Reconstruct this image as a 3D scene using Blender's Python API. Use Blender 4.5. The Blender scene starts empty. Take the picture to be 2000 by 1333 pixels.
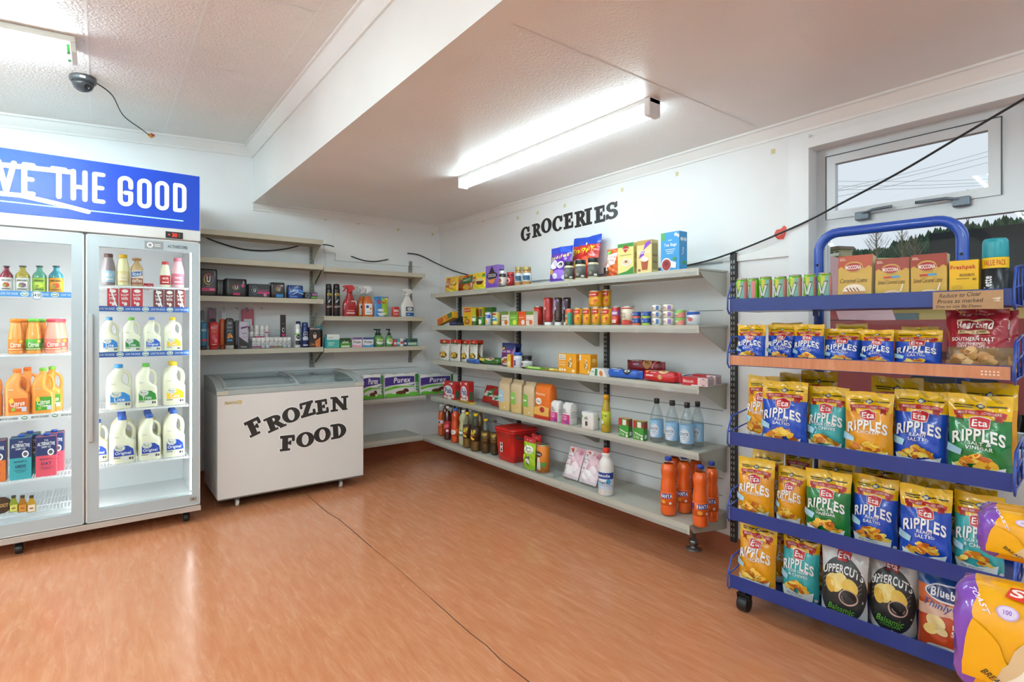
import bpy, bmesh, math, random
from mathutils import Vector, Matrix
from mathutils.geometry import tessellate_polygon
SC = bpy.context.scene
COL = SC.collection
PI = math.pi
# ------------------------------------------------------------------ camera, world, exposure
HC = 1.33                       # lens height
FL, HZ = 1048.0, 637.0          # focal length and horizon in pixels of the 2000 x 1333 frame
YAW = math.atan2(802.0, FL)     # the camera looks between the back wall and the grocery wall
cd = bpy.data.cameras.new('camera'); cam = bpy.data.objects.new('camera', cd); COL.objects.link(cam)
cam.location = (0, 0, HC); cam.rotation_euler = (PI/2, 0, -YAW)
cd.sensor_width = 36.0; cd.lens = 36.0*FL/2000.0; cd.shift_y = -(666.5-HZ)/2000.0
cd.clip_start = .02; cd.clip_end = 400
SC.camera = cam
vs = SC.view_settings; vs.view_transform = 'Standard'; vs.look = 'None'; vs.gamma = 1; vs.use_curve_mapping = False
vs.exposure = 0.42
W = bpy.data.worlds.new('overcast_sky'); SC.world = W; W.use_nodes = True
_n = W.node_tree.nodes; _bg = _n['Background']
_bg.inputs[0].default_value = (.80, .86, .95, 1); _bg.inputs[1].default_value = .72
SC.cycles.max_bounces = 9; SC.cycles.transparent_max_bounces = 24; SC.cycles.use_denoising = True
SC.cycles.sample_clamp_indirect = 6
TUBE_POWER = 82.0             # open tubes on the high ceiling
BATTEN_POWER = 16.5
LAMPC = '#dcf5fb'
#               # ceiling tubes
STRIP_POWER = 13.0               # fridge light strips
# ------------------------------------------------------------------ small helpers
CY, SY = math.cos(YAW), math.sin(YAW)
def ray(px):
    u = (px-1000.0)/FL
    return CY*u+SY, -SY*u+CY
def zat(py, t): return HC+(HZ-py)/FL*t
def onX(px, X):
    rx, ry = ray(px); t = X/rx
    return ry*t, t
def onY(px, Y):
    rx, ry = ray(px); t = Y/ry
    return rx*t, t
def lin(c): return c/12.92 if c <= .04045 else ((c+.055)/1.055)**2.4
_mc = {}
def M(hx, rough=.38, metal=0.0, coat=0.0, trans=0.0, emit=0.0, grain=0.0, spec=.5, alpha=1.0):
    k = (hx, rough, metal, coat, trans, emit, grain, spec, alpha)
    if k in _mc: return _mc[k]
    m = bpy.data.materials.new('paint_'+hx.strip('#')); m.use_nodes = True
    nt = m.node_tree; b = nt.nodes['Principled BSDF']
    h = hx.lstrip('#'); c = [lin(int(h[i:i+2], 16)/255.0) for i in (0, 2, 4)]
    b.inputs['Base Color'].default_value = (*c, 1)
    b.inputs['Roughness'].default_value = rough; b.inputs['Metallic'].default_value = metal
    b.inputs['Coat Weight'].default_value = coat; b.inputs['Transmission Weight'].default_value = trans
    b.inputs['Specular IOR Level'].default_value = spec; b.inputs['Alpha'].default_value = alpha
    if emit:
        b.inputs['Emission Color'].default_value = (*c, 1); b.inputs['Emission Strength'].default_value = emit
    if grain:
        tc = nt.nodes.new('ShaderNodeTexCoord'); nz = nt.nodes.new('ShaderNodeTexNoise'); bp = nt.nodes.new('ShaderNodeBump')
        nz.inputs['Scale'].default_value = 90; nz.inputs['Detail'].default_value = 3
        bp.inputs['Strength'].default_value = grain; bp.inputs['Distance'].default_value = .004
        nt.links.new(tc.outputs['Object'], nz.inputs['Vector']); nt.links.new(nz.outputs[0], bp.inputs['Height']); nt.links.new(bp.outputs[0], b.inputs['Normal'])
    m.diffuse_color = (*c, 1)
    _mc[k] = m
    return m
def glassy(name, tint=(1, 1, 1), gloss=.05, ior=1.45, rough=.02, mul=1.0):
    if name in _mc: return _mc[name]
    m = bpy.data.materials.new(name); m.use_nodes = True; nt = m.node_tree; nt.nodes.clear()
    o = nt.nodes.new('ShaderNodeOutputMaterial'); mx = nt.nodes.new('ShaderNodeMixShader')
    t = nt.nodes.new('ShaderNodeBsdfTransparent'); g = nt.nodes.new('ShaderNodeBsdfGlossy'); f = nt.nodes.new('ShaderNodeFresnel')
    t.inputs[0].default_value = (*tint, 1); g.inputs['Roughness'].default_value = rough; f.inputs[0].default_value = ior
    mm = nt.nodes.new('ShaderNodeMath'); mm.operation = 'MULTIPLY'; mm.inputs[1].default_value = mul
    ge = nt.nodes.new('ShaderNodeNewGeometry'); sb = nt.nodes.new('ShaderNodeMath'); sb.operation = 'SUBTRACT'; sb.inputs[0].default_value = 1.0
    m2 = nt.nodes.new('ShaderNodeMath'); m2.operation = 'MULTIPLY'
    nt.links.new(ge.outputs['Backfacing'], sb.inputs[1]); nt.links.new(sb.outputs[0], m2.inputs[0]); nt.links.new(f.outputs[0], m2.inputs[1]); nt.links.new(m2.outputs[0], mm.inputs[0])
    nt.links.new(mm.outputs[0], mx.inputs[0]); nt.links.new(t.outputs[0], mx.inputs[1]); nt.links.new(g.outputs[0], mx.inputs[2]); nt.links.new(mx.outputs[0], o.inputs[0])
    _mc[name] = m
    return m
GLASS = glassy('clear_glass', (.97, .99, .985), ior=1.4)
DOORGLASS = glassy('fridge_door_glass', (.95, .98, .98), ior=1.35)
LIDGLASS = glassy('freezer_lid_glass', (.82, .88, .90), ior=1.5)
PET = glassy('clear_plastic', (.93, .95, .96), ior=1.35, mul=1.2, rough=.06)
def tag(o, label=None, cat=None, group=None, kind=None):
    if label: o['label'] = label
    if cat: o['category'] = cat
    if group: o['group'] = group
    if kind: o['kind'] = kind
    return o
def empty(name, loc=(0, 0, 0), rz=0.0, label=None, cat=None, group=None):
    o = bpy.data.objects.new(name, None); COL.objects.link(o); o.empty_display_size = .05
    o.location = loc; o.rotation_euler = (0, 0, rz)
    return tag(o, label, cat, group)
# text outlines, cached
_gc = {}
def glyph(s, bold=.0, shear=.0):
    k = (s, bold, shear)
    if k in _gc: return _gc[k]
    cu = bpy.data.curves.new('lettering', 'FONT'); cu.body = s; cu.offset = bold*.55; cu.shear = shear; cu.space_character = 1+bold*2.5; cu.resolution_u = 3
    ob = bpy.data.objects.new('lettering', cu); COL.objects.link(ob)
    dg = bpy.context.evaluated_depsgraph_get(); me = bpy.data.meshes.new_from_object(ob.evaluated_get(dg))
    v = [(p.co.x, p.co.y) for p in me.vertices]; f = [tuple(p.vertices) for p in me.polygons]
    bpy.data.objects.remove(ob); bpy.data.curves.remove(cu); bpy.data.meshes.remove(me)
    if not v: v = [(0, 0), (1, 0), (0, 1)]; f = []
    x0 = min(p[0] for p in v); x1 = max(p[0] for p in v); y0 = min(p[1] for p in v); y1 = max(p[1] for p in v)
    w = max(x1-x0, 1e-4); h = max(y1-y0, 1e-4)
    _gc[k] = ([((p[0]-x0)/w-.5, (p[1]-y0)/h-.5) for p in v], f, w/h)
    return _gc[k]
class MB:
    def __init__(s): s.v = []; s.f = []; s.fm = []; s.sm = []; s.mats = []
    def mi(s, m):
        if isinstance(m, str): m = M(m)
        for i, x in enumerate(s.mats):
            if x is m: return i
        s.mats.append(m); return len(s.mats)-1
    def add(s, v, f, m, smooth=False, T=None):
        b = len(s.v)
        s.v += [tuple(T @ Vector(p)) if T else tuple(p) for p in v]
        k = s.mi(m) if not isinstance(m, list) else None
        for i, q in enumerate(f):
            s.f.append(tuple(b+j for j in q)); s.fm.append(s.mi(m[i]) if k is None else k); s.sm.append(smooth)
        return s
    def box(s, x0, x1, y0, y1, z0, z1, m, bev=0.0, T=None):
        if bev:
            bm = bmesh.new(); bmesh.ops.create_cube(bm, size=1)
            for p in bm.verts: p.co = Vector(((x0+x1)/2+p.co.x*(x1-x0), (y0+y1)/2+p.co.y*(y1-y0), (z0+z1)/2+p.co.z*(z1-z0)))
            bmesh.ops.bevel(bm, geom=bm.edges[:]+bm.verts[:], offset=bev, segments=2, affect='EDGES', profile=.5)
            bm.verts.index_update()
            s.add([p.co[:] for p in bm.verts], [[p.index for p in q.verts] for q in bm.faces], m, False, T); bm.free()
        else:
            s.add([(x0,y0,z0),(x1,y0,z0),(x1,y1,z0),(x0,y1,z0),(x0,y0,z1),(x1,y0,z1),(x1,y1,z1),(x0,y1,z1)],
                  [(0,3,2,1),(4,5,6,7),(0,1,5,4),(1,2,6,5),(2,3,7,6),(3,0,4,7)], m, False, T)
        return s
    def lathe(s, prof, m, n=24, sx=1.0, sy=1.0, T=None, c=(0, 0)):
        """prof: (radius, z) pairs; m one material or one per segment"""
        v = []; f = []; ms = []
        for r, z in prof:
            for i in range(n):
                a = 2*PI*i/n; v.append((c[0]+r*sx*math.cos(a), c[1]+r*sy*math.sin(a), z))
        for k in range(len(prof)-1):
            for i in range(n):
                j = (i+1) % n; f.append((k*n+i, k*n+j, (k+1)*n+j, (k+1)*n+i)); ms.append(m[k] if isinstance(m, list) else m)
        s.add(v, f, ms, True, T)
        mb = m[0] if isinstance(m, list) else m; mt = m[-1] if isinstance(m, list) else m
        b = len(s.v)-len(v)
        if prof[0][0] > 1e-5: s.f.append(tuple(b+i for i in reversed(range(n)))); s.fm.append(s.mi(mb)); s.sm.append(False)
        if prof[-1][0] > 1e-5: s.f.append(tuple(b+(len(prof)-1)*n+i for i in range(n))); s.fm.append(s.mi(mt)); s.sm.append(False)
        return s
    def loft(s, rings, m, cap=True, T=None, smooth=True):
        n = len(rings[0]); v = [p for r in rings for p in r]; f = []
        ms = [] if isinstance(m, list) else None
        for k in range(len(rings)-1):
            for i in range(n):
                j = (i+1) % n; f.append((k*n+i, k*n+j, (k+1)*n+j, (k+1)*n+i))
                if ms is not None: ms.append(m[k])
        s.add(v, f, ms if ms is not None else m, smooth, T)
        if cap:
            b = len(s.v)-len(v); k0 = m[0] if ms is not None else m; k1 = m[-1] if ms is not None else m
            s.f.append(tuple(b+i for i in reversed(range(n)))); s.fm.append(s.mi(k0)); s.sm.append(False)
            s.f.append(tuple(b+(len(rings)-1)*n+i for i in range(n))); s.fm.append(s.mi(k1)); s.sm.append(False)
        return s
    def tube(s, pts, r, m, n=8, closed=False, T=None):
        P = [Vector(p) for p in pts]; K = len(P); rings = []
        up = None
        for i in range(K):
            if closed: d = P[(i+1) % K]-P[i-1]
            else: d = P[min(i+1, K-1)]-P[max(i-1, 0)]
            d.normalize()
            if up is None:
                up = Vector((0, 0, 1)) if abs(d.z) < .9 else Vector((1, 0, 0))
            a = d.cross(up)
            if a.length < 1e-4: a = d.cross(Vector((.3, 1, .2)))
            a.normalize(); b = a.cross(d); up = b
            rr = r[i] if isinstance(r, (list, tuple)) else r
            rings.append([tuple(P[i]+a*rr*math.cos(2*PI*k/n)+b*rr*math.sin(2*PI*k/n)) for k in range(n)])
        if closed: rings.append(rings[0])
        return s.loft(rings, m, not closed, T)
    def grid(s, fn, us, vs_, mf, smooth=True, flip=False, T=None):
        nu = len(us); v = [tuple(fn(u, w)) for w in vs_ for u in us]; f = []; ms = []
        for j in range(len(vs_)-1):
            for i in range(nu-1):
                q = (j*nu+i, j*nu+i+1, (j+1)*nu+i+1, (j+1)*nu+i)
                f.append(tuple(reversed(q)) if flip else q)
                ms.append(mf((us[i]+us[i+1])/2, (vs_[j]+vs_[j+1])/2) if callable(mf) else mf)
        return s.add(v, f, ms, smooth, T)
    def prism(s, poly, y0, y1, m, T=None):
        """poly in x,z, extruded along y"""
        n = len(poly); v = [(p[0], y0, p[1]) for p in poly]+[(p[0], y1, p[1]) for p in poly]
        tri = tessellate_polygon([[Vector((p[0], p[1], 0)) for p in poly]])
        f = [tuple(t) for t in tri]+[tuple(n+i for i in reversed(t)) for t in tri]+[(i, (i+1) % n, n+(i+1) % n, n+i) for i in range(n)]
        return s.add(v, f, m, False, T)
    def gfx(s, surf, Wd, Ht, items, off=.0007, step=.00022, T=None, maxe=None):
        """prints on a surface: surf(x,y) -> point, normal, x and y from 0 to 1 across the face"""
        for it in items:
            k = it[0]; pts = []; tris = []
            if k == 't':
                _, txt, cx, cy, w, h, m = it[:7]; o = it[7] if len(it) > 7 else {}
                g, gf, asp = glyph(txt, o.get('b', .0), o.get('s', .0))
                if h is None: h = w*Wd/asp/Ht
                if w is None: w = h*Ht*asp/Wd
                a = o.get('arc', 0.0); rt = o.get('rot', 0.0); ca, sa = math.cos(rt), math.sin(rt); big = o.get('grow', 0.0)
                for x, y in g:
                    yy = y*(1+big*x*2)
                    X, Y = x*w*Wd, yy*h*Ht
                    X, Y = X*ca-Y*sa, X*sa+Y*ca
                    pts.append((cx+X/Wd, cy+Y/Ht-a*4*x*x)); 
                tris = gf
            elif k == 'r':
                _, x0, y0, x1, y1, m = it[:6]; nx = max(1, int(abs(x1-x0)*16), int(abs(x1-x0)*Wd/maxe) if maxe else 0); ny = max(1, int(abs(y1-y0)*16), int(abs(y1-y0)*Ht/maxe) if maxe else 0)
                arc = it[6] if len(it) > 6 else 0
                for j in range(ny+1):
                    for i in range(nx+1):
                        q = i/nx
                        pts.append((x0+(x1-x0)*q, y0+(y1-y0)*j/ny-arc*(2*q-1)**2))
                tris = [(j*(nx+1)+i, j*(nx+1)+i+1, (j+1)*(nx+1)+i+1, (j+1)*(nx+1)+i) for j in range(ny) for i in range(nx)]
            elif k == 'e':
                _, cx, cy, rx, ry, m = it[:6]; n = 36 if rx > .3 else 20; R = 7 if rx > .3 else (3 if rx > .12 else 1); rt = it[6] if len(it) > 6 else 0
                pts.append((cx, cy))
                for q in range(1, R+1):
                    for i in range(n):
                        a = 2*PI*i/n; X = rx*q/R*math.cos(a)*Wd; Y = ry*q/R*math.sin(a)*Ht
                        pts.append((cx+(X*math.cos(rt)-Y*math.sin(rt))/Wd, cy+(X*math.sin(rt)+Y*math.cos(rt))/Ht))
                tris = [(0, 1+i, 1+(i+1) % n) for i in range(n)]
                for q in range(R-1):
                    b = 1+q*n; tris += [(b+i, b+n+i, b+n+(i+1) % n, b+(i+1) % n) for i in range(n)]
            elif k == 'p':
                _, pl, m = it[:3]; pts = list(pl)
                tris = [tuple(t) for t in tessellate_polygon([[Vector((p[0]*Wd, p[1]*Ht, 0)) for p in pl]])]
            elif k == 'chips':
                _, cx, cy, w, h, seed = it[:6]; rg = random.Random(seed); pal = it[6] if len(it) > 6 else ('#f2b630', '#d67f1a', '#f9d765', '#c2611a', '#f4c043', '#e39a26')
                sub = []
                for i in range(34):
                    q = rg.uniform(-1, 1); hh = rg.uniform(0, 1)
                    sub.append(('e', cx+q*w*.40*(1-.45*hh), cy-h*.35+hh*h*.7*(1-.4*q*q), w*rg.uniform(.07, .125), h*rg.uniform(.09, .165), pal[(i*7+i//5) % len(pal)], rg.uniform(-.7, .7)))
                s.gfx(surf, Wd, Ht, sub, off, step*.35, T, maxe); off += step*5
                continue
            off += step
            if maxe and k in 'tp':
                todo = [(q[0], q[i], q[i+1]) for q in tris for i in range(1, len(q)-1)]; tris = []; cap = 4000
                mid = {}
                while todo:
                    a, b, c = todo.pop(); L = [(math.hypot((pts[i][0]-pts[j][0])*Wd, (pts[i][1]-pts[j][1])*Ht), i, j, o) for i, j, o in ((a, b, c), (b, c, a), (c, a, b))]
                    l, i, j, o = max(L)
                    if l < maxe or len(tris)+len(todo) > cap: tris.append((a, b, c)); continue
                    key = (min(i, j), max(i, j))
                    if key not in mid: pts.append(((pts[i][0]+pts[j][0])/2, (pts[i][1]+pts[j][1])/2)); mid[key] = len(pts)-1
                    h = mid[key]; todo += [(i, h, o), (h, j, o)]
            v = []
            for x, y in pts:
                p, nn = surf(min(max(x, -.02), 1.02), min(max(y, -.02), 1.02)); v.append(Vector(p)+Vector(nn)*off)
            s.add(v, tris, m, True, T)
        return s
    def build(s, name, parent=None, loc=None, rot=None):
        me = bpy.data.meshes.new(name); me.from_pydata(s.v, [], s.f)
        for m in s.mats: me.materials.append(m)
        me.polygons.foreach_set('material_index', s.fm); me.polygons.foreach_set('use_smooth', s.sm)
        me.validate(); me.update()
        o = bpy.data.objects.new(name, me); COL.objects.link(o)
        if parent: o.parent = parent
        if loc: o.location = loc
        if rot: o.rotation_euler = rot
        return o
def front_of(w, d, h, z=0.0): return lambda x, y: (((x-.5)*w, -d/2, z+y*h), (0, -1, 0))
def right_of(w, d, h, z=0.0): return lambda x, y: ((w/2, (x-.5)*d, z+y*h), (1, 0, 0))
def left_of(w, d, h, z=0.0): return lambda x, y: ((-w/2, (.5-x)*d, z+y*h), (-1, 0, 0))
def top_of(w, d, h): return lambda x, y: (((x-.5)*w, (y-.5)*d, h), (0, 0, 1))
def round_of(r, z0, z1, span=PI, sx=1.0, sy=1.0, r1=None):
    r1 = r if r1 is None else r1
    def f(x, y):
        a = (x-.5)*span; q = r+(r1-r)*y
        return ((q*sx*math.sin(a), -q*sy*math.cos(a), z0+y*(z1-z0)), (math.sin(a), -math.cos(a), 0))
    return f
def lin_space(a, b, n): return [a+(b-a)*i/n for i in range(n+1)]
def superell(cx, cy, rx, ry, z, n=28, e=3.0):
    out = []
    for i in range(n):
        a = 2*PI*i/n; c, q = math.cos(a), math.sin(a)
        out.append((cx+rx*math.copysign(abs(c)**(2/e), c), cy+ry*math.copysign(abs(q)**(2/e), q), z))
    return out
# ------------------------------------------------------------------ room materials
def node_mat(name):
    m = bpy.data.materials.new(name); m.use_nodes = True
    return m, m.node_tree, m.node_tree.nodes['Principled BSDF'], m.node_tree.links
def wall_material(name, col, rough, scale, bump, dist, detail=4, mottled=0.06):
    m, nt, b, L = node_mat(name)
    tc = nt.nodes.new('ShaderNodeTexCoord'); nz = nt.nodes.new('ShaderNodeTexNoise'); nz.inputs['Scale'].default_value = scale; nz.inputs['Detail'].default_value = detail
    bp = nt.nodes.new('ShaderNodeBump'); bp.inputs['Strength'].default_value = bump; bp.inputs['Distance'].default_value = dist
    n2 = nt.nodes.new('ShaderNodeTexNoise'); n2.inputs['Scale'].default_value = 1.7; n2.inputs['Detail'].default_value = 5
    cr = nt.nodes.new('ShaderNodeValToRGB'); c = [lin(int(col[i:i+2], 16)/255) for i in (1, 3, 5)]
    cr.color_ramp.elements[0].position = .3; cr.color_ramp.elements[1].position = .7
    cr.color_ramp.elements[0].color = (*[q*(1-mottled) for q in c], 1); cr.color_ramp.elements[1].color = (*c, 1)
    L.new(tc.outputs['Object'], nz.inputs['Vector']); L.new(tc.outputs['Object'], n2.inputs['Vector'])
    L.new(nz.outputs[0], bp.inputs['Height']); L.new(bp.outputs[0], b.inputs['Normal'])
    L.new(n2.outputs[0], cr.inputs[0]); L.new(cr.outputs[0], b.inputs['Base Color'])
    b.inputs['Roughness'].default_value = rough
    return m
WALL = wall_material('white_painted_wall', '#eff0f0', .45, 60, .12, .003)
CEIL = wall_material('textured_low_ceiling', '#f1eeec', .32, 90, .28, .004, 2)
TILE = wall_material('embossed_ceiling_tile', '#f1eeeb', .5, 75, .8, .008, 1)
TRIM = wall_material('white_gloss_trim', '#f0f0ee', .35, 20, .05, .002)
def floor_material():
    m, nt, b, L = node_mat('marbled_red_vinyl')
    tc = nt.nodes.new('ShaderNodeTexCoord'); mp = nt.nodes.new('ShaderNodeMapping'); mp.inputs['Scale'].default_value = (15, 2.2, 1)
    n1 = nt.nodes.new('ShaderNodeTexNoise'); n1.inputs['Scale'].default_value = 2.2; n1.inputs['Detail'].default_value = 9; n1.inputs['Roughness'].default_value = .65; n1.inputs['Distortion'].default_value = .5
    cr = nt.nodes.new('ShaderNodeValToRGB'); E = cr.color_ramp.elements
    def q(h): return (*[lin(int(h[i:i+2], 16)/255) for i in (1, 3, 5)], 1)
    E[0].position = .25; E[0].color = q('#c0774f'); E[1].position = .75; E[1].color = q('#d69c77')
    for p, h in ((.40, '#c98059'), (.52, '#cd875f'), (.62, '#d28f69')):
        e = E.new(p); e.color = q(h)
    L.new(tc.outputs['Object'], mp.inputs['Vector']); L.new(mp.outputs[0], n1.inputs['Vector']); L.new(n1.outputs[0], cr.inputs[0]); L.new(cr.outputs[0], b.inputs['Base Color'])
    m2 = nt.nodes.new('ShaderNodeMapping'); m2.inputs['Scale'].default_value = (12, 2.6, 1)
    n2 = nt.nodes.new('ShaderNodeTexNoise'); n2.inputs['Scale'].default_value = 1.6; n2.inputs['Detail'].default_value = 12; n2.inputs['Roughness'].default_value = .7; n2.inputs['Distortion'].default_value = 1.2
    r2 = nt.nodes.new('ShaderNodeValToRGB'); r2.color_ramp.elements[0].position = .58; r2.color_ramp.elements[1].position = .70
    mx = nt.nodes.new('ShaderNodeMixRGB'); mx.inputs[2].default_value = q('#e4b392')
    ml = nt.nodes.new('ShaderNodeMath'); ml.operation = 'MULTIPLY'; ml.inputs[1].default_value = .38
    L.new(tc.outputs['Object'], m2.inputs['Vector']); L.new(m2.outputs[0], n2.inputs['Vector']); L.new(n2.outputs[0], r2.inputs[0]); L.new(r2.outputs[0], ml.inputs[0]); L.new(ml.outputs[0], mx.inputs[0])
    L.new(cr.outputs[0], mx.inputs[1]); L.new(mx.outputs[0], b.inputs['Base Color'])
    b.inputs['Roughness'].default_value = .21
    b.inputs['Specular IOR Level'].default_value = .5
    return m
FLOORM = floor_material()
# ------------------------------------------------------------------ room shell
XR, YB = 2.90, 5.08                 # grocery wall, back wall
XL, YF = -3.4, -3.2                 # walls behind the lens
ZL = 2.405                          # low ceiling
XB = 1.045                          # step in the ceiling
def zhigh(x): return 2.885+.062*(x-XB)
def st(name, mb, parent=None, label=None):
    o = mb.build(name, parent)
    if not parent: o['kind'] = 'structure'
    return o
st('floor', MB().box(XL-.1, XR+.12, YF-.1, YB+.1, -.1, 0, FLOORM))
st('wall_back', MB().box(XL-.1, XR+.12, YB, YB+.1, 0, 3.0, WALL))
st('wall_left', MB().box(XL-.1, XL, YF-.1, YB, 0, 2.75, WALL))
# window opening in the grocery wall
WY0, WY1, WZ0, WZ1 = -.72, 1.262, .84, 2.245
st('wall_right', MB().box(XR, XR+.12, WY1, YB, 0, 3, WALL).box(XR, XR+.12, YF, WY0, 0, 3, WALL).box(XR, XR+.12, WY0, WY1, 0, WZ0, WALL).box(XR, XR+.12, WY0, WY1, WZ1, 3, WALL))
# shop front behind the lens: solid below and above a wide window
st('wall_front', MB().box(XL, XR+.12, YF-.1, YF, 0, .7, WALL).box(XL, XR+.12, YF-.1, YF, 2.3, 3, WALL).box(XL, -2.6, YF-.1, YF, .7, 2.3, WALL).box(2.3, XR+.12, YF-.1, YF, .7, 2.3, WALL))
mb = MB()
mb.box(XL-.1, XR+.12, YF-.1, YB+.1, 3.0, 3.1, WALL)                         # roof slab over everything
st('roof', mb)
v = [(XL, YF, zhigh(XL)), (XB, YF, zhigh(XB)), (XB, YB, zhigh(XB)), (XL, YB, zhigh(XL))]
st('ceiling', MB().add(v+[(a, b, c+.03) for a, b, c in v], [(0, 3, 2, 1), (4, 5, 6, 7), (0, 1, 5, 4), (1, 2, 6, 5), (2, 3, 7, 6), (3, 0, 4, 7)], TILE))
st('ceiling_low', MB().box(XB+.02, XR, YF, YB, ZL, ZL+.05, CEIL))
st('wall_bulkhead', MB().box(XB, XB+.05, YF, YB, ZL-.003, 2.93, TRIM))
st('trim_1', MB().box(XB-.006, XB+.10, YF, YB, ZL-.012, ZL-.001, TRIM))          # flat board under the step
def cornice(path_fn, a, b, n=1):
    prof = [(0, 0), (0, -.085), (.012, -.085), (.016, -.07), (.03, -.05), (.05, -.022), (.056, -.016), (.07, -.014), (.07, 0)]
    m = MB(); m.loft([[path_fn(t, p, q) for p, q in prof] for t in (a, b)], TRIM, True, None, False)
    return m
st('trim_2', cornice(lambda t, p, q: (t, YB-p, zhigh(t)+q), XL, XB))
st('trim_3', cornice(lambda t, p, q: (XB-p*1.1, t, zhigh(XB)+q*1.1), YF, YB))
st('trim_4', cornice(lambda t, p, q: (t, YB-p*.8, ZL+q*.8), XB, XR))
st('trim_5', cornice(lambda t, p, q: (XR-p*.8, t, ZL+q*.8), YF, YB))
# joints of the high ceiling tiles and cover strips of the low ceiling
mb = MB()
def cstrip(x0, y0, x1, y1, w, hi=True):
    d = Vector((x1-x0, y1-y0, 0)); d.normalize(); nn = Vector((-d.y, d.x, 0))*w/2
    z = (lambda x: zhigh(x)-.0015) if hi else (lambda x: ZL-.0015)
    mb.add([(x0-nn.x, y0-nn.y, z(x0)), (x1-nn.x, y1-nn.y, z(x1)), (x1+nn.x, y1+nn.y, z(x1)), (x0+nn.x, y0+nn.y, z(x0))], [(0, 1, 2, 3)], TRIM)
for i, x in enumerate((-3.12, -2.67, -2.22, -1.77, -1.32, -.96, -.51, -.06, .39, .84)):
    cstrip(x, YF, x, YB-.06, .012)
    for k in range(9):
        y = YB-.6-.9*k-(.45 if i % 2 else 0)
        if y > YF: cstrip(x, y, min(x+.45, XB-.08), y, .006)
st('trim_6', mb)
mb = MB(); cstrip(XB+.1, 1.52, XR-.06, 1.50, .012, False); cstrip(XB+.1, 3.95, XR-.06, 3.95, .006, False)
st('trim_7', mb)
# coved vinyl skirting
SK = M('#9c5638', .35)
st('baseboard_back', MB().box(XL, XR, YB-.012, YB, 0, .13, SK))
st('baseboard_right', MB().box(XR-.012, XR, YF, YB-.012, 0, .11, SK))
# lining boards on the back wall
mb = MB()
def bw(pl, pr, y0, y1, th=.012, m=TRIM):
    x0, t0 = onY(pl, YB-th); x1, t1 = onY(pr, YB-th); zt = zat(y0, t0); zb = zat(y1, t0)
    mb.box(x0, x1, YB-th, YB, zb, zt, m)
bw(655, 822, 487, 509, .02); bw(636, 648, 452, 640, .008); bw(648, 816, 509, 600, .006); bw(634, 655, 478, 493, .024); bw(652, 818, 688, 702, .012)
bw(392, 608, 592, 599, .008); bw(640, 818, 720, 725, .02)
st('trim_8', mb)
mb = MB()
for z in (.33, .43, .74, .83, 1.42, 1.7):
    mb.box(XR-.006, XR, 1.75, 4.95, z, z+.004, M('#9d9fa2', .6))
mb.box(XR-.014, XR, 1.30, 1.66, 1.70, 1.745, TRIM); mb.box(XR-.010, XR, 1.40, 1.66, 1.33, 1.345, TRIM)
mb.box(XR-.012, XR, 1.70, 4.95, 1.71, 1.735, TRIM)
st('trim_9', mb)
# window casing, reveal and frame
mb = MB(); CA = M('#eef0f1', .3)
mb.box(XR-.018, XR, WY1, WY1+.10, WZ0-.1, WZ1+.07, CA).box(XR-.018, XR, WY0-.1, WY1+.0, WZ1, WZ1+.05, CA).box(XR-.05, XR+.1, WY0-.1, WY1+.1, WZ0-.03, WZ0, CA)
st('trim_10', mb)
ALU = M('#c9cbcd', .35, .25)
XW = XR+.075
mb = MB()
mb.box(XW, XW+.04, WY1-.05, WY1, WZ0, WZ1, ALU).box(XW, XW+.04, WY0, WY0+.05, WZ0, WZ1, ALU).box(XW, XW+.04, WY0+.05, WY1-.05, WZ1-.045, WZ1, ALU)
mb.box(XW, XW+.04, WY0+.05, WY1-.05, WZ0, WZ0+.05, ALU).box(XW-.006, XW+.04, WY0+.05, WY1-.05, 1.80, 1.875, ALU).box(XW-.004, XW+.04, .45, .53, 1.875, WZ1-.045, ALU).box(XW-.004, XW+.04, -.1, -.05, WZ0+.05, 1.80, ALU)
wf = st('window_1', mb)
for y0, y1, nm in ((.53, WY1-.05, 'sash'), (WY0+.05, .45, 'sash')):
    q = MB(); z0, z1 = 1.875, WZ1-.045
    q.box(XW-.015, XW+.02, y0, y0+.045, z0, z1, ALU).box(XW-.015, XW+.02, y1-.045, y1, z0, z1, ALU).box(XW-.015, XW+.02, y0+.045, y1-.045, z0, z0+.04, ALU).box(XW-.015, XW+.02, y0+.045, y1-.045, z1-.045, z1, ALU)
    q.box(XW-.018, XW-.014, y0+.0, y0+.004, z0, z1, '#3a3c40').box(XW-.018, XW-.014, y1-.004, y1, z0, z1, '#3a3c40').box(XW-.018, XW-.014, y0, y1, z1-.004, z1, '#3a3c40')
    so = st(nm, q, wf)
    MB().box(XW, XW+.004, y0+.045, y1-.045, z0+.04, z1-.045, GLASS).build('pane', so)
    for yy in ((1.04, .66) if y0 > 0 else (.2,)):
        sg = 1 if yy > .9 else 1
        h = MB().box(XW-.04, XW-.012, yy-.03, yy+.03, z0-.028, z0+.012, M('#6d7680', .4, .6), .004)
        h.tube([(XW-.032, yy, z0), (XW-.045, yy+.05*sg if yy < .9 else yy-.05, z0+.012), (XW-.047, yy+.16 if yy < .9 else yy-.13, z0+.014)], .007, M('#6d7680', .4, .6))
        h.build('window_latch', so)
MB().box(XW+.01, XW+.014, WY0+.05, -.1, WZ0+.05, 1.80, GLASS).box(XW+.01, XW+.014, -.05, WY1-.05, WZ0+.05, 1.80, GLASS).build('pane', wf)
mb = MB(); mb.box(-2.6, 2.3, YF-.07, YF-.03, .7, .76, ALU).box(-2.6, 2.3, YF-.07, YF-.03, 2.24, 2.3, ALU)
for x in (-2.6, -1.0, .6, 2.24): mb.box(x, x+.06, YF-.07, YF-.03, .76, 2.24, ALU)
w2 = st('window_2', mb)
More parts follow.
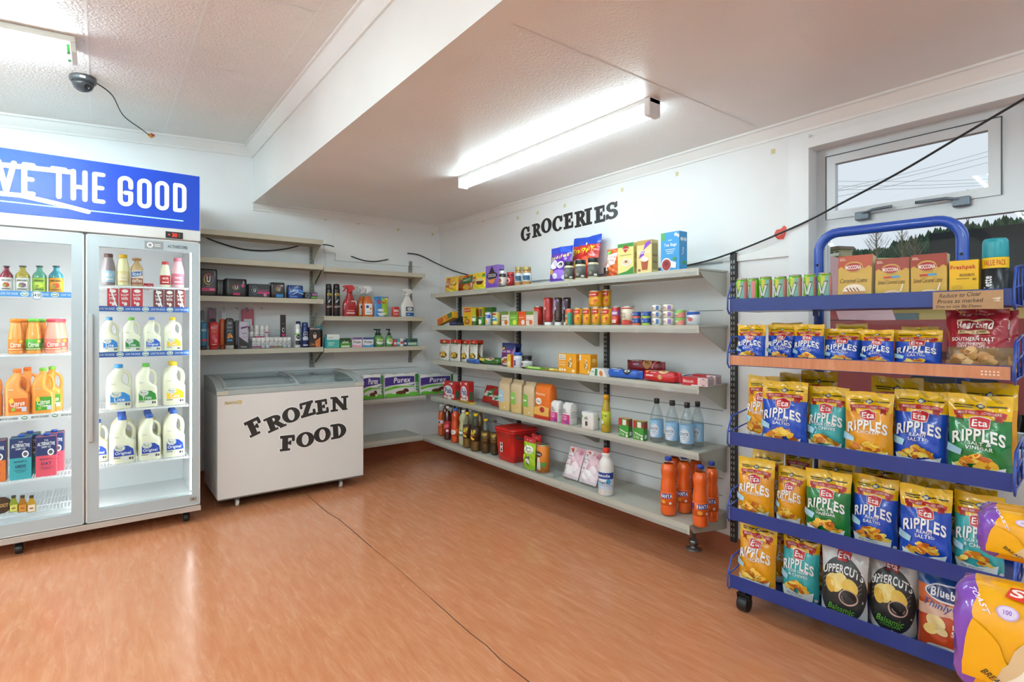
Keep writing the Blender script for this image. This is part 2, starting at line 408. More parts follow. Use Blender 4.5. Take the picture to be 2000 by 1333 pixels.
MB().box(-2.54, 2.24, YF-.052, YF-.048, .76, 2.24, GLASS).build('pane', w2)
# dark open joints in the vinyl
def joint(name, pts, w, label):
    P = []
    for px, py in pts:
        t = HC*FL/(py-HZ); rx, ry = ray(px); P.append(Vector((rx*t, ry*t, .0008)))
    q = MB()
    for a, b in zip(P, P[1:]):
        d = (b-a).normalized(); nn = Vector((-d.y, d.x, 0))*w/2
        q.add([a-nn, b-nn, b+nn, a+nn], [(0, 1, 2, 3)], M('#2d1d16', .7))
    o = q.build(name); o['kind'] = 'structure'
joint('floor_joint', [(596, 964), (640, 1002), (662, 1015), (700, 1047), (726, 1070)], .005, '')
joint('floor_joint', [(726, 1070), (780, 1114), (842, 1170)], .002, '')
joint('floor_joint', [(842, 1170), (868, 1193), (890, 1213), (920, 1239), (950, 1262), (978, 1290), (1010, 1315), (1036, 1335)], .004, '')
# ------------------------------------------------------------------ ceiling lamps, the seen ones and unseen ones added for fill
def batten_lamp(x, y0, y1, label, group='ceiling batten lamps'):
    """enclosed batten under the low ceiling"""
    r = empty('batten_lamp', (x, (y0+y1)/2, ZL), 0, label, 'lamp', group)
    h = (y1-y0)/2
    WH = M('#eceded', .4)
    MB().box(-.036, .036, -h, h, -.022, 0, WH).build('housing', r)
    MB().box(-.034, .034, -h+.03, h-.012, -.078, -.0225, M(LAMPC, .4, emit=BATTEN_POWER), .012).build('diffuser', r)
    for s, w in ((-1, .034), (1, .012)):
        y = s*h
        MB().box(-.040, .040, min(y, y-s*w), max(y, y-s*w), -.084, -.0005, WH, .004).build('end_cap', r)
    return r
batten_lamp(2.075, 1.60, 3.30, 'long white batten lamp glowing under the low ceiling above the grocery shelves')
batten_lamp(2.0, -1.5, .1, 'added white batten fill lamp on the low ceiling behind the chip stand')  # out of view, put in for more even fill light
batten_lamp(2.0, -3.1, -1.7, 'added white batten fill lamp on the low ceiling nearest the shop front')  # another unseen batten, added for fill
def twin_tube(cx, cy, L, label):
    r = empty('tube_lamp', (cx, cy, zhigh(cx)), 0, label, 'lamp', 'open tube lamps on the high ceiling')
    r.rotation_euler = (0, -math.atan(.062), 0)
    WH = M('#e4e4dc', .45)
    MB().box(-L/2, L/2, -.085, .085, -.035, -.002, WH, .004).build('housing', r)
    for y in (-.05, .05):
        q = MB(); T = Matrix.Translation((0, y, -.062)) @ Matrix.Rotation(PI/2, 4, 'Y')
        q.lathe([(.013, -L/2+.03), (.013, L/2-.03)], M(LAMPC, .4, emit=TUBE_POWER), 12, T=T); q.build('tube', r)
    for s in (-1, 1):
        q = MB().box(s*(L/2-.012)-.012, s*(L/2-.012)+.012, -.085, .085, -.085, -.0352, WH, .003)
        q.build('end_cap', r)
        for y in (-.05, .05):
            MB().box(s*(L/2-.032)-.007, s*(L/2-.032)+.007, y-.016, y+.016, -.08, -.042, '#4da552').build('tube_holder', r)
    return r
twin_tube(-.105-.64, 3.62, 1.28, 'twin tube lamp on the tiled high ceiling beside the dome camera')
twin_tube(-.75, 1.3, 1.28, 'added twin tube fill lamp on the high ceiling in the middle of the shop')  # unseen fitting, added to brighten the room evenly
twin_tube(-2.4, 3.62, 1.28, 'added twin tube fill lamp on the high ceiling along the back wall')  # added beyond the frame edge to even out the light
twin_tube(-2.4, 1.3, 1.28, 'added twin tube fill lamp on the high ceiling by the side wall')  # unseen as well, added for fill from the side
twin_tube(-2.4, -1.2, 1.28, 'added twin tube fill lamp on the high ceiling in the shop front corner')  # added unseen, brightens from the shop front corner
twin_tube(-.75, -1.6, 1.28, 'added twin tube fill lamp on the high ceiling close to the shop front')  # added behind the lens as fill light
# ------------------------------------------------------------------ heavy slab lettering (stick-on vinyl letters)
def slab(ch, g=0.0):
    out = []
    def R(x0, y0, x1, y1): out.append([(x0-g, y0-g), (x1+g, y0-g), (x1+g, y1+g), (x0-g, y1+g)])
    def P(x0, y0, x1, y1, w): w = w/2+g; out.append([(x0-w, y0-g), (x0+w, y0-g), (x1+w, y1+g), (x1-w, y1+g)] if y1 > y0 else [(x1-w, y1-g), (x1+w, y1-g), (x0+w, y0+g), (x0-w, y0+g)])
    def B(cx, cy, r): out.append([(cx+(r+g)*math.cos(2*PI*i/14), cy+(r+g)*math.sin(2*PI*i/14)) for i in range(14)])
    def O(cx, cy, rx, ry, tx, ty, a0=0, a1=360):
        n = max(6, int((a1-a0)/12)); ga = math.degrees(g/max(rx, .1)) if a1-a0 < 360 else 0
        for i in range(n):
            q = []
            for k, e in ((i, 1), (i+1, 1), (i+1, 0), (i, 0)):
                a = math.radians(a0-ga+(a1-a0+2*ga)*k/n)
                q.append((cx+((rx+g) if e else max(rx-tx-g, .01))*math.cos(a), cy+((ry+g) if e else max(ry-ty-g, .01))*math.sin(a)))
            out.append(q)
    if ch == 'F': R(.18, .05, .46, .95); R(.06, 0, .58, .13); R(.06, .83, .80, 1); R(.68, .64, .82, .9); B(.75, .66, .075); R(.4, .43, .6, .57); R(.54, .37, .64, .63)
    if ch == 'R': R(.18, .05, .44, .95); R(.05, 0, .56, .13); R(.05, .87, .5, 1); O(.46, .725, .38, .275, .26, .14, -92, 92); P(.80, .08, .52, .52, .27); R(.66, 0, .98, .12)
    if ch == 'O': O(.5, .5, .5, .52, .30, .13)
    if ch == 'Z': R(.1, .84, .84, 1); R(.04, 0, .86, .17); P(.24, .08, .66, .92, .30); R(.08, .66, .2, .9); B(.14, .67, .07); R(.74, .1, .88, .34); B(.81, .33, .07)
    if ch == 'E': R(.18, .05, .46, .95); R(.06, .84, .8, 1); R(.06, 0, .84, .16); R(.68, .66, .8, .9); B(.74, .67, .07); R(.72, .1, .86, .34); B(.79, .33, .07); R(.4, .43, .6, .57); R(.54, .37, .64, .63)
    if ch == 'N': R(.14, .05, .30, .95); R(.76, .05, .92, .95); P(.86, .03, .22, .97, .30); R(.02, .88, .34, 1); R(.02, 0, .42, .12); R(.64, .88, 1.04, 1)
    if ch == 'D': R(.18, .05, .46, .95); R(.05, 0, .45, .13); R(.05, .87, .45, 1); O(.42, .5, .5, .5, .29, .13, -92, 92)
    if ch == 'G': O(.5, .5, .5, .52, .30, .13, 42, 335); R(.56, .36, 1.0, .47); R(.70, .08, .90, .42); B(.80, .70, .12); R(.80, .68, .9, .98)
    if ch == 'C': O(.5, .5, .5, .52, .30, .13, 45, 320); B(.80, .70, .12); R(.80, .66, .9, .98)
    if ch == 'I': R(.16, .05, .44, .95); R(.02, 0, .58, .13); R(.02, .87, .58, 1)
    if ch == 'S': O(.46, .715, .38, .285, .25, .13, 35, 268); O(.46, .295, .42, .295, .27, .14, -150, 88); R(.38, .42, .56, .57); B(.73, .74, .10); R(.74, .72, .84, .98); B(.16, .24, .10); R(.06, .02, .16, .26)
    return out
BLK = M('#2b2a29', .35)
def slab_mesh(ch, h, rot, m=BLK, edge=True, wide=1.0):
    """letter lying in x,z facing -y, centred at the origin"""
    q = MB(); c, s = math.cos(rot), math.sin(rot)
    def put(polys, mm, y):
        for i, p in enumerate(polys):
            v = []
            for a, b in p:
                X, Z = (a-.5)*h*wide, (b-.5)*h
                v.append((X*c-Z*s, y-i*2e-5, X*s+Z*c))
            q.add(v, [tuple(range(len(v)))], mm)
    if edge: put(slab(ch, .06), M('#f4f4f2', .35), -.0004)
    put(slab(ch, .012), m, -.0016)
    return q
rt = empty('wall_lettering', (XR-.001, 3.2, 2.0), -PI/2, 'black slab letters on the wall above the grocery shelves, spelling groceries', 'lettering')
for ch, cx, cy, hh, rot in zip('GROCERIES', (1027, 1048.5, 1067.5, 1090, 1111.5, 1134, 1154.5, 1173, 1196.5), (457, 450, 441, 437, 431.5, 427.5, 422, 418.5, 411.5), (25, 25, 26, 27, 28, 29, 30, 30, 31), (.12, .12, .12, .12, .11, .1, .09, .08, .05)):
    Y, t = onX(cx, XR); h = hh/FL*t*1.06
    slab_mesh(ch, h, rot*.2, wide=1.13).build('letter', rt, (-(Y-3.2), 0, zat(cy, t)-2.0))
# ------------------------------------------------------------------ steel wall shelving
CREAM = M('#c3beaa', .42); CREAM2 = M('#bcbcb0', .42); SHADOWY = M('#b3b1a5', .45); CLEARSTRIP = glassy('price_rail_plastic', (.96, .96, .97), ior=1.5, rough=.08)
def wall_shelf(loc, rz, L, D, label, group, m=CREAM, bL=True, bR=True, rail=True, lip=.036, brk=.15, slope=.10):
    """local: x along, y from 0 (front) to D (wall), top at z=0"""
    r = empty('wall_shelf', loc, rz, label, 'shelf', group)
    MB().box(0, L, .004, D, -.012, 0, m, .002).box(.01, L-.01, D-.02, D, -.03, -.0125, m).build('shelf_panel', r)
    MB().box(0, L, 0, .0038, -lip, .001, m).box(0, L, .004, .016, -lip, -lip+.003, m).build('front_lip', r)
    if rail: MB().box(.012, L-.012, -.008, -.0005, -lip-.004, -lip+.022, CLEARSTRIP).build('price_rail', r)
    for on, x in ((bL, .006), (bR, L-.009)):
        if on:
            q = MB(); P = [(D-.004, -.0135), (D-.004, -brk), (D-.03, -brk), (.05, -lip-.005), (.01, -.0135)]
            v = [(x, a, b) for a, b in P]+[(x+.003, a, b) for a, b in P]; n = 5
            q.add(v, [tuple(range(n)), tuple(reversed(range(n, 2*n)))]+[(i, (i+1) % n, n+(i+1) % n, n+i) for i in range(n)], m)
            q.build('bracket', r)
    return r
def upright(loc, rz, h, m, label, group, hole='#15120f'):
    r = empty('shelf_upright', loc, rz, label, 'upright', group)
    MB().box(-.017, .017, -.028, 0, 0, h, m, .002).build('channel', r)
    q = MB()
    k = 0; z = .03
    while z < h-.03:
        for x in (-.007, .007): q.box(x-.0025, x+.0025, -.0287, -.0281, z, z+.018, hole)
        z += .032
    q.build('slots', r)
    return r
ZR = {1: 1.648, 2: 1.333, 3: 1.000, 4: .638, 5: .262}
XF, XFB = 2.58, 2.494
BAY = [(4.69, 3.722), (3.72, 2.712), (2.71, 1.70)]
ORD = ['first', 'second', 'third', 'fourth', 'fifth', 'sixth', 'seventh', 'eighth', 'ninth', 'tenth', 'eleventh', 'twelfth']
bayn = ['corner bay', 'middle bay', 'bay next to the chip stand']; tier = {1: 'top', 2: 'second', 3: 'third', 4: 'fourth', 5: 'bottom'}
for k in range(1, 6):
    for i, (y0, y1) in enumerate(BAY):
        xf = XF if k < 5 else XFB
        LASTSH = wall_shelf((xf, y0, ZR[k]), -PI/2, y0-y1, XR-.03-xf, f'cream steel {tier[k]} shelf of the {bayn[i]} on the grocery wall', 'grocery wall shelves',
                   CREAM2, True, True, i > 0 or k > 3, .042 if k < 5 else .05, .15 if k < 5 else .10)
DK = M('#2c2b2b', .5)
for y, nm in ((4.645, 'in the corner bay'), (3.675, 'between corner and middle bay'), (2.65, 'behind the oil bottle'), (1.672, 'beside the chip stand')):
    upright((XR, y, .09), -PI/2, 1.66, DK, f'black slotted shelf upright on the grocery wall {nm}', 'grocery wall uprights', '#b9b9b6')
mb = MB().lathe([(.045, 0), (.045, .006), (.02, .012), (.018, .03), (.026, .032), (.026, .06), (.012, .062), (.012, .20)], M('#8d8f90', .3, .8))
r = mb.build('levelling_foot', LASTSH); r.matrix_parent_inverse = (Matrix.Translation((XFB, BAY[2][0], ZR[5])) @ Matrix.Rotation(-PI/2, 4, 'Z')).inverted(); r.location = (2.80, 1.88, 0)
ZB1 = (2.087, 1.866, 1.565, 1.142); ZB2 = (1.850, 1.417, 1.131)
YS = 4.77
for k, z in enumerate(ZB1):
    wall_shelf((.541, YS, z), 0, 1.014, YB-.03-YS, ('topmost bare cream shelf on the back wall right of the fridge', 'second bare cream shelf on the back wall above the black packs', 'cream back wall shelf under the black sanitary packs', 'cream back wall shelf under the shampoo and roll-ons')[k], 'back wall shelves', CREAM, True, True, False, .04, .15)
for k, z in enumerate(ZB2):
    wall_shelf((1.562, YS, z), 0, 1.0, YB-.03-YS, ('bare cream shelf above the spray bottles on the back wall', 'cream back wall shelf carrying the spray bottles', 'cream back wall shelf carrying soaps and hand wash')[k], 'back wall shelves', CREAM, True, True, False, .038, .14)
wall_shelf((1.752, YS, ZR[4]), 0, .82, YB-.03-YS, 'cream shelf under the toilet rolls beside the freezer', 'low back wall shelves', CREAM2, True, False, True, .04, .14)
wall_shelf((1.752, 4.70, ZR[5]), 0, .735, YB-.03-4.70, 'empty cream bottom shelf beside the freezer', 'low back wall shelves', CREAM2, True, False, True, .05, .1)
GREY = M('#8f8d84', .5)
for x, z0, z1, nm in ((1.545, .95, 2.06, 'between the two back wall bays'), (2.545, .95, 2.0, 'at the corner end of the back wall shelves'), (.62, .95, 2.06, 'hidden at the fridge end of the back wall shelves')):
    upright((x, YB, z0), 0, z1-z0, GREY, f'grey slotted shelf upright {nm}', 'back wall uprights', '#4a4943')
# ------------------------------------------------------------------ drinks fridge
FX0, FX1, FY, FYB = -.692, .533, 4.17, 4.93
FXC = (FX0+FX1)/2
SIL = M('#d6d6d3', .35, .2); FRW = M('#e9ecee', .35); DGR = M('#3b3a38', .4); DOORG = M('#b4bfc3', .25, .1)
fr = empty('drinks_fridge', (FXC, FY+.35, 0), 0, 'tall two door glass drinks fridge with blue lit header on the back wall', 'fridge')
def fpart(q, name, parent=fr):
    o = q.build(name, parent, None)
    o.matrix_parent_inverse = Matrix.Translation((-FXC, -FY-.35, 0)); return o
q = MB(); yb0 = FY+.05
q.box(FX0, FX0+.035, yb0, FYB, .08, 2.34, FRW).box(FX1-.035, FX1, yb0, FYB, .08, 2.34, FRW).box(FX0+.035, FX1-.035, FYB-.09, FYB, .08, 2.34, FRW)
q.box(FX0+.035, FX1-.035, yb0, FYB-.09, .08, .155, FRW).box(FX0+.035, FX1-.035, yb0, FYB-.09, 1.90, 2.34, FRW)
q.box(FXC-.03, FXC+.03, yb0, yb0+.05, .155, 1.90, SIL)
fpart(q, 'cabinet')
q = MB().box(FX0, FX1, FY+.002, FY+.0495, .082, .118, M('#bfbcb6', .35, .4), .003)
q.box(FX1-.12, FX1+.002, FY-.003, FY+.0015, .083, .112, M('#c9c7c2', .3, .5)); fpart(q, 'base_rail')
q = MB().box(FX0, FX1, FY-.004, FY+.0495, 1.902, 1.972, SIL, .004); fpart(q, 'header_rail')
# lit header
BLUE = M('#1241b4', .25, emit=.16); BLUE2 = M('#123a9c', .25, emit=.35); LW = M('#ffffff', .3, emit=.5); LB = M('#9fe0ff', .3, emit=.7)
q = MB().box(FX0, FX1, FY+.004, FY+.0495, 1.973, 2.343, M('#dfe2e6', .3)); q.box(FX0+.002, FX1-.006, FY-.001, FY+.0038, 1.975, 2.341, BLUE)
hd = fpart(q, 'header_sign')
q = MB()
def hx(px): return onY(px, FY)[0]
def hz(px, py): return zat(py, onY(px, FY)[1])
def hbar(pts, w, m=LW, off=-.003):
    for i, ((a, b), (c, d)) in enumerate(zip(pts, pts[1:])):
        d0 = Vector((c-a, d-b)).normalized(); nn = Vector((-d0.y, d0.x))*w/2; y = FY+off-i*1e-5
        q.add([(a-nn.x, y, b-nn.y), (c-nn.x, y, d-nn.y), (c+nn.x, y, d+nn.y), (a+nn.x, y, b+nn.y)], [(0, 1, 2, 3)], m)
    for i, (a, b) in enumerate(pts):
        n = 12; y = FY+off-2e-4-i*1e-5
        q.add([(a+w/2*math.cos(2*PI*k/n), y, b+w/2*math.sin(2*PI*k/n)) for k in range(n)], [tuple(range(n))], m)
LT, LBm = 2.275, 2.085; HW = .0245
def arcpts(cx, cz, rx, rz, a0, a1, n=8): return [(cx+rx*math.cos(math.radians(a0+(a1-a0)*i/n)), cz+rz*math.sin(math.radians(a0+(a1-a0)*i/n))) for i in range(n+1)]
def condensed(ch, x, w):
    a, b = x+HW/2, x+w-HW/2; T, B = LT-HW/2, LBm+HW/2; mid = (T+B)/2; rr = (b-a)/2; cx = (a+b)/2
    if ch == 'V': hbar([(a, T), (cx, B), (b, T)], HW)
    if ch == 'E': hbar([(b, T), (a, T), (a, B), (b, B)], HW); hbar([(a, mid), (b-.005, mid)], HW)
    if ch == 'T': hbar([(a, T), (b, T)], HW); hbar([(cx, T), (cx, B)], HW)
    if ch == 'H': hbar([(a, T), (a, B)], HW); hbar([(b, T), (b, B)], HW); hbar([(a, mid-.01), (b, mid-.01)], HW)
    if ch == 'L': hbar([(a, T), (a, B), (b, B)], HW)
    if ch == 'O': hbar(arcpts(cx, T-rr, rr, rr, 0, 180)+arcpts(cx, B+rr, rr, rr, 180, 360)+[(b, T-rr)], HW)
    if ch == 'G': hbar([(b, T-rr-.03)]+arcpts(cx, T-rr, rr, rr, 0, 180)+arcpts(cx, B+rr, rr, rr, 180, 360)+[(b, mid-.01), (cx, mid-.01)], HW)
    if ch == 'D': hbar([(a, T), (cx, T)]+arcpts(cx, T-rr, rr, rr, 90, 0)+arcpts(cx, B+rr, rr, rr, 0, -90)+[(a, B), (a, T)], HW)
for ch, p0, p1 in (('V', -9, 33), ('E', 42, 70), ('T', 98, 132), ('H', 138, 171), ('E', 180, 206), ('G', 230, 260), ('O', 268, 296), ('O', 303, 330), ('D', 338, 364)):
    x0 = hx(p0); condensed(ch, x0, hx(p1)-x0)
x = hx(-9); condensed('O', x-.105, .085); condensed('L', x-.205, .085)
hbar([(hx(-60), hz(-40, 318)), (hx(140), hz(140, 337))], .028)
hbar([(FX0+.05, 2.075), (hx(40), hz(40, 382)), (hx(110), hz(110, 398)), (hx(172), hz(172, 414))], .026)
hbar([(FX0+.05, hz(0, 392)), (hx(357), hz(357, 432))], .007, LB, -.0035)
q.build('lettering', hd)
# temperature display
q = MB().box(hx(323), hx(357), FY-.010, FY-.0045, 1.907, 1.950, M('#191919', .3), .002); cp = fpart(q, 'temperature_display')
q = MB().gfx(lambda x, y: ((hx(323)+x*(hx(357)-hx(323)), FY-.0101, 1.907+y*.043), (0, -1, 0)), .1, .043, [('t', '30', .52, .5, .28, .62, M('#ff2a1c', .4, emit=1.2), {'b': .03}), ('e', .2, .5, .05, .1, M('#ff2a1c', .4, emit=1.0)), ('r', .74, .3, .82, .4, '#d05a50'), ('r', .74, .6, .82, .7, '#d05a50')])
q.build('digits', cp)
# doors
def fdoor(x0, x1, hingeR, sl, sr):
    z0, z1 = .124, 1.893; y0, y1 = FY, FY+.042
    d = MB().box(x0, x0+sl, y0, y1, z0, z1, DOORG).box(x1-sr, x1, y0, y1, z0, z1, DOORG).box(x0+sl, x1-sr, y0, y1, z1-.072, z1, DOORG).box(x0+sl, x1-sr, y0, y1, z0, z0+.075, DOORG)
    for a, b in ((x0, x0+.007), (x1-.007, x1)): d.box(a, b, y0-.0015, y0-.0002, z0, z1, SIL)
    d.box(x0, x1, y0-.0015, y0-.0002, z1-.006, z1, SIL).box(x0, x1, y0-.0015, y0-.0002, z0, z0+.006, SIL)
    D = fpart(d, 'door')
    def dp(q, nm):
        q.build(nm, D)
    dp(MB().box(x0+sl, x1-sr, y0+.012, y0+.016, z0+.075, z1-.072, DOORGLASS), 'door_glass')
    hxx = x0+.012 if hingeR else x1-.03
    dp(MB().box(hxx, hxx+.024, y0-.022, y0-.0018, .62, 1.405, M('#c4c6c6', .3, .6), .004), 'handle')
    return D, dp
D1, dp1 = fdoor(FXC+.004, FX1-.002, True, .064, .046)
xr = hx(364); 
q = MB().gfx(lambda x, y: ((FXC+.3+x*.24, FY-.0005, 1.822+y*.062), (0, -1, 0)), .24, .062, [('r', 0, .1, .42, .9, '#8c8f8f'), ('e', .12, .5, .07, .28, '#e8e8e6'), ('e', .12, .5, .04, .16, '#8c8f8f'), ('r', .22, .55, .36, .62, '#dcdcda'), ('r', .22, .38, .36, .45, '#dcdcda'), ('t', 'ACTIVECORE', .75, .5, .46, .3, '#26282a', {'b': .015})])
dp1(q, 'badge')
q = MB().box(FX1-.062, FX1-.024, FY-.004, FY-.0005, .155, .180, M('#b5b0a6', .3, .6), .004).lathe([(.006, 0), (.006, .002)], '#554a40', 10, T=Matrix.Translation((FX1-.043, FY-.004, .1675)) @ Matrix.Rotation(PI/2, 4, 'X')); dp1(q, 'door_lock')
D2, dp2 = fdoor(FX0+.002, FXC-.004, True, .05, .060)
# stickers on the left glass
def gl(x, y): return ((FX0+x*.6, FY+.0115, .1+y*1.7), (0, -1, 0))
def glx(px): return (onY(px, FY+.01)[0]-FX0)/.6
def glz(px, py): return (zat(py, onY(px, FY+.01)[1])-.1)/1.7
q = MB(); S = []
S += [('e', glx(2), glz(2, 988), .078, .028, '#3a2b1d'), ('t', 'ROOT', glx(6), glz(6, 988), .07, .012, '#d8b26a', {'b': .03})]
for px, c, lab in ((26.5, '#7e8f2a', '#c9d06a'), (44, '#9a6a1e', '#c98a34'), (61.5, '#b09028', '#e8e0c8')):
    w = .032; x = glx(px); z0 = glz(px, 1001); zc = glz(px, 986); z1 = glz(px, 974); z2 = glz(px, 968)
    S += [('r', x-w*1.05, z0, x+w*1.05, zc, c), ('p', [(x-w*1.05, zc), (x+w*1.05, zc), (x+w*.45, z1), (x-w*.45, z1)], c), ('r', x-w*.5, z1, x+w*.5, z2, '#3c3a2c'), ('r', x-w*.8, z0+.0025, x+w*.8, zc-.001, lab), ('e', x, (z0+zc)/2, w*.5, .0025, '#8a5a3a')]
for a, b in ((0, 2), (2, 7), (7, 12), (12, 17)):
    dp2(MB().gfx(gl, .6, 1.7, S[a:b], .0004), 'bottle_sticker' if a else 'round_sticker')
# interior: wire shelves, strips, lights
WIRE = M('#eceff0', .35); STRIPB = M('#2d5fae', .4)
FS_R = {'A': 1.592, 'B': 1.447, 'C': 1.153, 'D': .788, 'E': .432}; FS_L = {'A': 1.527, 'B': 1.161, 'C': .791, 'D': .413, 'E': .215}
YI = 4.30
def wire_shelf(x0, x1, z, strip=None):
    q = MB(); n = 30
    q.box(x0, x1, YI-.004, YI+.004, z-.012, z-.0022, WIRE); q.box(x0, x1, 4.80, 4.808, z-.010, z-.0022, WIRE)
    for y in (YI+.16, YI+.33): q.box(x0, x1, y-.003, y+.003, z-.012, z-.0062, WIRE)
    for i in range(n+1):
        x = x0+.004+(x1-x0-.008)*i/n; q.box(x-.002, x+.002, YI-.004, 4.808, z-.002, z, WIRE)
    w = fpart(q, 'wire_shelf')
    if strip:
        s = MB().box(x0, x1, YI-.012, YI-.0045, z-.024, z+.010, strip[0])
        its = []
        for k in range(4):
            cx = .14+.26*k
            its += [('t', strip[1], cx, .5, .15, .38, strip[2], {'b': .02})]
            if k < 3: its += [('e', cx+.13, .5, .036, .40, '#f4f6f6'), ('e', cx+.13, .5, .028, .28, '#2f7a4a'), ('e', cx+.13, .52, .022, .14, '#f4f6f6')]
        s.gfx(lambda x, y: ((x0+x*(x1-x0), YI-.012, z-.024+y*.034), (0, -1, 0)), x1-x0, .034, its, .0003)
        s.build('price_strip', w)
RX0, RX1, LX0, LX1 = FXC+.034, FX1-.055, FX0+.05, FXC-.034
wire_shelf(RX0, RX1, FS_R['A']); wire_shelf(RX0, RX1, FS_R['B'], (STRIPB, 'LOVE THE GOOD', '#e9eef6')); wire_shelf(RX0, RX1, FS_R['C'], (STRIPB, 'LOVE THE GOOD', '#e9eef6'))
wire_shelf(RX0, RX1, FS_R['D']); wire_shelf(RX0, RX1, FS_R['E'])
wire_shelf(LX0, LX1, FS_L['A'], (M('#4c8fd0', .4), 'LOVE THE GOOD', '#e9eef6')); wire_shelf(LX0, LX1, FS_L['B']); wire_shelf(LX0, LX1, FS_L['C'], (M('#eef1f2', .4), 'SMOOTH BIT. NO NONSENSE', '#2a2c30'))
wire_shelf(LX0, LX1, FS_L['D']); wire_shelf(LX0, LX1, FS_L['E'])
for x in (FX0+.042, FXC-.016, FXC+.008, FX1-.048):
    fpart(MB().box(x, x+.012, yb0+.055, yb0+.067, .20, 1.84, M('#ffffff', .4, emit=STRIP_POWER)), 'light_strip')
# round price tag on the left upper strip
q = MB().lathe([(.0001, 0), (.027, 0), (.027, .002)], '#f4f6f6', 24, T=Matrix.Translation((onY(72, YI-.014)[0], YI-.013, zat(577, onY(72, YI-.014)[1]))) @ Matrix.Rotation(PI/2, 4, 'X'))
x0, t0 = onY(72, YI-.0155); q.gfx(lambda x, y: ((x0-.027+x*.054, YI-.0151, zat(577, t0)-.027+y*.054), (0, -1, 0)), .054, .054, [('e', .5, .5, .47, .47, '#3565b0'), ('e', .5, .5, .42, .42, '#f2f5f7'), ('t', '$4.00', .5, .5, .72, .42, '#20222a', {'b': .03})])
fpart(q, 'price_tag')
def caster(parent, x, y, r, w, m, fork, inv=None, name='caster', stem=.02):
    q = MB()
    q.lathe([(r*.35, -w/2), (r*.92, -w/2), (r, -w/2+.004), (r, w/2-.004), (r*.92, w/2), (r*.35, w/2)], m, 20, T=Matrix.Translation((x, y, r)) @ Matrix.Rotation(PI/2, 4, 'Y'))
    q.lathe([(r*.18, -w/2-.006), (r*.18, w/2+.006)], fork, 10, T=Matrix.Translation((x, y, r)) @ Matrix.Rotation(PI/2, 4, 'Y'))
    for s in (-1, 1): q.prism([(-r*.5, 2*r+stem*.2), (r*.5, 2*r+stem*.2), (r*.25, r*.8), (-r*.25, r*.8)], -.0015, .0015, fork, T=Matrix.Translation((x+s*(w/2+.004), y, 0)) @ Matrix.Rotation(PI/2, 4, 'Z'))
    q.box(x-w/2-.006, x+w/2+.006, y-r*.5, y+r*.5, 2*r+stem*.2, 2*r+stem*.2+.004, fork).box(x-.01, x+.01, y-.01, y+.01, 2*r+stem*.2+.004, 2*r+stem, fork)
    o = q.build(name, parent)
    if inv: o.matrix_parent_inverse = inv
    return o
for x, y in ((FX0+.09, FY+.08), (FX1-.075, FY+.08), (FX0+.09, FYB-.1), (FX1-.075, FYB-.1), (onY(38, 4.25)[0], FY+.07)):
    caster(fr, x, y, .03, .034, M('#1c1c1d', .4), M('#5a5a58', .35, .7), Matrix.Translation((-FXC, -FY-.35, 0)))
# ------------------------------------------------------------------ chest freezer
ZX0, ZX1, ZY = .655, 1.737, 4.31; ZW = ZX1-ZX0
fz = empty('chest_freezer', (ZX0, ZY, 0), 0, 'white chest freezer with curved sliding glass lids beside the fridge', 'freezer')
FW = M('#e3e1dd', .3); RIM = M('#a9b0ae', .4); RIMD = M('#8b9290', .45)
q = MB()
q.box(0, ZW, 0, .03, .085, .83, FW, .004).box(0, .03, .0305, .60, .085, .83, FW).box(ZW-.03, ZW, .0305, .60, .085, .83, FW).box(.031, ZW-.031, .57, .60, .085, .90, FW).box(.031, ZW-.031, .031, .57, .085, .30, M('#d8dcdc', .4))
q.box(.004, ZW-.004, .004, .60, .076, .0845, '#6d6a66')
fzb = q.build('body', fz)
PR = [(-.004, .832), (-.004, .862), (.03, .880), (.09, .902), (.18, .922), (.30, .933), (.45, .938), (.60, .938)]
q = MB()
def endcap(x0, x1):
    pl = PR+[(.60, .832)]
    v = [(x0, a, b) for a, b in pl]+[(x1, a, b) for a, b in pl]; n = len(pl)
    q.add(v, [tuple(range(n)), tuple(reversed(range(n, 2*n)))]+[(i, (i+1) % n, n+(i+1) % n, n+i) for i in range(n)], RIM)
endcap(-.004, .045); endcap(ZW-.045, ZW+.004)
q.box(.0455, ZW-.0455, -.004, .022, .832, .866, RIM).box(.0455, ZW-.0455, .55, .60, .90, .938, RIM)
q.build('lid_frame', fz)
q = MB().box(.0, .07, -.006, -.0042, .834, .860, '#c4bfae').box(ZW-.07, ZW, -.006, -.0042, .834, .860, '#c4bfae'); q.build('corner_guard', fz)
def lid(x0, x1, dz, nm='sliding_lid'):
    L = [(a, b-.006+dz) for a, b in PR[2:7]]; L = [(a, b) for a, b in L]+[(.548, .9315+dz)]
    g = MB(); n = len(L)
    g.add([(x0, a, b) for a, b in L]+[(x1, a, b) for a, b in L], [(i, n+i, n+i+1, i+1) for i in range(n-1)], LIDGLASS, True)
    o = g.build(nm, fz)
    f = MB()
    for x in (x0, x1-.022):
        f.loft([[(x, a, b+.004), (x+.022, a, b+.004), (x+.022, a, b-.004), (x, a, b-.004)] for a, b in L], RIM, True, None, False)
    f.box(x0+.022, x1-.022, L[0][0]-.002, L[0][0]+.01, L[0][1]-.008, L[0][1]+.006, RIM)
    f.build('lid_rim', o)
lid(.047, ZW*.53, .004); lid(ZW*.49, ZW-.047, -.006)
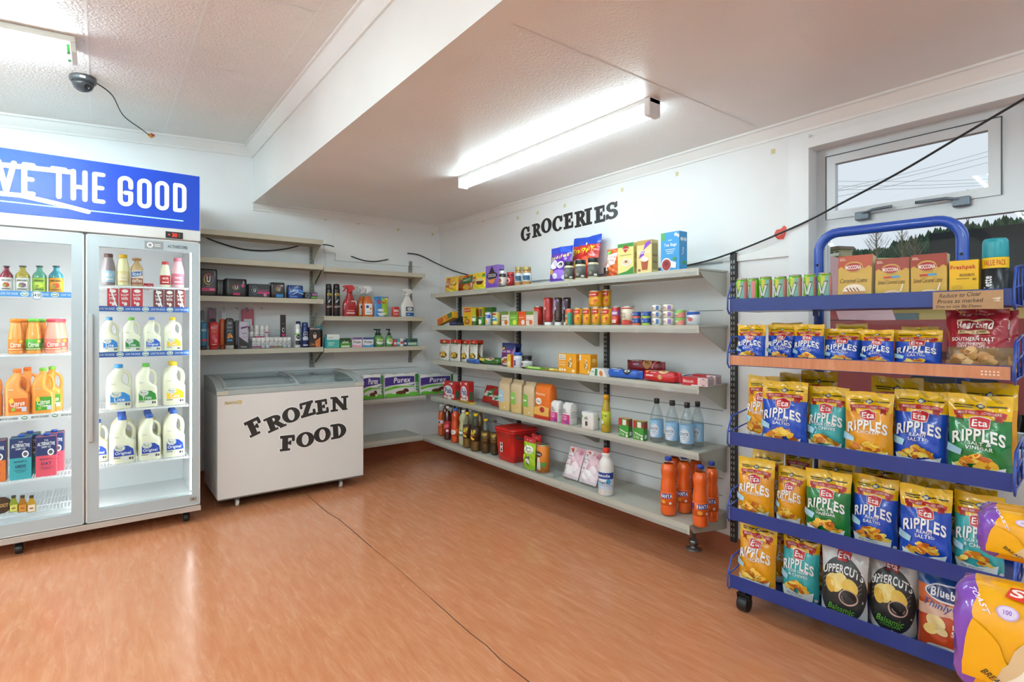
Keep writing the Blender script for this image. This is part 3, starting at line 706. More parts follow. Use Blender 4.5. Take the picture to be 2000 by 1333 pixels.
# wire baskets glimpsed through the lids
q = MB()
for x0, x1 in ((.08, .46), (.56, 1.0)):
    for z in (.80, .70): q.tube([(x0, .06, z), (x1, .06, z), (x1, .50, z), (x0, .50, z)], .003, M('#c8ccd0', .3, .6), 6, True)
    for i in range(9):
        x = x0+(x1-x0)*i/8; q.tube([(x, .06, .80), (x, .07, .55), (x, .49, .55), (x, .50, .80)], .002, M('#c8ccd0', .3, .6), 5)
q.build('wire_basket', fz)
def fxz(px, py):
    X, t = onY(px, ZY); return X-ZX0, zat(py, t)
for ch, px, py, hh, ang, wd in (('F', 499, 833.5, 32, .38, 1.15), ('R', 536.5, 826, 29, .34, 1.3), ('O', 568.5, 811, 28, .18, 1.18), ('Z', 601.5, 799, 28.5, .20, 1.18), ('E', 630, 794.5, 27.5, .10, 1.1), ('N', 662, 789, 28, .02, 1.22),
                             ('F', 563.5, 865.5, 29.5, -.02, 1.2), ('O', 596, 859, 28, .02, 1.2), ('O', 629.5, 849.5, 28, .04, 1.15), ('D', 661.5, 842, 28.5, .06, 1.2)):
    x, z = fxz(px, py); t = onY(px, ZY)[1]
    slab_mesh(ch, hh/FL*t, ang, wide=wd).build('letter', fzb, (x, -.0005, z))
q = MB().gfx(lambda x, y: ((.045+x*.115, 0, .758+y*.032), (0, -1, 0)), .115, .032, [('r', 0, .1, 1, .9, '#d8c9a4'), ('t', 'Farm', .24, .5, .34, .42, '#3a2a1c', {'b': .02}), ('t', 'Frost', .58, .5, .26, .4, '#5a86a8', {'b': .02}), ('e', .87, .5, .11, .38, '#c79a45'), ('e', .87, .5, .07, .22, '#e6d6a8')], .0004)
q.build('badge', fz)
for x, y in ((.14, .07), (ZW-.17, .07), (.14, .5), (ZW-.17, .5)):
    caster(fz, x, y, .027, .022, M('#d9d6cf', .4), M('#77757a', .3, .7), None, 'caster', .018)
# ------------------------------------------------------------------ blue chip stand
SP0 = Vector((2.33, 1.371, 0)); SRZ = math.atan2(-.997, .0775)
SD = Vector((.0775, -.997, 0)); SN = Vector((.997, .0775, 0))
def on_stand(px, dep):
    rx, ry = ray(px); b = SP0+SN*dep
    # (b + L*SD) parallel to the ray
    L = (b.y*rx-b.x*ry)/(SD.x*ry-SD.y*rx); p = b+SD*L
    return L, p.x/rx if abs(rx) > .1 else p.y/ry
SL = .968; SDEP = .34
STB = M('#15307e', .38, coat=.2); STL = M('#2348a8', .3, coat=.3)
stn = empty('chip_stand', SP0, SRZ, 'blue metal wheeled chip stand with five sloping tiers by the window', 'display stand')
LIPS = {1: (1.398, 1.456), 2: (1.146, 1.196), 3: (.776, .838), 4: (.428, .487), 5: (.110, .172)}
for k, (z0, z1) in LIPS.items():
    q = MB().box(0, SL, .004, SDEP, z0+.001, z0+.008, STB); q.box(0, SL, SDEP-.004, SDEP, z0+.008, z0+.03, STB)
    tr = q.build('tray', stn)
    q = MB().box(0, SL, -.001, .0035, z0, z1, STB, .001)
    if k == 2:
        q.build('tray_lip', tr)
        w = MB().box(.004, SL-.004, -.004, -.0015, z0+.003, z1-.003, FLOORM); w.build('vinyl_facing', tr)['label'] = 'orange vinyl strip facing'
        # bubbled clear tape
        MB().gfx(lambda x, y: ((SL-.09+x*.07, -.0041, z0+.008+y*.034), (0, -1, 0)), .07, .034, [('e', .2+.15*(i % 5), .3+.3*(i//5), .05, .09, '#f0cdb6') for i in range(10)]).build('tape', tr)
    else: q.build('tray_lip', tr)
    for x, sgn in ((-.006, -1), (SL+.006, 1)):
        q = MB(); h = .13
        q.tube([(x, .006, z0-.012), (x, -.012, z0+.01), (x, -.010, z0+.06), (x, .03, z0+h), (x, SDEP*.7, z0+h+.02), (x, SDEP, z0+h+.02)], .004, STL, 7)
        q.tube([(x, .0, z0+.06), (x, SDEP, z0+.09)], .0035, STL, 7); q.tube([(x, .006, z0-.012), (x, .03, z0+.003), (x, SDEP, z0+.003)], .0035, STL, 7)
        if sgn > 0: q.tube([(x, .10, z0+h+.004), (x, .10, z0+.003)], .003, STL, 6); q.tube([(x, .22, z0+h+.012), (x, .22, z0+.003)], .003, STL, 6)
        q.build('side_guard', tr)
hp = []
L0, L1, HT, RR = .252, .785, 1.768, .085
hp = [(L0, .385, .04), (L0, .385, HT-RR)]+[(L0+RR-RR*math.cos(a), .385, HT-RR+RR*math.sin(a)) for a in lin_space(.15, PI/2, 6)]+[(L1-RR+RR*math.sin(a), .385, HT-RR+RR*math.cos(a)) for a in lin_space(0, PI/2-.15, 6)]+[(L1, .385, HT-RR), (L1, .385, .04)]
q = MB().tube(hp, .022, M('#2c55b6', .25, coat=.5), 14)
for z in (.5, .62, .9, 1.02, 1.14, 1.26, 1.38, 1.5, 1.56, 1.62):
    for x in (L0, L1): q.lathe([(.0001, 0), (.006, 0)], '#0d1838', 8, T=Matrix.Translation((x, .3625, z)) @ Matrix.Rotation(PI/2, 4, 'X'))
q.build('hoop_frame', stn)
q = MB()
for k, (z0, z1) in LIPS.items():
    for x in (L0, L1): q.box(x-.012, x+.012, SDEP+.0005, .362, z0-.02, z0+.03, STB)
q.build('tray_hanger', stn)
MB().box(.03, SL-.03, .03, .06, .098, .1095, STB).box(.03, SL-.03, .40, .43, .03, .06, STB).box(L0-.02, L0+.02, .06, .40, .08, .098, STB).box(L1-.02, L1+.02, .06, .40, .08, .098, STB).build('base_frame', stn)
for x, y in ((.045, .05), (SL-.045, .05), (.045, .40), (SL-.045, .40)):
    caster(stn, x, y, .036, .046, M('#17181a', .45), M('#202124', .45), None, 'caster', .026)
# brown paper note taped to the top tier
La, ta = on_stand(1822, -.005); Lb, tb = on_stand(1960, -.005)
q = MB(); w = Lb-La; z1 = zat(566, tb); z0 = zat(603, tb)
NOTE = M('#b48f68', .7)
q.box(0, w, 0, .0008, 0, z1-z0, NOTE)
q.gfx(lambda x, y: ((x*w, 0, y*(z1-z0)), (0, -1, 0)), w, z1-z0, [('t', 'Reduce to Clear', .40, .80, .60, .24, '#1d1712', {'s': .2, 'rot': .04}), ('t', 'Prices as marked', .40, .47, .66, .22, '#1d1712', {'s': .2, 'rot': .02}), ('t', 'Due to use By Dates', .38, .15, .66, .2, '#1d1712', {'s': .2}), ('p', [(.84, .55), (.97, .62), (.95, .48)], '#e5d5c2'), ('p', [(.86, .42), (.93, .47), (.97, .38)], '#e5d5c2')], .0005)
P = SP0+SD*La+SN*(-.0065)
o = q.build('paper_sign', None, (P.x, P.y, z0), (0, 0, SRZ)); tag(o, 'brown paper sign with black handwriting taped to the top tier of the chip stand', 'sign')
# ------------------------------------------------------------------ dome camera and cables
def on_high(px, py):
    rx, ry = ray(px); rz = (HZ-py)/FL
    t = (2.885-.062*XB-HC)/(rz-.062*rx); return Vector((rx*t, ry*t, zhigh(rx*t)))
p = on_high(162, 151)
dc = empty('dome_camera', p, 0, 'dark grey dome security camera on the tiled ceiling', 'camera')
DG = M('#4b4d50', .35)
MB().lathe([(.064, 0), (.067, -.012), (.064, -.030), (.056, -.033)], DG, 28).build('base_ring', dc)
MB().lathe([(.055, -.033), (.052, -.05), (.043, -.068), (.028, -.081), (.01, -.087), (.0001, -.088)], M('#3c3e42', .18), 28).build('dome', dc)
T = Matrix.Translation((.018, -.034, -.062)) @ Matrix.Rotation(PI/2+.55, 4, 'X') @ Matrix.Rotation(.25, 4, 'Y')
MB().lathe([(.016, .0), (.016, .012), (.012, .012), (.010, .008), (.0001, .008)], '#1a1b1d', 18, T=T).build('lens', dc)
MB().gfx(round_of(.0672, -.028, -.012, 1.0), .06, .016, [('r', .3, .1, .7, .9, '#e6e6e4')]).build('badge', dc)
def cable(name, pts, r, m, label, cat='cable', n=6):
    P = [Vector(q) for q in pts]; out = []
    for i in range(len(P)-1):
        a = P[max(i-1, 0)]; b = P[i]; c = P[i+1]; d = P[min(i+2, len(P)-1)]
        for k in range(8):
            t = k/8; out.append(.5*((2*b)+(-a+c)*t+(2*a-5*b+4*c-d)*t*t+(-a+3*b-3*c+d)*t**3))
    out.append(P[-1])
    return MB().tube(out, r, m, n), label, cat, name
CB = M('#171717', .5)
rt = empty('camera_cable', p, 0, 'black cable running from the dome camera to the cornice with yellow plug', 'cable')
e = Vector((onY(291, YB-.08)[0], YB-.08, zat(264, onY(291, YB-.08)[1])))-p
pts = [(.06, .01, -.012), (.14, .1, -.035), tuple(e*.55+Vector((0, 0, -.02))), tuple(e*.85+Vector((0, 0, -.006))), tuple(e)]
cable('', pts, .0035, CB, '')[0].build('lead', rt)
d = e.normalized()
MB().tube([tuple(e), tuple(e+d*.05)], .009, '#e9a21c', 10).tube([tuple(e+d*.05), tuple(e+d*.062)], .005, M('#cfcfcf', .3, .8), 8).build('yellow_plug', rt)
MB().tube([tuple(e+Vector((.015, 0, .012))), tuple(e+d*.05+Vector((.018, 0, .012)))], .008, '#b8401c', 10).build('red_plug', rt)
def wcable(pts, Y, r, label):
    P = []
    for px, py in pts:
        X, t = onY(px, Y); P.append((X, Y, zat(py, t)))
    q, _, _, _ = cable('', P, r, CB, ''); o = q.build('wall_cable'); tag(o, label, 'cable'); return o
wcable([(393, 461), (430, 475), (475, 487), (520, 490), (560, 486), (596, 478), (632, 478), (652, 482)], YB-.0215, .006, 'black cable drooping below the topmost back wall shelf')
wcable([(686, 501), (710, 509), (733, 511), (758, 507)], YB-.03, .0055, 'short black cable looping under the wall board above the spray bottles')
P = [(onY(796, YB-.03)[0], YB-.03, zat(495, onY(796, YB-.03)[1])), (onY(820, YB-.03)[0], YB-.03, zat(499, onY(820, YB-.03)[1])), (onY(862, YB-.03)[0], YB-.03, zat(519, onY(862, YB-.03)[1]))][:2]+[(onY(856, YB-.03)[0], YB-.03, zat(516.5, onY(856, YB-.03)[1]))]
for px, py in ((875, 525), (888, 530), (912, 537), (940, 543)):
    Y, t = onX(px, XR-.02); P.append((XR-.02, Y, zat(py, t)))
Y, t = onX(985, XR-.02); P.append((XR-.02, Y, 1.66))
q = cable('', P, .006, CB, '')[0]; o = q.build('wall_cable'); tag(o, 'black cable crossing the room corner down to the noodle packets', 'cable')
P = []
for px, py, X in ((1200, 540, XR-.02), (1340, 519, XR-.02), (1430, 494, XR-.034), (1560, 440, XR-.03), (1640, 399, XR-.06), (1760, 335, XR-.09), (1880, 264, XR-.1), (2060, 158, XR-.1)):
    Y, t = onX(px, X); P.append((X, Y, zat(py, t)))
q = cable('', P, .005, CB, '')[0]; o = q.build('wall_cable'); tag(o, 'black cable rising past the red wall sticker and across the window', 'cable')
# red wall sticker
Y, t = onX(1524, XR); z = zat(455, t)
q = MB().gfx(lambda x, y: ((XR, Y-(x-.5)*.07, z+(y-.5)*.075), (-1, 0, 0)), .07, .075, [('p', [(.3, .05), (.75, .0), (.92, .35), (1, .8), (.8, 1), (.55, .78), (.2, .75), (.0, .4)], '#d9402f'), ('t', 'sale', .5, .45, .5, .22, '#efc9c2', {'rot': .4})])
tag(q.build('wall_sticker'), 'torn red sticker on the white wall beside the window', 'sticker')
# masking tape scraps along the cornices
TAPE = M('#d9cf9f', .7)
def tape(x, y, z, onback, label, w=.022):
    q = MB()
    if onback: q.box(x-w/2, x+w/2, y-.0015, y, z-w*.6, z+w*.6, TAPE)
    else: q.box(x-.0015, x, y-w/2, y+w/2, z-w*.6, z+w*.6, TAPE)
    tag(q.build('tape_scrap'), label, 'tape', 'tape scraps along the cornices')
for i, (px, py) in enumerate(((525, 412), (636, 428), (700, 436), (778, 449), (845, 458))):
    X, t = onY(px, YB-.001); tape(X, YB, zat(py, t), True, f'small yellowed tape scrap below the back cornice, {ORD[i]} from the ceiling step')
for i, (px, py) in enumerate(((944, 432), (1011, 426), (1050, 416), (1103, 402), (1215, 371), (1322, 340), (1510, 296))):
    Y, t = onX(px, XR-.001); tape(XR, Y, zat(py, t), False, f'small yellowed tape scrap above the grocery shelves, {ORD[i]} from the room corner')
for i, (px, py) in enumerate(((1621, 270), (1775, 231), (1980, 179))):
    Y, t = onX(px, XR-.02); tape(XR-.0, Y, zat(py, t), False, f'small cream tape scrap above the window, {ORD[i]} from the grocery wall', .03)
# ------------------------------------------------------------------ goods: each builder returns a thing standing at its base, face towards -y
RG = random.Random(5)
METAL = M('#c9c9c6', .25, .9)
def single(q, name): return q.build(name)
def carton(name, w, h, d, col, front=(), side=(), topc=None, sidec=None, lside=None):
    q = MB(); q.box(-w/2, w/2, -d/2, d/2, 0, h, M(col, .42), min(.002, d*.06))
    if sidec:
        q.gfx(right_of(w, d, h), d, h, [('r', .02, .01, .98, .99, sidec)], .0002); q.gfx(left_of(w, d, h), d, h, [('r', .02, .01, .98, .99, sidec)], .0002)
    if topc: q.gfx(top_of(w, d, h), w, d, [('r', .01, .02, .99, .98, topc)], .0002)
    if front: q.gfx(front_of(w, d, h), w, h, front, .0005)
    if side: q.gfx(right_of(w, d, h), d, h, side, .0005); q.gfx(left_of(w, d, h), d, h, lside or side, .0005)
    return single(q, name)
def can(name, r, h, col, items=(), lid=METAL, small=False):
    rt = empty(name)
    q = MB(); q.lathe([(r*.97, 0), (r*.985, h*.02), (r*.985, h*.97), (r*.97, h)], METAL, 24)
    q.build('body', rt)
    q = MB(); q.lathe([(r, h*.035), (r, h*.95)], M(col, .4), 24)
    q.gfx(round_of(r, h*.035, h*.95, PI), PI*r, h*.915, items, .0005, .0002, None, r*.45); q.build('paper_label', rt)
    q = MB(); q.lathe([(r*1.01, h*.965), (r*1.015, h*.985), (r*1.01, h), (r*.93, h), (r*.92, h*.985), (.0001, h*.985)], lid, 24); q.build('lid', rt)
    return rt
def drink_can(name, r, h, items, band):
    rt = empty(name)
    q = MB(); q.lathe([(r*.78, 0), (r*.82, h*.01), (r, h*.07), (r, h*.90), (r*.86, h*.955)], band, 24)
    q.gfx(round_of(r, h*.07, h*.90, PI), PI*r, h*.83, items, .0005, .0002, None, r*.45); q.build('body', rt)
    q = MB(); q.lathe([(r*.865, h*.95), (r*.90, h*.975), (r*.88, h), (r*.80, h*.985), (r*.78, h*.965), (.0001, h*.965)], METAL, 24); q.box(-r*.25, r*.25, -r*.5, r*.2, h*.967, h*.978, METAL); q.build('lid', rt)
    return rt
PROF = {
 'soda': [(.62, 0), (.93, .02), (1, .06), (1, .30), (.97, .36), (.97, .58), (1, .64), (.96, .70), (.80, .78), (.52, .86), (.36, .91), (.34, .93), (.34, .955)],
 'wavy': [(.62, 0), (.95, .02), (1, .06), (1, .34), (.98, .38), (1, .44), (.96, .54), (.86, .62), (.84, .66), (.93, .72), (.97, .77), (.90, .83), (.62, .89), (.38, .925), (.34, .935), (.34, .955)],
 'dome': [(.62, 0), (.93, .02), (1, .06), (1, .58), (.97, .64), (.86, .74), (.62, .84), (.40, .91), (.32, .93), (.32, .955)],
 'water': [(.70, 0), (.96, .02), (1, .05), (1, .55), (.94, .62), (.74, .72), (.50, .80), (.38, .86), (.36, .90), (.36, .93)],
 'sauce': [(.90, 0), (1, .02), (1, .10), (.92, .18), (.98, .30), (1, .42), (.96, .56), (.96, .74), (.92, .86), (.80, .92), (.62, .96), (.4, .97)],
 'oil': [(.86, 0), (1, .02), (1, .18), (.94, .30), (.94, .46), (.90, .60), (.72, .78), (.56, .86), (.54, .90)],
 'stubby': [(.85, 0), (1, .03), (1, .60), (.92, .68), (.66, .76), (.42, .82), (.36, .88), (.36, .96)],
 'milk': [(.88, 0), (1, .03), (1, .55), (.95, .62), (.78, .76), (.62, .86), (.58, .90)],
 'juice': [(.90, 0), (1, .02), (1, .44), (.98, .50), (.80, .72), (.70, .82), (.70, .92)],
 'bleach': [(.92, 0), (1, .02), (1, .62), (.92, .69), (.70, .76), (.50, .82), (.58, .86), (.60, .88), (.40, .90), (.40, .92)],
 'roll': [(.92, 0), (1, .02), (1, .55)],
 'flip': [(.90, 0), (1, .03), (1, .92), (.90, .985), (.5, 1)],
}
def bottle(name, prof, r, h, mat, capm, label=None, fill=None, capr=None, capz=None, sx=1, sy=1, neckm=None, lr=None):
    """label: (z0, z1, colour, items)  fill: height fraction of coloured liquid, clear above"""
    rt = empty(name); P = PROF[prof]
    q = MB(); mats = []
    for (a, b), (c, d) in zip(P, P[1:]):
        mats.append(PET if (fill and (b+d)/2 > fill) else (neckm if neckm and (b+d)/2 > .85 else mat))
    q.lathe([(a*r, b*h) for a, b in P], mats, 22, sx, sy); q.build('body', rt)
    if capm:
        c0 = (capz or P[-1][1])*h-.012*h; cr = (capr or P[-1][0]*1.12)*r
        q = MB(); q.lathe([(cr, c0), (cr, h*.992), (cr*.9, h), (.0001, h)], capm, 18, sx if prof in ('flip',) else 1, sy if prof in ('flip',) else 1)
        q.build('cap', rt)
    if label:
        z0, z1, lc, its = label; q = MB(); rr = r*(lr or 1.012)
        q.lathe([(rr, z0*h), (rr, z1*h)], M(lc, .4) if isinstance(lc, str) else lc, 22, sx, sy)
        q.gfx(round_of(rr, z0*h, z1*h, PI, sx, sy), PI*rr, (z1-z0)*h, its, .0006, .00022, None, r*.45); q.build('label', rt)
    return rt
def flat_bottle(name, w, h, d, col, cap, items=(), capdown=True, capfrac=.13):
    """shampoo bottle"""
    rt = empty(name); m = M(col, .3, coat=.3); q = MB()
    z = [(capfrac if capdown else .0, .90), (capfrac+.02 if capdown else .03, .98), (.5, 1), (.85, .94), (.96, .80), (1, .45)] if capdown else [(0, .92), (.03, 1), (.6, 1), (.82, .9), (.90, .5)]
    q.loft([superell(0, 0, w/2*k, d/2*min(1, k*1.05), f*h, 24, 3.2) for f, k in z], m)
    q.gfx(lambda x, y: (((x-.5)*w, -d/2*(max(0, 1-abs(2*x-1)**3.2))**(1/3.2), y*h), (0, -1, 0)), w, h, items, .0008); q.build('body', rt)
    q = MB()
    if capdown: q.loft([superell(0, 0, w/2*k, d/2*k, f*h, 24, 3.2) for f, k in ((0, .72), (.01, .76), (capfrac-.005, .86))], M(cap, .4))
    else: q.loft([superell(0, 0, w/2*k, d/2*min(1, k*1.3), f*h, 20, 2.4) for f, k in ((.895, .56), (.985, .54), (1, .45))], M(cap, .4))
    q.build('cap', rt)
    return rt
def jug(name, w, h, d, milk, capcol, lab=None, seam=True):
    """plastic jug with a moulded side handle"""
    rt = empty(name); q = MB(); m = M(milk, .35, coat=.2)
    S = [(0, -.46, .46, .92), (.02, -.5, .5, 1), (.10, -.5, .5, 1), (.42, -.5, .5, 1), (.48, -.5, .46, 1), (.53, -.5, .24, .98), (.60, -.49, .13, .96), (.70, -.46, .11, .9), (.78, -.38, .16, .78), (.84, -.28, .17, .58), (.885, -.19, .15, .40), (.90, -.17, .13, .34), (.93, -.17, .13, .34)]
    q.loft([superell((a+b)/2*w, 0, (b-a)/2*w, d/2*k, f*h, 26, 3.4 if f < .75 else 2.4) for f, a, b, k in S], m)
    pts = [(.10*w, 0, .83*h), (.24*w, 0, .825*h), (.36*w, 0, .77*h), (.415*w, 0, .68*h), (.42*w, 0, .58*h), (.38*w, 0, .49*h), (.33*w, 0, .44*h)]
    q.tube(pts, [.075*w, .08*w, .08*w, .078*w, .078*w, .085*w, .10*w], m, 10)
    q.gfx(lambda x, y: (((x-.5)*w, -d/2*.985, y*h), (0, -1, 0)), w, h, [('r', .18, .555, .36, .575, '#cfcdbd')], .0006)
    q.build('body', rt)
    MB().lathe([(.165*w, .915*h), (.165*w, .985*h), (.14*w, h), (.0001, h)], M(capcol, .4), 18, c=(-.02*w, 0)).build('cap', rt)
    if lab:
        q = MB(); q.gfx(lambda x, y: ((-.36*w+x*.78*w, -d/2*1.0, .06*h+y*.34*h), (0, -1, 0)), .78*w, .34*h, lab, .0006); q.build('label', rt)
    return rt
def milk_label(col, txt, style=0):
    return [('p', [(.02, .28), (.02, .80), (.12, .98), (.7, .92), (.95, .70), (1.0, .30)], col), ('e', .30, .80, .26, .20, '#f3f2ea'), ('e', .30, .80, .23, .165, '#2e7a48'), ('e', .30, .80, .215, .145, '#f3f2ea'), ('t', 'Meadow', .30, .84, .34, .10, '#2e5a40', {'b': .03}), ('t', 'Fresh', .30, .74, .24, .09, '#2e5a40', {'b': .03}),
            ('t', txt, .46, .46, .76 if len(txt) > 5 else .5, .24, '#f5f7f7', {'b': .03}), ('r', .0, .18, .35, .22, '#4a4f58'), ('r', .42, .06, .72, .20, '#e9eaea'), ('r', .75, .05, .84, .2, '#34383f'), ('r', .87, .05, .96, .2, '#5a5e66')]
def bag_surf(w, h, d, seed, seal=True, fl=0.0):
    rg = random.Random(seed); ph = [(rg.uniform(0, 6), rg.uniform(3, 8), rg.uniform(2, 6)) for _ in range(5)]; tw = rg.uniform(-.04, .04); dip = rg.uniform(.004, .02)
    def s(u, v, sgn):
        uu = min(1, abs(u)); side = (1-uu**2.4)**.55 if uu < 1 else 0
        if v < .30: g = .60+.40*math.sin(v/.30*PI/2)
        elif v < .92: g = math.cos((v-.30)/.62*PI/2)**.75
        else: g = 0
        g = max(g, .035 if v < .995 else .02)
        wr = 0
        for a, b, c in ph: wr += math.sin(a+b*u+c*6*v+u*v*c)
        amp = .0022+.0028*max(0, v-.55)*2
        dd = max(.0015, d/2*side*g)+wr*amp*side*min(1, g*3+.25)*.6
        pin = 1-.07*math.sin(PI*min(1, v*1.05))*(.5+.5*abs(tw)*20)+.02*math.sin(v*19+seed)*.4
        if v < .06: pin *= .93+.07*v/.06
        x = u*w/2*pin
        y = sgn*dd+tw*u*v*d*1.2+fl*max(0, v-.80)*d
        z = v*h-dip*h*(1-uu)*max(0, v-.9)*8*.5+(.010*h*math.sin(4*u+seed))*max(0, v-.85)*5
        return Vector((x, y, z))
    return s
def bag(name, w, h, d, zones, items=(), seed=1, fl=0.0, back=None, bump=True, off=.0010):
    """pillow bag. zones: (top of zone, colour) from the bottom up"""
    s = bag_surf(w, h, d, seed, True, fl); q = MB()
    us = lin_space(-1, 1, 16); vv = sorted(set([round(x, 4) for x in lin_space(0, 1, 24)]+[z for z, _ in zones if z < 1]+[.965]))
    def mf(u, v):
        for z, c in zones:
            if v <= z: return M(c, .22, coat=.35)
        return M(zones[-1][1], .22, coat=.35)
    q.grid(lambda u, v: s(u, v, -1), us, vv, mf); q.grid(lambda u, v: s(u, v, 1), us, vv, (lambda u, v: M(back, .22, coat=.35)) if back else mf, flip=True)
    n = len(us); 
    q.add([s(u, 0, -1) for u in us]+[s(u, 0, 1) for u in us], [(i, n+i, n+i+1, i+1) for i in range(n-1)], M(zones[0][1], .22))
    def surf(x, y):
        u = 2*x-1; p = s(u, y, -1); e = .01
        a = s(min(1, u+e), y, -1)-s(max(-1, u-e), y, -1); b = s(u, min(1, y+e), -1)-s(u, max(0, y-e), -1)
        nn = a.cross(b)
        if nn.length < 1e-9: nn = Vector((0, -1, 0))
        nn.z = max(nn.z, 0) if y < .12 else nn.z
        nn.normalize()
        return p, nn
    q.gfx(surf, w, h, items, off, .0003, None, .009)
    return single(q, name)
def ripples(col, flav, seed, topc='#eebc12'):
    it = [('r', .10, .86, .42, .875, '#4a3f10'), ('r', .12, .835, .40, .848, '#4a3f10'), ('r', .62, .855, .92, .872, '#4a3f10'), ('p', [(.43, .86), (.52, .895), (.61, .86), (.52, .825)], '#20407c'), ('e', .52, .86, .045, .018, '#d8d2a0'),
          ('p', [(.10, .80), (.12, .735), (.20, .755), (.80, .755), (.90, .725), (.92, .79), (.86, .80), (.5, .815), (.16, .80)], '#b92a26'), ('p', [(.14, .77), (.15, .69), (.20, .715), (.25, .69), (.25, .76)], '#a02020'), ('p', [(.75, .76), (.76, .69), (.81, .71), (.86, .68), (.87, .76)], '#a02020'),
          ('t', 'MADE HERE', .31, .778, .26, .03, '#f0d9cd', {'b': .02}), ('t', 'LOVED HERE', .69, .778, .30, .03, '#f0d9cd', {'b': .02}),
          ('p', [(.35, .72), (.52, .745), (.69, .72), (.67, .60), (.52, .585), (.37, .60)], '#f3ece6'), ('p', [(.36, .712), (.52, .737), (.68, .712), (.66, .607), (.52, .593), (.38, .607)], '#bf2328'), ('t', 'Eta', .52, .662, .24, .078, '#ffffff', {'b': .03}),
          ('t', 'RIPPLES', .50, .525, .80, .145, '#f4f4f2', {'b': .05, 'arc': .06}),
          ('p', [(0.02, .40), (.0, .30), (.24, .27), (.26, .34)], '#a9d3e6')]
    fl = flav.split('|')
    for i, f in enumerate(fl): it.append(('t', f, .52, .425-.055*i, min(.5, .062*len(f)), .042, '#e9eef2', {'b': .03}))
    it += [('p', [(.10, .17), (.14, .03), (.30, .0), (.74, .0), (.86, .04), (.90, .17), (.5, .10)], '#eef1ef'), ('chips', .5, .215, .80, .20, seed), ('p', [(.11, .155), (.14, .03), (.30, .005), (.74, .005), (.86, .04), (.89, .155), (.7, .115), (.5, .10), (.3, .115)], '#eef1ef'),
           ('t', 'Big Flavour', .44, .085, .42, .035, '#4a4a50', {'s': .25}), ('t', 'Big Crunch!', .54, .04, .42, .035, '#4a4a50', {'s': .25}), ('e', .93, .06, .035, .025, '#e8e8e8')]
    return [(.71, col), (1.0, topc)], it
def pouch_items(title, tc, pic, y=.6, h=.1, w=.8):
    return [('t', title, .5, y, w, h, tc, {'b': .03}), ('chips', .5, .22, .7, .28, len(title), pic)]
def flow(name, L, h, d, col, items=(), seed=2, endc=None, topitems=()):
    """flow wrapped packet lying along x, base at z=0"""
    rg = random.Random(seed); m = M(col, .22, coat=.3); q = MB(); rings = []; n = 24
    xs = [-.5, -.455, -.44, -.41, -.36, -.2, 0, .2, .36, .41, .44, .455, .5]; ks = [.02, .02, .12, .72, .95, 1, 1.02, 1, .95, .72, .12, .02, .02]
    for x, k in zip(xs, ks):
        jj = rg.uniform(-.03, .03); kw = max(k, .04) ; hh = h*(.5+.0*k)
        rings.append([(x*L, d/2*kw*p[0]*(1+jj), h/2+h/2*(k if k > .3 else .9)*p[1]*(1+jj*.4)) for p in [(superell(0, 0, 1, 1, 0, n, 3.0)[i][0], superell(0, 0, 1, 1, 0, n, 3.0)[i][1]) for i in range(n)]])
    mats = [M(endc, .22, coat=.3) if endc and i in (0, 1, 10, 11) else m for i in range(12)]
    q.loft(rings, mats)
    def sf(x, y):
        a = -.95*PI/2*1.0+(y)*PI*.98  # from low front over the top
        X = (x-.5)*L*.86
        ang = PI+ (1-y)*.45 - y*PI*.5  # front face around to top
        c, s_ = math.cos(ang), math.sin(ang); e = 2/3.0
        Y = d/2*1.005*math.copysign(abs(c)**e, c); Z = h/2+h/2*1.03*math.copysign(abs(s_)**e, s_)
        return (X, Y, Z), (0, -.8, .6)
    q.gfx(sf, L*.86, h*1.15+d*.3, items, .0012, .00022, None, .012); return single(q, name)
def trigger(name, w, h, d, col, headc, items=(), clear=False):
    rt = empty(name); q = MB(); m = M(col, .2, coat=.3)
    S = [(0, .92), (.02, 1), (.36, 1), (.46, .90), (.56, .64), (.66, .44), (.74, .34), (.76, .30)]
    q.loft([superell(0, 0, w/2*k, d/2*min(1, k*1.1), f*h, 24, 3) for f, k in S], [m]*5+([PET]*2 if clear else [m]*2))
    q.gfx(lambda x, y: (((x-.5)*w, -d/2*(max(0, 1-abs(2*x-1)**3))**(1/3), y*h), (0, -1, 0)), w, h, items, .0008); q.build('body', rt)
    hm = M(headc, .35)
    q = MB().lathe([(.2*w, .755*h), (.2*w, .83*h)], hm, 16)
    q.prism([(-.14*w, .83*h), (.22*w, .83*h), (.34*w, .87*h), (.30*w, .95*h), (.15*w, 1.0*h), (-.30*w, .99*h), (-.48*w, .965*h), (-.48*w, .925*h), (-.2*w, .92*h)], -.13*w, .13*w, hm); q.build('spray_head', rt)
    q = MB().prism([(-.20*w, .92*h), (-.32*w, .92*h), (-.42*w, .83*h), (-.50*w, .79*h), (-.46*w, .775*h), (-.34*w, .81*h)], -.06*w, .06*w, hm); q.build('trigger', rt)
    return rt
def pump(name, r, h, col, lab):
    rt = empty(name); q = MB().lathe([(.85*r, 0), (r, .03*h), (r, .35*h), (.85*r, .52*h), (.45*r, .63*h), (.36*r, .66*h)], M(col, .15, coat=.4), 22, 1, .75)
    q.gfx(round_of(r, .05*h, .5*h, PI, 1, .76, r*.92), PI*r, .45*h, lab, .0012); q.build('body', rt)
    q = MB().lathe([(.42*r, .655*h), (.42*r, .76*h), (.16*r, .78*h), (.16*r, .92*h)], '#2a3a34', 14); q.box(-.75*r, .3*r, -.2*r, .2*r, .92*h, h, '#2a3a34', .002); q.build('pump_head', rt)
    return rt
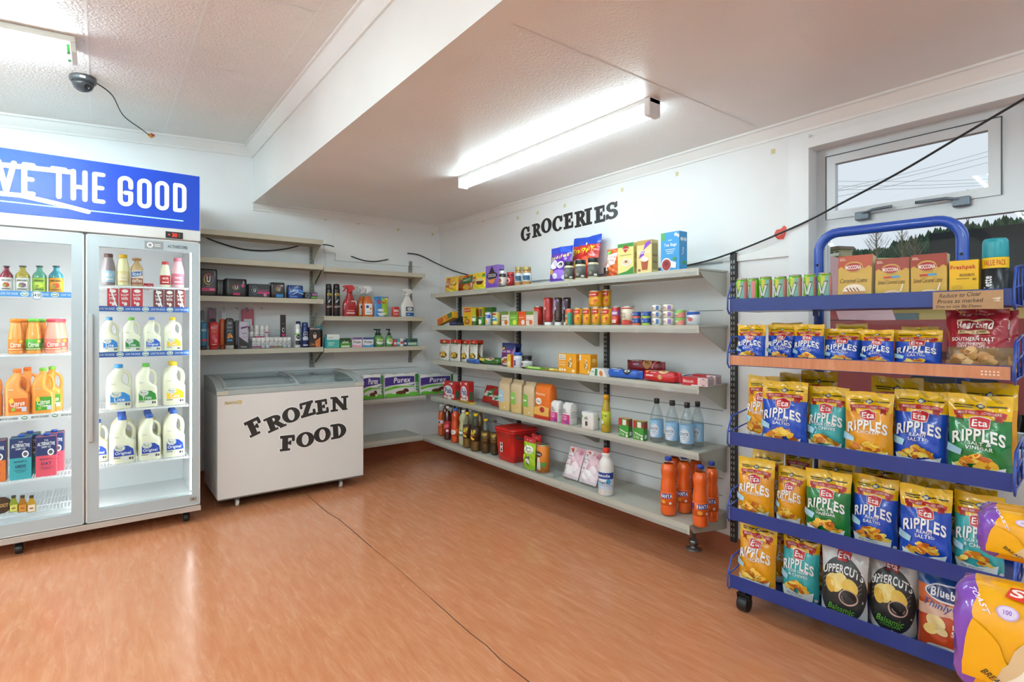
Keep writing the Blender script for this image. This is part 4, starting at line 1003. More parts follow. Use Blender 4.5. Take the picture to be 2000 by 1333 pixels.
def jar(name, r, h, content, lidc, lab=None, lidm=None, fillz=.8):
    rt = empty(name)
    MB().lathe([(.88*r, 0), (r, .04*h), (r, .68*h), (.90*r, .77*h), (.82*r, .80*h)], M(content, .12, coat=.6), 22).build('glass_body', rt)
    MB().lathe([(.93*r, .80*h), (.95*r, .82*h), (.95*r, .985*h), (.9*r, h), (.0001, h)], lidm or M(lidc, .35, .3), 22).build('lid', rt)
    if lab:
        z0, z1, c, its = lab; q = MB(); q.lathe([(r*1.012, z0*h), (r*1.012, z1*h)], M(c, .45), 22); q.gfx(round_of(r*1.012, z0*h, z1*h, PI), PI*r, (z1-z0)*h, its, .0006, .00022, None, r*.45); q.build('label', rt)
    return rt
def paperbag(name, w, h, d, col, front=(), seed=1, lower=None, side=(), fold=.84):
    rg = random.Random(seed); q = MB(); m = M(col, .6)
    rings = []; mats = []
    for f, kx, ky in ((0, .95, .95), (.02, 1, 1), (.3, 1.02, 1.04), (.62, 1, 1.0), (fold, .98, .88), (fold+.07, .97, .35), (1, .97, .06)):
        rings.append([(x+rg.uniform(-.02, .02)*w*(f > .6), y+rg.uniform(-.03, .03)*d*(f > .6), z) for x, y, z in superell(0, 0, w/2*kx, d/2*ky, f*h, 28, 6)])
        mats.append(M(lower, .6) if lower and f < .3 else m)
    q.loft(rings, mats[:-1])
    q.gfx(lambda x, y: (((x-.5)*w, -d/2*1.03, y*h*fold), (0, -1, 0)), w, h*fold, front, .0012)
    if side: q.gfx(lambda x, y: ((w/2*1.025, (x-.5)*d, y*h*fold), (1, 0, 0)), d, h*fold, side, .0012)
    return single(q, name)
def soft_pack(name, w, h, d, col, front=(), sidec=None, seed=1, e=5):
    """film wrapped block"""
    rg = random.Random(seed); q = MB(); rings = []
    for f, k in ((0, .94), (.03, .99), (.25, 1.0), (.6, 1.01), (.93, .985), (1, .93)):
        rings.append([(x*(1+rg.uniform(-.006, .006)), y*(1+rg.uniform(-.02, .02)), z) for x, y, z in superell(0, 0, w/2*k, d/2*k, f*h, 36, e)])
    q.loft(rings, M(col, .25, coat=.3)); q.gfx(front_of(w, d*1.02, h), w, h, front, .0008)
    return single(q, name)
# ------------------------------------------------------------------ placing on the shelves
def setup(o, label, cat, group=None):
    tag(o, label, cat, group); return o
def put(o, x, y, z, rz, lean=0.0, d=0.0):
    o.location = (x, y, z+.0006+abs(math.sin(lean))*d*.55); o.rotation_euler = (lean, 0, rz); return o
def g_px(pl, pr, t, u): return (pr-pl)/FL*t/math.sqrt(1+u*u)
class Spot: pass
def right_flat(pl, pr, yt, k, back=.03, z=None, X=None):
    """flat-faced thing on grocery shelf k: face plane, width, height"""
    s = Spot(); s.X = X if X else (XF if k < 5 else XFB)+back; z = ZR[k] if z is None else z
    ya, ta = onX(pl, s.X); yb, tb = onX(pr, s.X); s.w = (ya-yb)*.97; s.y = (ya+yb)/2; s.z = z
    tc = (ta+tb)/2; s.h = max(.02, zat(yt, tc)-z); return s
def right_round(pl, pr, yt, k, back=.03, z=None):
    s = Spot(); X0 = (XF if k < 5 else XFB)+back; z = ZR[k] if z is None else z; pc = (pl+pr)/2; r = .03
    for _ in range(4):
        y, t = onX(pc, X0+r); u = (pc-1000)/FL; r = g_px(pl, pr, t, u)/2
    s.X = X0+r; s.y = y; s.r = r*.98; s.z = z; s.h = max(.02, zat(yt, t)-z); return s
def back_flat(pl, pr, yt, z, back=.03, Y=None):
    s = Spot(); s.Y = (Y or YS)+back; xa, ta = onY(pl, s.Y); xb, tb = onY(pr, s.Y); s.w = (xb-xa)*.97; s.x = (xa+xb)/2; s.z = z; s.h = max(.02, zat(yt, (ta+tb)/2)-z); return s
def back_round(pl, pr, yt, z, back=.03, Y=None):
    s = Spot(); Y0 = (Y or YS)+back; pc = (pl+pr)/2; r = .03
    for _ in range(4):
        x, t = onY(pc, Y0+r); u = (pc-1000)/FL; r = g_px(pl, pr, t, u)/2
    s.Y = Y0+r; s.x = x; s.r = r*.98; s.z = z; s.h = max(.02, zat(yt, t)-z); return s
def PR_(o, s, d, label, cat, group=None, lean=0.0, turn=0.0):
    """flat thing of depth d on the grocery wall"""
    put(o, s.X+d/2, s.y, s.z+.0004, -PI/2+turn, lean, d); return setup(o, label, cat, group)
def PRr(o, s, label, cat, group=None, turn=0.0):
    put(o, s.X, s.y, s.z+.0004, -PI/2+turn); return setup(o, label, cat, group)
def PB_(o, s, d, label, cat, group=None, lean=0.0, turn=0.0):
    put(o, s.x, s.Y+d/2, s.z+.0004, turn, lean, d); return setup(o, label, cat, group)
def PBr(o, s, label, cat, group=None, turn=0.0):
    put(o, s.x, s.Y, s.z+.0004, turn); return setup(o, label, cat, group)
# ------------------------------------------------------------------ fridge goods, right door
def FB(pl, pr, yt, z, back=.02): return back_round(pl, pr, yt, z, back, YI)
def FF(pl, pr, yt, z, back=.02): return back_flat(pl, pr, yt, z, back, YI)
G = 'milk drinks on the top fridge shelf'
z = FS_R['A']
for pl, pr, yt, col, cap, lab, txt, label in (
    (198, 226, 496.5, '#8d8286', '#5a3a36', '#9fc4dc', 'MILK', 'grey brown chocolate milk bottle with dark cap on the top fridge shelf'),
    (227, 253.5, 498, '#efe9b4', '#e8b80f', '#f0d9a0', 'banana', 'pale yellow milk bottle with yellow cap on the top fridge shelf'),
    (312, 333, 512, '#f0ecd0', '#c93a3a', '#c22f34', 'egg', 'small cream bottle with red cap and red label on the top fridge shelf'),
    (334, 360, 505, '#eec0c8', '#df7f94', '#dd7f92', 'berry', 'pink milk bottle with pink cap at the end of the top fridge shelf')):
    s = FB(pl, pr, yt, z); PBr(bottle('milk_bottle', 'milk', s.r, s.h, M(col, .3), M(cap, .4), (.10, .46, lab, [('t', txt, .5, .62, .34, .3, '#f6f4ee', {'b': .03, 's': .2}), ('r', .3, .2, .7, .3, '#f4f2e6')])), s, label, 'milk drink', G)
s = FB(254.5, 280, 505, z)
PBr(bottle('coffee_bottle', 'stubby', s.r, s.h*1.0, M('#c9a878', .3), M('#a87b3e', .4), (.06, .56, '#e6dccb', [('r', .15, .0, .85, .45, '#9c5a3e'), ('p', [(.2, .5), (.8, .62), (.8, .95), (.2, .85)], '#3c68a8'), ('t', 'iced', .5, .74, .4, .26, '#f4f0ea', {'b': .03}), ('t', 'coffee', .5, .28, .5, .26, '#f1e3d6', {'b': .03})], ), None, .72, .93), s, 'tan iced coffee bottle with brown cap on the top fridge shelf', 'coffee drink', G)
s = FF(279, 305, 535, z, .30); q = MB().box(-s.w/2, s.w/2, 0, .001, .01, .055, '#c4303a'); q.gfx(front_of(s.w, 0, .045, .01), s.w, .045, [('t', 'Coca-Cola', .5, .5, .84, .6, '#f7eeee', {'s': .25, 'b': .01})], .0003)
o = q.build('price_card'); PB_(o, s, 0, 'red card with white script behind the milk bottles in the fridge', 'card'); o.location.y = FYB-.092
z = FS_R['B']
for i, (pl, pr, yt) in enumerate(((209, 231.5, 564), (233, 255, 564), (256.5, 279, 564), (300, 320, 567), (321.5, 341, 567), (343, 361.5, 567))):
    c, c2 = (('#c4252f', '#8d1a22') if i < 3 else ('#7a3030', '#5a2020')); s = FF(pl, pr, yt, z, .012)
    it = [('t', 'Super', .5, .66, .72, .16, '#f6efea', {'b': .03, 'rot': .12}), ('t', 'Milk', .5, .48, .6, .16, '#f6efea', {'b': .03, 'rot': .12}), ('e', .5, .86, .3, .09, '#f3eee8'), ('e', .55, .2, .16, .10, '#efe2da'), ('e', .3, .26, .09, .06, '#efe2da')]
    if i in (0, 3, 5): it.append(('p', [(.22, .98), (.34, 1.0), (.92, .05), (.80, .02)], '#eceef0'))
    it = it
    PB_(carton('drink_carton', s.w, s.h, .04, c, it, [('r', .1, .1, .9, .9, c2)], '#e8d8d4'), s, .04, f'small {"bright red" if i < 3 else "maroon"} drink carton, {("first", "second", "third")[i % 3]} from the door hinge side of the {"red" if i < 3 else "maroon"} row', 'drink carton', 'drink cartons in the fridge')
def jugset(cells, z, group):
    for pl, pr, yt, cap, lc, txt, label, nb in cells:
        s = FF(pl, pr, yt, z, .015); w = s.w; d = min(.11, w*.8); n = 0
        o = jug('milk_jug', w, s.h, d, '#efecd2', cap, milk_label(lc, txt)); PB_(o, s, d, label, 'milk jug', group)
        for b in range(nb):
            c = jug('milk_jug', w, s.h, d, '#ece9cd', cap, milk_label(lc, txt))
            put(c, s.x+.002*b, s.Y+d/2+(d+.008)*(b+1), z, 0); setup(c, label.replace('milk jug with', f'jug {("just", "far")[b]} behind one with').replace('nearest the door gap ', 'at the gap ').replace('beside the bright strip', 'at the strip').replace('in the middle of', 'amid').replace('lowest stocked', 'lowest'), 'milk jug', group)
jugset([(194.5, 234, 620, '#3a86cc', '#2f7fc8', 'Lite', 'medium milk jug with light blue cap on the third fridge shelf', 1), (238.5, 277, 620, '#6cb83e', '#2f8a3c', 'Trim', 'medium milk jug with green cap on the third fridge shelf', 0),
        (279.5, 316.5, 620, '#7a94d8', '#2a5fc4', 'Original', 'medium milk jug with lavender blue cap on the third fridge shelf', 0), (320, 357, 620, '#ecc31e', '#f0bd24', 'Calci', 'medium milk jug with yellow cap on the third fridge shelf', 0)], FS_R['C'], 'medium milk jugs')
jugset([(206, 260, 713, '#3a8fd0', '#2f86d0', 'Lite', 'large milk jug with light blue cap on the fourth fridge shelf', 0), (263, 310, 711, '#5fb544', '#2f8f3a', 'Trim', 'large milk jug with green cap on the fourth fridge shelf', 0), (318, 364, 708, '#ecc01c', '#f2c120', 'Calci', 'large milk jug with yellow cap on the fourth fridge shelf', 1)], FS_R['D'], 'large milk jugs on the fourth shelf')
jugset([(213, 267, 815, '#2f62c4', '#1f47a8', 'Original', 'large milk jug with blue cap nearest the door gap on the lowest stocked shelf', 2), (269, 317, 811, '#2f62c4', '#1f47a8', 'Original', 'large milk jug with blue cap in the middle of the lowest stocked shelf', 2), (318, 363, 802, '#2f62c4', '#1f47a8', 'Original', 'large milk jug with blue cap beside the bright strip on the lowest stocked shelf', 1)], FS_R['E'], 'large milk jugs on the lowest stocked shelf')
s = FF(176, 207, 822, FS_R['E'], .16); PB_(jug('milk_jug', s.w*1.35, s.h, .10, '#ece9cd', '#2f62c4', milk_label('#1f47a8', 'Original')), s, .1, 'large milk jug half hidden behind the door stile on the lowest stocked shelf', 'milk jug', 'large milk jugs on the lowest stocked shelf')
# ------------------------------------------------------------------ fridge goods, left door
z = FS_L['A']
for pl, pr, col, lab, lc, label in ((-1, 26.5, '#8e2436', '#f0ebe4', '#c4562e', 'glass soda bottle with dark red drink and white label in the fridge'), (29, 60, '#b3a032', '#efece2', '#8a5a7a', 'glass soda bottle with olive yellow drink and white label in the fridge'), (62.5, 92, '#5aa088', '#a8cc4a', '#d8e04a', 'glass soda bottle with lime green label in the fridge'), (94.5, 125, '#3c8fa0', '#e8a02c', '#d8562c', 'glass soda bottle with orange label in the fridge')):
    s = FB(pl, pr, 520, z); PBr(bottle('soda_bottle', 'stubby', s.r, s.h, M(col, .1, coat=.5), M('#35424a', .35), (.06, .56, lab, [('r', .2, .82, .8, .95, lab), ('t', 'BREWED', .5, .78, .42, .14, '#3a3430', {'b': .03, 'arc': -.02}), ('e', .5, .45, .16, .18, lc), ('e', .42, .40, .08, .1, '#8f9a3a'), ('r', .3, .12, .7, .18, '#5a5048')]), None, .5, .97), s, label, 'soda bottle', 'small glass soda bottles')
z = FS_L['B']
for i, (pl, pr, cap, lc, dk, nm) in enumerate(((15, 48, '#f08a1c', '#ef7a18', '#f39a44', 'orange'), (49.5, 82.5, '#6cbf3c', '#58a832', '#f59c40', 'green'), (86, 121.5, '#e0485a', '#ef6a5e', '#f2a088', 'red'))):
    for b in range(2):
        s = FB(pl, pr, 623, z); o = bottle('juice_bottle', 'juice', s.r, s.h, M(dk, .25, coat=.3), M(cap, .4), (.10, .42, lc, [('t', 'Citrus', .5, .5, .42, .42, '#fdf4e6', {'b': .04, 's': .2, 'rot': .1}), ('e', .72, .8, .08, .14, '#f7c43a'), ('r', .2, .08, .8, .16, '#f6d9a8')]), None, .78)
        put(o, s.x+.025*b, s.Y+(2*s.r+.02)*b, z, 0); setup(o, f'peach coloured juice bottle with {nm} cap {"behind another" if b else "in front"} on the second fridge shelf', 'juice bottle', 'small juice bottles')
z = FS_L['C']
for i, (pl, pr, yt, cap, lc, dk, nm) in enumerate(((5.5, 59, 722, '#ee7416', '#e5661c', '#f59a48', 'orange'), (59.5, 107, 720, '#7cc43c', '#4ca02c', '#f59a3c', 'green'))):
    for b in range(2):
        s = FF(pl, pr, yt, z); d = .11
        lab = [('r', .06, .1, .95, .95, lc), ('t', 'Citrus', .5, .62, .7, .3, '#fdf4e6', {'b': .05, 's': .2, 'rot': .12}), ('t', 'Tree', .5, .38, .4, .16, '#fdf4e6', {'b': .04, 's': .2, 'rot': .12}), ('e', .2, .8, .12, .16, '#f9c63c'), ('r', .70, .12, .94, .40, '#cfd6ea'), ('e', .3, .25, .1, .1, '#8cc63c')]
        o = jug('juice_jug', s.w, s.h, d, dk, cap, lab); put(o, s.x+.035*b, s.Y+d/2+(d+.02)*b, z, 0); setup(o, f'large orange juice jug with {nm} cap {"standing behind another" if b else "in front"} in the fridge', 'juice jug', 'large juice jugs')
s = FF(-48, 3.5, 724, z); setup(put(jug('juice_jug', s.w, s.h, .11, '#f59a48', '#ee7416', None), s.x, s.Y+.055, z, 0), 'large orange juice jug cut by the picture edge in the fridge', 'juice jug', 'large juice jugs')
z = FS_L['D']
for i, (pl, pr, yt, c, txt, nm) in enumerate(((-36, 12, 858, '#e0702c', 'SOY', 'orange'), (18, 62, 852, '#3aa6ae', 'ALMOND', 'teal'), (69, 111, 849, '#e25264', 'OAT', 'coral red'))):
    for b in range(2 if i else 1):
        s = FF(pl, pr, yt, z); d = .085
        it = [('r', .01, .52, .99, .99, '#1f3468'), ('t', 'THE', .5, .90, .2, .04, '#e8ecf2', {'b': .02}), ('t', 'ALTERNATIVE', .5, .82, .84, .085, '#f2f4f6', {'b': .05, 'arc': .015}), ('t', 'DAIRY CO', .5, .735, .44, .05, '#f2f4f6', {'b': .03}), ('e', .72, .60, .16, .085, '#f4f4f2'), ('e', .72, .60, .10, .05, '#5a5a60'), ('t', 'BARISTA', .5, .43, .6, .04, '#203060', {'b': .02}), ('t', txt, .5, .32, .5, .08, '#1f3468', {'b': .04}), ('r', .2, .22, .8, .23, '#1f3468'), ('r', .3, .18, .7, .19, '#1f3468')]
        rt = empty('plant_milk_carton'); o = carton('body', s.w, s.h*.955, d, c, it, [('r', .01, .52, .99, .99, '#1f3468')], '#1f3468'); o.parent = rt
        MB().lathe([(.016, 0), (.016, s.h*.05), (.0001, s.h*.05)], '#2a5cc0', 16, T=Matrix.Translation((0, 0, s.h*.956))).build('cap', rt)
        put(rt, s.x+.03*b, s.Y+d/2+(d+.025)*b, z, 0); setup(rt, f'navy and {nm} plant milk carton {"standing behind its twin" if b else "in the front row"} in the fridge', 'milk carton', 'plant milk cartons')
# ------------------------------------------------------------------ back wall: black packs
z = ZB1[2]; U = lambda x, y, k=1: [('e', x, y, .20*k, .20*k*.9, '#3f6fb0'), ('e', x-.02*k, y, .19*k, .19*k*.9, '#d8c02c'), ('e', x+.0, y+.02, .18*k, .18*k*.9, '#c8324a'), ('e', x, y, .165*k, .165*k*.9, '#262628'), ('t', 'U', x, y, .17*k, .20*k, '#eeeeee', {'b': .06})]
G = 'sanitary packs on the back wall shelf'
s = back_flat(388, 426, 526, z); PB_(soft_pack('sanitary_pack', s.w, s.h, .10, '#2a2a2c', U(.5, .62, 1.2)+[('t', 'ultra', .5, .36, .24, .04, '#cfcfcf'), ('r', .14, .18, .86, .30, '#c8326a'), ('r', .55, .22, .82, .27, '#e9a8bf')], None, 3), s, .1, 'tall black pack with rainbow ring and pink strip beside the fridge', 'sanitary pack', G)
s = back_flat(438, 484.5, 545, z); PB_(soft_pack('sanitary_pack', s.w, s.h, .12, '#29292b', U(.5, .52, .8)+[('e', .78, .62, .075, .09, '#d2406e'), ('r', .36, .09, .66, .22, '#c8326a')], None, 4), s, .12, 'wide black pack with pink dot on the back wall shelf', 'sanitary pack', G)
s = back_flat(425, 436, 547, z, .07); PB_(soft_pack('sanitary_pack', s.w*1.6, s.h, .10, '#29292b', [], None, 14), s, .1, 'black pack showing only its edge behind the wide black pack', 'sanitary pack', G)
s = back_flat(485.5, 527, 555.5, z); PB_(carton('sanitary_box', s.w, s.h, .09, '#34363a', [('e', .28, .52, .16, .32, '#5a7a8c'), ('e', .28, .52, .13, .27, '#34363a'), ('t', 'U', .28, .52, .12, .26, '#e8e8e8', {'b': .06}), ('r', .44, .28, 1, .45, '#c8387a'), ('r', .44, .5, .9, .57, '#8a5a6e'), ('e', .78, .2, .08, .13, '#d887a8')], (), '#43454a'), s, .09, 'low dark grey box with pink bar between two black packs', 'sanitary box', G)
s = back_flat(529, 557.5, 552.5, z, .02); PB_(soft_pack('sanitary_pack', s.w, s.h, .11, '#262628', U(.55, .60, 1.0)+[('r', .35, .05, .85, .24, '#2f8ad0')], None, 5, 9), s, .11, 'square black pack with blue strip on the back wall shelf', 'sanitary pack', G)
s = back_flat(562, 593.5, 558, z); PB_(soft_pack('sanitary_pack', s.w, s.h, .09, '#1f3f86', [('p', [(.05, .3), (.5, .6), (.98, .45), (.98, .6), (.5, .78), (.05, .5)], '#3f86d8'), ('p', [(.1, .2), (.6, .45), (.98, .3), (.98, .38), (.55, .54)], '#9cc4ea'), ('t', 'Libra', .38, .62, .5, .22, '#eef3f8', {'s': .3, 'b': .02}), ('r', .12, .1, .6, .18, '#5f96d8')], None, 6), s, .09, 'shiny dark blue pack at the end of the black packs', 'sanitary pack', G)
s = back_flat(595, 621, 572, z); PB_(carton('sanitary_box', s.w, s.h, .06, '#2b2c2e', [('e', .22, .5, .16, .36, '#8a8c90'), ('e', .22, .5, .10, .24, '#2b2c2e'), ('r', .56, .5, .98, .9, '#a06a9a'), ('r', .5, .1, .98, .4, '#6aa83c')], ()), s, .06, 'small flat black box with green stripe at the shelf end', 'sanitary box', G)
# ------------------------------------------------------------------ back wall: shampoo and deodorants
z = ZB1[3]
def shamp(pl, pr, yt, col, cap, items, label, back=.03, d=.05, down=True, name='shampoo_bottle', cat='shampoo'):
    s = back_flat(pl, pr, yt, z, back); return PB_(flat_bottle(name, s.w, s.h, d, col, cap, items, down), s, d, label, cat, 'hair products on the back wall shelf')
shamp(391, 406, 629, '#1f7296', '#2a2c30', [('t', 'HEAD', .5, .7, .7, .08, '#eaf2f4'), ('r', .2, .3, .9, .38, '#b8304a')], 'blue teal shampoo bottle half hidden by the fridge')
shamp(408, 429.5, 629, '#c8262c', '#b81f26', [('t', 'MULTI', .5, .78, .6, .07, '#f2d8d4', {'b': .03}), ('t', 'colour', .5, .65, .5, .06, '#f0a848', {'b': .02}), ('e', .45, .42, .18, .10, '#e05a70'), ('e', .62, .32, .16, .09, '#e87a8a'), ('r', .3, .16, .7, .2, '#e8a0a0')], 'red shampoo bottle on the back wall shelf')
shamp(429, 442, 623, '#c0551f', '#a8471a', [], 'orange brown conditioner bottle tucked behind the charcoal one', .06)
shamp(438.5, 459.5, 622, '#303336', '#b9b7b2', [('t', 'OGX', .5, .84, .3, .06, '#d8dadc', {'b': .03}), ('t', 'repair', .5, .70, .5, .05, '#c8ccd0', {'b': .02}), ('r', .25, .58, .75, .61, '#4f86b8'), ('chips', .5, .44, .6, .2, 7, ('#d8a050', '#b87030', '#efe0c0')), ('r', .25, .26, .75, .31, '#3f96cc')], 'charcoal shampoo bottle with grey cap and blond hair picture')
s = back_flat(458, 470, 626, z, .10); PB_(flat_bottle('shampoo_bottle', s.w, s.h, .05, '#6f6f72', '#3a3a3c', []), s, .05, 'grey shampoo bottle partly behind the lilac box', 'shampoo', 'hair products on the back wall shelf')
s = back_flat(466.5, 485.5, 628, z); PB_(soft_pack('hair_pack', s.w, s.h*.99, .06, '#c3bacb', [('p', [(.0, .0), (1, 0), (1, .2), (.5, .32), (0, .45)], '#2c2a2e'), ('t', 'Colour', .52, .08, .7, .07, '#dadada', {'b': .02}), ('p', [(.2, .72), (.9, .78), (.9, .84), (.2, .79)], '#5a3a5e'), ('r', .3, .55, .8, .58, '#7a6a90'), ('r', .3, .42, .8, .44, '#9a8cae')], None, 8, 7), s, .06, 'lilac and black hair care pack on the back wall shelf', 'hair pack', 'hair products on the back wall shelf')
# clear riser with roll-ons
RZ = z+.078
s = back_flat(489, 574, 654, z, .02); rx0, rx1 = s.x-s.w/2, s.x+s.w/2
tr = empty('acrylic_riser', (s.x, YS+.08, z), 0, 'clear acrylic riser with roll-on deodorants in front and on top', 'display riser')
MB().box(-s.w/2, s.w/2, -.062, -.059, .0, .052, PET).box(-s.w/2, s.w/2, -.062, .0, .0, .003, PET).build('front_tray', tr)
MB().box(-s.w/2, s.w/2, .001, .11, .075, .078, PET).box(-s.w/2, s.w/2, .001, .004, .0, .075, PET).box(-s.w/2, s.w/2, .11, .113, .0, .16, PET).build('step', tr)
cols = ('#c23a78', '#c23a78', '#d8d8dc', '#d8d8dc', '#c8506a', '#a08a3a', '#a08a3a', '#d4d6d8', '#d4d6d8')
for i in range(9):
    x = rx0+.012+(rx1-rx0-.024)*(i+.5)/9; r = (rx1-rx0)/9*.46
    o = bottle('roll_on', 'roll', r, .088, M('#ecebe9', .3), M('#efefed', .3), (.05, .5, '#ecebe9', [('r', .2, .02, .8, .34, cols[i]), ('r', .3, .6, .7, .66, '#6a6a70'), ('e', .5, .8, .12, .1, '#b8b8bc')]), None, 1.0)
    put(o, x, YS+.046, z+.0032, 0); setup(o, f'white roll-on deodorant, {ORD[i]} from the fridge end in the front row', 'deodorant', 'roll-on deodorants in front')
for i, (pl, pr) in enumerate(((486.5, 494), (496, 505), (506.5, 515.5), (517, 524))):
    s2 = back_round(pl, pr, 630, z, .095); o = bottle('roll_on', 'roll', s2.r, .112, M('#ecebe9', .3), M('#efefed' if i else '#b8b6b6', .3), (.05, .55, '#e9e8e6', [('r', .1, .05 if i < 3 else .75, .9, .30 if i < 3 else .95, '#c0356f' if i else '#9a9a9c'), ('r', .3, .5, .7, .58, '#8a8a90')]), None, 1.0)
    put(o, max(rx0+.014, s2.x), YS+.085+s2.r, RZ+.0004, 0); setup(o, f'white roll-on deodorant standing on the riser, {ORD[i]} from the fridge end', 'deodorant', 'roll-on deodorants on the riser')
s = back_flat(548.5, 558.5, 615.5, RZ+.0004, .09); PB_(carton('hair_dye_box', s.w, s.h, .03, '#2b2320', [('e', .5, .36, .26, .10, '#d8d2ce'), ('e', .55, .36, .18, .07, '#2b2320'), ('r', .2, .08, .8, .20, '#c83a72'), ('r', .3, .62, .7, .64, '#9a8a80')]), s, .03, 'tall narrow black box standing on the acrylic riser', 'hair product box')
def can_b(pl, pr, yt, col, cap, items, label, zz=None, prof='flip', frac=.80, name='spray_can', cat='spray can', grp=None, back=.03):
    s = back_round(pl, pr, yt, zz if zz is not None else z, back); h = s.h = min(s.h, .185) if name == 'shaving_foam' else s.h
    rt = empty(name)
    q = MB().lathe([(s.r*.96, 0), (s.r, .015*h), (s.r, frac*h), (s.r*.93, (frac+.02)*h)], M(col, .28, .15), 22)
    q.gfx(round_of(s.r, .02*h, frac*h, PI), PI*s.r, (frac-.02)*h, items, .0006); q.build('body', rt)
    MB().lathe([(s.r*.90, (frac+.012)*h), (s.r*.92, (frac+.03)*h), (s.r*.90, .95*h), (s.r*.75, .99*h), (.0001, h)], M(cap, .35), 22).build('cap', rt)
    return PBr(rt, s, label, cat, grp)
can_b(575, 587, 633, '#e9ecec', '#e6e8e8', [('r', 0, .66, 1, .74, '#7cc050'), ('e', .5, .55, .22, .12, '#20242e'), ('t', 'care', .5, .55, .24, .05, '#eceff2', {'b': .03}), ('r', .2, .12, .8, .35, '#2a2f3a')], 'white spray can with green band and dark oval on the back wall shelf', grp='care cans')
can_b(588.5, 602.5, 630, '#1f2f68', '#223370', [('e', .5, .64, .24, .13, '#e8ebf2'), ('e', .5, .64, .21, .11, '#1b2a60'), ('t', 'care', .5, .64, .24, .06, '#e8ebf2', {'b': .03}), ('r', .2, .34, .8, .5, '#b9c4dc'), ('r', .25, .06, .75, .12, '#c8d0e4')], 'navy blue spray can with round badge on the back wall shelf', grp='care cans')
can_b(577, 588, 628, '#20305e', '#1d2a52', [], 'dark blue spray can behind the white one', grp='care cans', back=.09)
s = back_flat(604, 626, 640, z); PB_(carton('hair_dye_box', s.w, s.h, .055, '#2d2725', [('t', 'REVLON', .5, .93, .86, .09, '#e8e4e0', {'b': .02}), ('e', .5, .62, .30, .22, '#1a1614'), ('e', .5, .58, .16, .15, '#e3bfae'), ('r', .4, .62, .6, .70, '#1a1614'), ('r', .46, .50, .54, .52, '#b0404a'), ('p', [(.5, .3), (1, .5), (1, .0), (.6, .0)], '#d0703c'), ('t', 'Colorsilk', .42, .15, .76, .14, '#e89a5a', {'s': .25})], (), None, '#4a3a34'), s, .055, 'black hair dye box with a face and orange corner on the back wall shelf', 'hair dye box')
can_b(615, 630, 628, '#22282e', '#23a8b4', [('t', 'Gillette', .35, .5, .8, .12, '#e6eaee', {'b': .03, 'rot': PI/2})], 'black shaving foam can with turquoise cap behind the hair dye box', name='shaving_foam', cat='shaving foam', back=.12)
for pl, pr, y0, c, c2, label in ((405.5, 421, 603, '#7a2a44', '#3a2028', 'hanging burgundy comb pack on the back wall'), (431.5, 441, 607, '#d8d8dc', '#d890a0', 'hanging clear pack with pink strip on the back wall'), (471, 494, 604.5, '#b01f42', '#d8d4d8', 'hanging crimson pack on the back wall'), (391, 398, 607, '#3a4a50', '#9adce4', 'hanging pack with pale blue top beside the fridge')):
    x0, t0 = onY(pl, YB-.02); x1, t1 = onY(pr, YB-.02); zt = zat(y0, t0); h = .165
    q = MB().box(-(x1-x0)/2, (x1-x0)/2, 0, .012, -h, 0, M(c, .25, coat=.5), .003); q.gfx(lambda x, y: (((x-.5)*(x1-x0), 0, -h+y*h), (0, -1, 0)), x1-x0, h, [('r', .15, .1, .85, .5, c2), ('e', .5, .92, .1, .03, '#2a2a2a')])
    o = q.build('hanging_pack', None, ((x0+x1)/2, YB-.05, zt)); tag(o, label, 'hanging pack', 'packs on wall hooks')
for i, px in enumerate((411.5, 436.5, 462, 481.5, 510)):
    x, t = onY(px, YB-.02); zz = zat(604, t)
    o = MB().tube([(0, 0, .012), (0, -.02, .006), (0, -.06, 0), (0, -.066, .008)], .0018, M('#3a3a3a', .4, .8), 6).build('wall_hook', None, (x, YB, zz)); tag(o, f'small black wire wall hook, {ORD[i]} from the fridge', 'hook', 'wire wall hooks')
# ------------------------------------------------------------------ back wall: spray bottles
z = ZB2[1]
for i, (pl, pr) in enumerate(((635.5, 648.5), (650, 664))):
    can_b(pl, pr, 555, '#1d1a19', '#1b1919', [('e', .5, .80, .28, .05, '#c8b02c'), ('p', [(.25, .6), (.75, .72), (.75, .86), (.3, .8)], '#caa52a'), ('t', 'fly', .5, .78, .3, .09, '#1c1a19', {'b': .03}), ('p', [(.15, .12), (.85, .2), (.85, .52), (.15, .46)], '#b03222'), ('t', 'KILLER', .5, .34, .52, .07, '#efe4de', {'b': .03, 'rot': .15}), ('p', [(.3, .5), (.45, .5), (.62, .62), (.55, .62)], '#d8d4d0')], f'tall black and red insect spray can, {"nearer the freezer end" if not i else "nearer the red trigger spray"}', z, frac=.83, name='insect_spray', cat='insect spray', grp='insect sprays')
def trig(pl, pr, yt, d, col, hc, items, label, back=.03, clear=False, grp='spray bottles'):
    s = back_flat(pl, pr, yt, z, back); return PB_(trigger('spray_bottle', s.w, s.h, d, col, hc, items, clear), s, d, label, 'spray bottle', grp)
trig(671, 698.5, 557, .055, '#a8242c', '#c62f34', [('p', [(.05, .22), (.95, .34), (.95, .50), (.6, .50), (.05, .38)], '#e8dede'), ('t', 'AJAX', .52, .38, .62, .13, '#c0202c', {'b': .05, 's': .15}), ('r', .2, .08, .8, .13, '#e0b8b8'), ('r', .25, .17, .75, .20, '#d89898')], 'red trigger spray bottle with white flash on the label')
og = [('r', .16, .06, .84, .42, '#eef0f2'), ('e', .38, .32, .14, .05, '#2450a0'), ('e', .68, .26, .10, .04, '#e08a2a'), ('r', .26, .12, .74, .15, '#b8bcc4')]
trig(709.5, 731, 559, .055, '#c8641c', '#e9ebec', og, 'orange trigger spray bottle in front of its twin', clear=True)
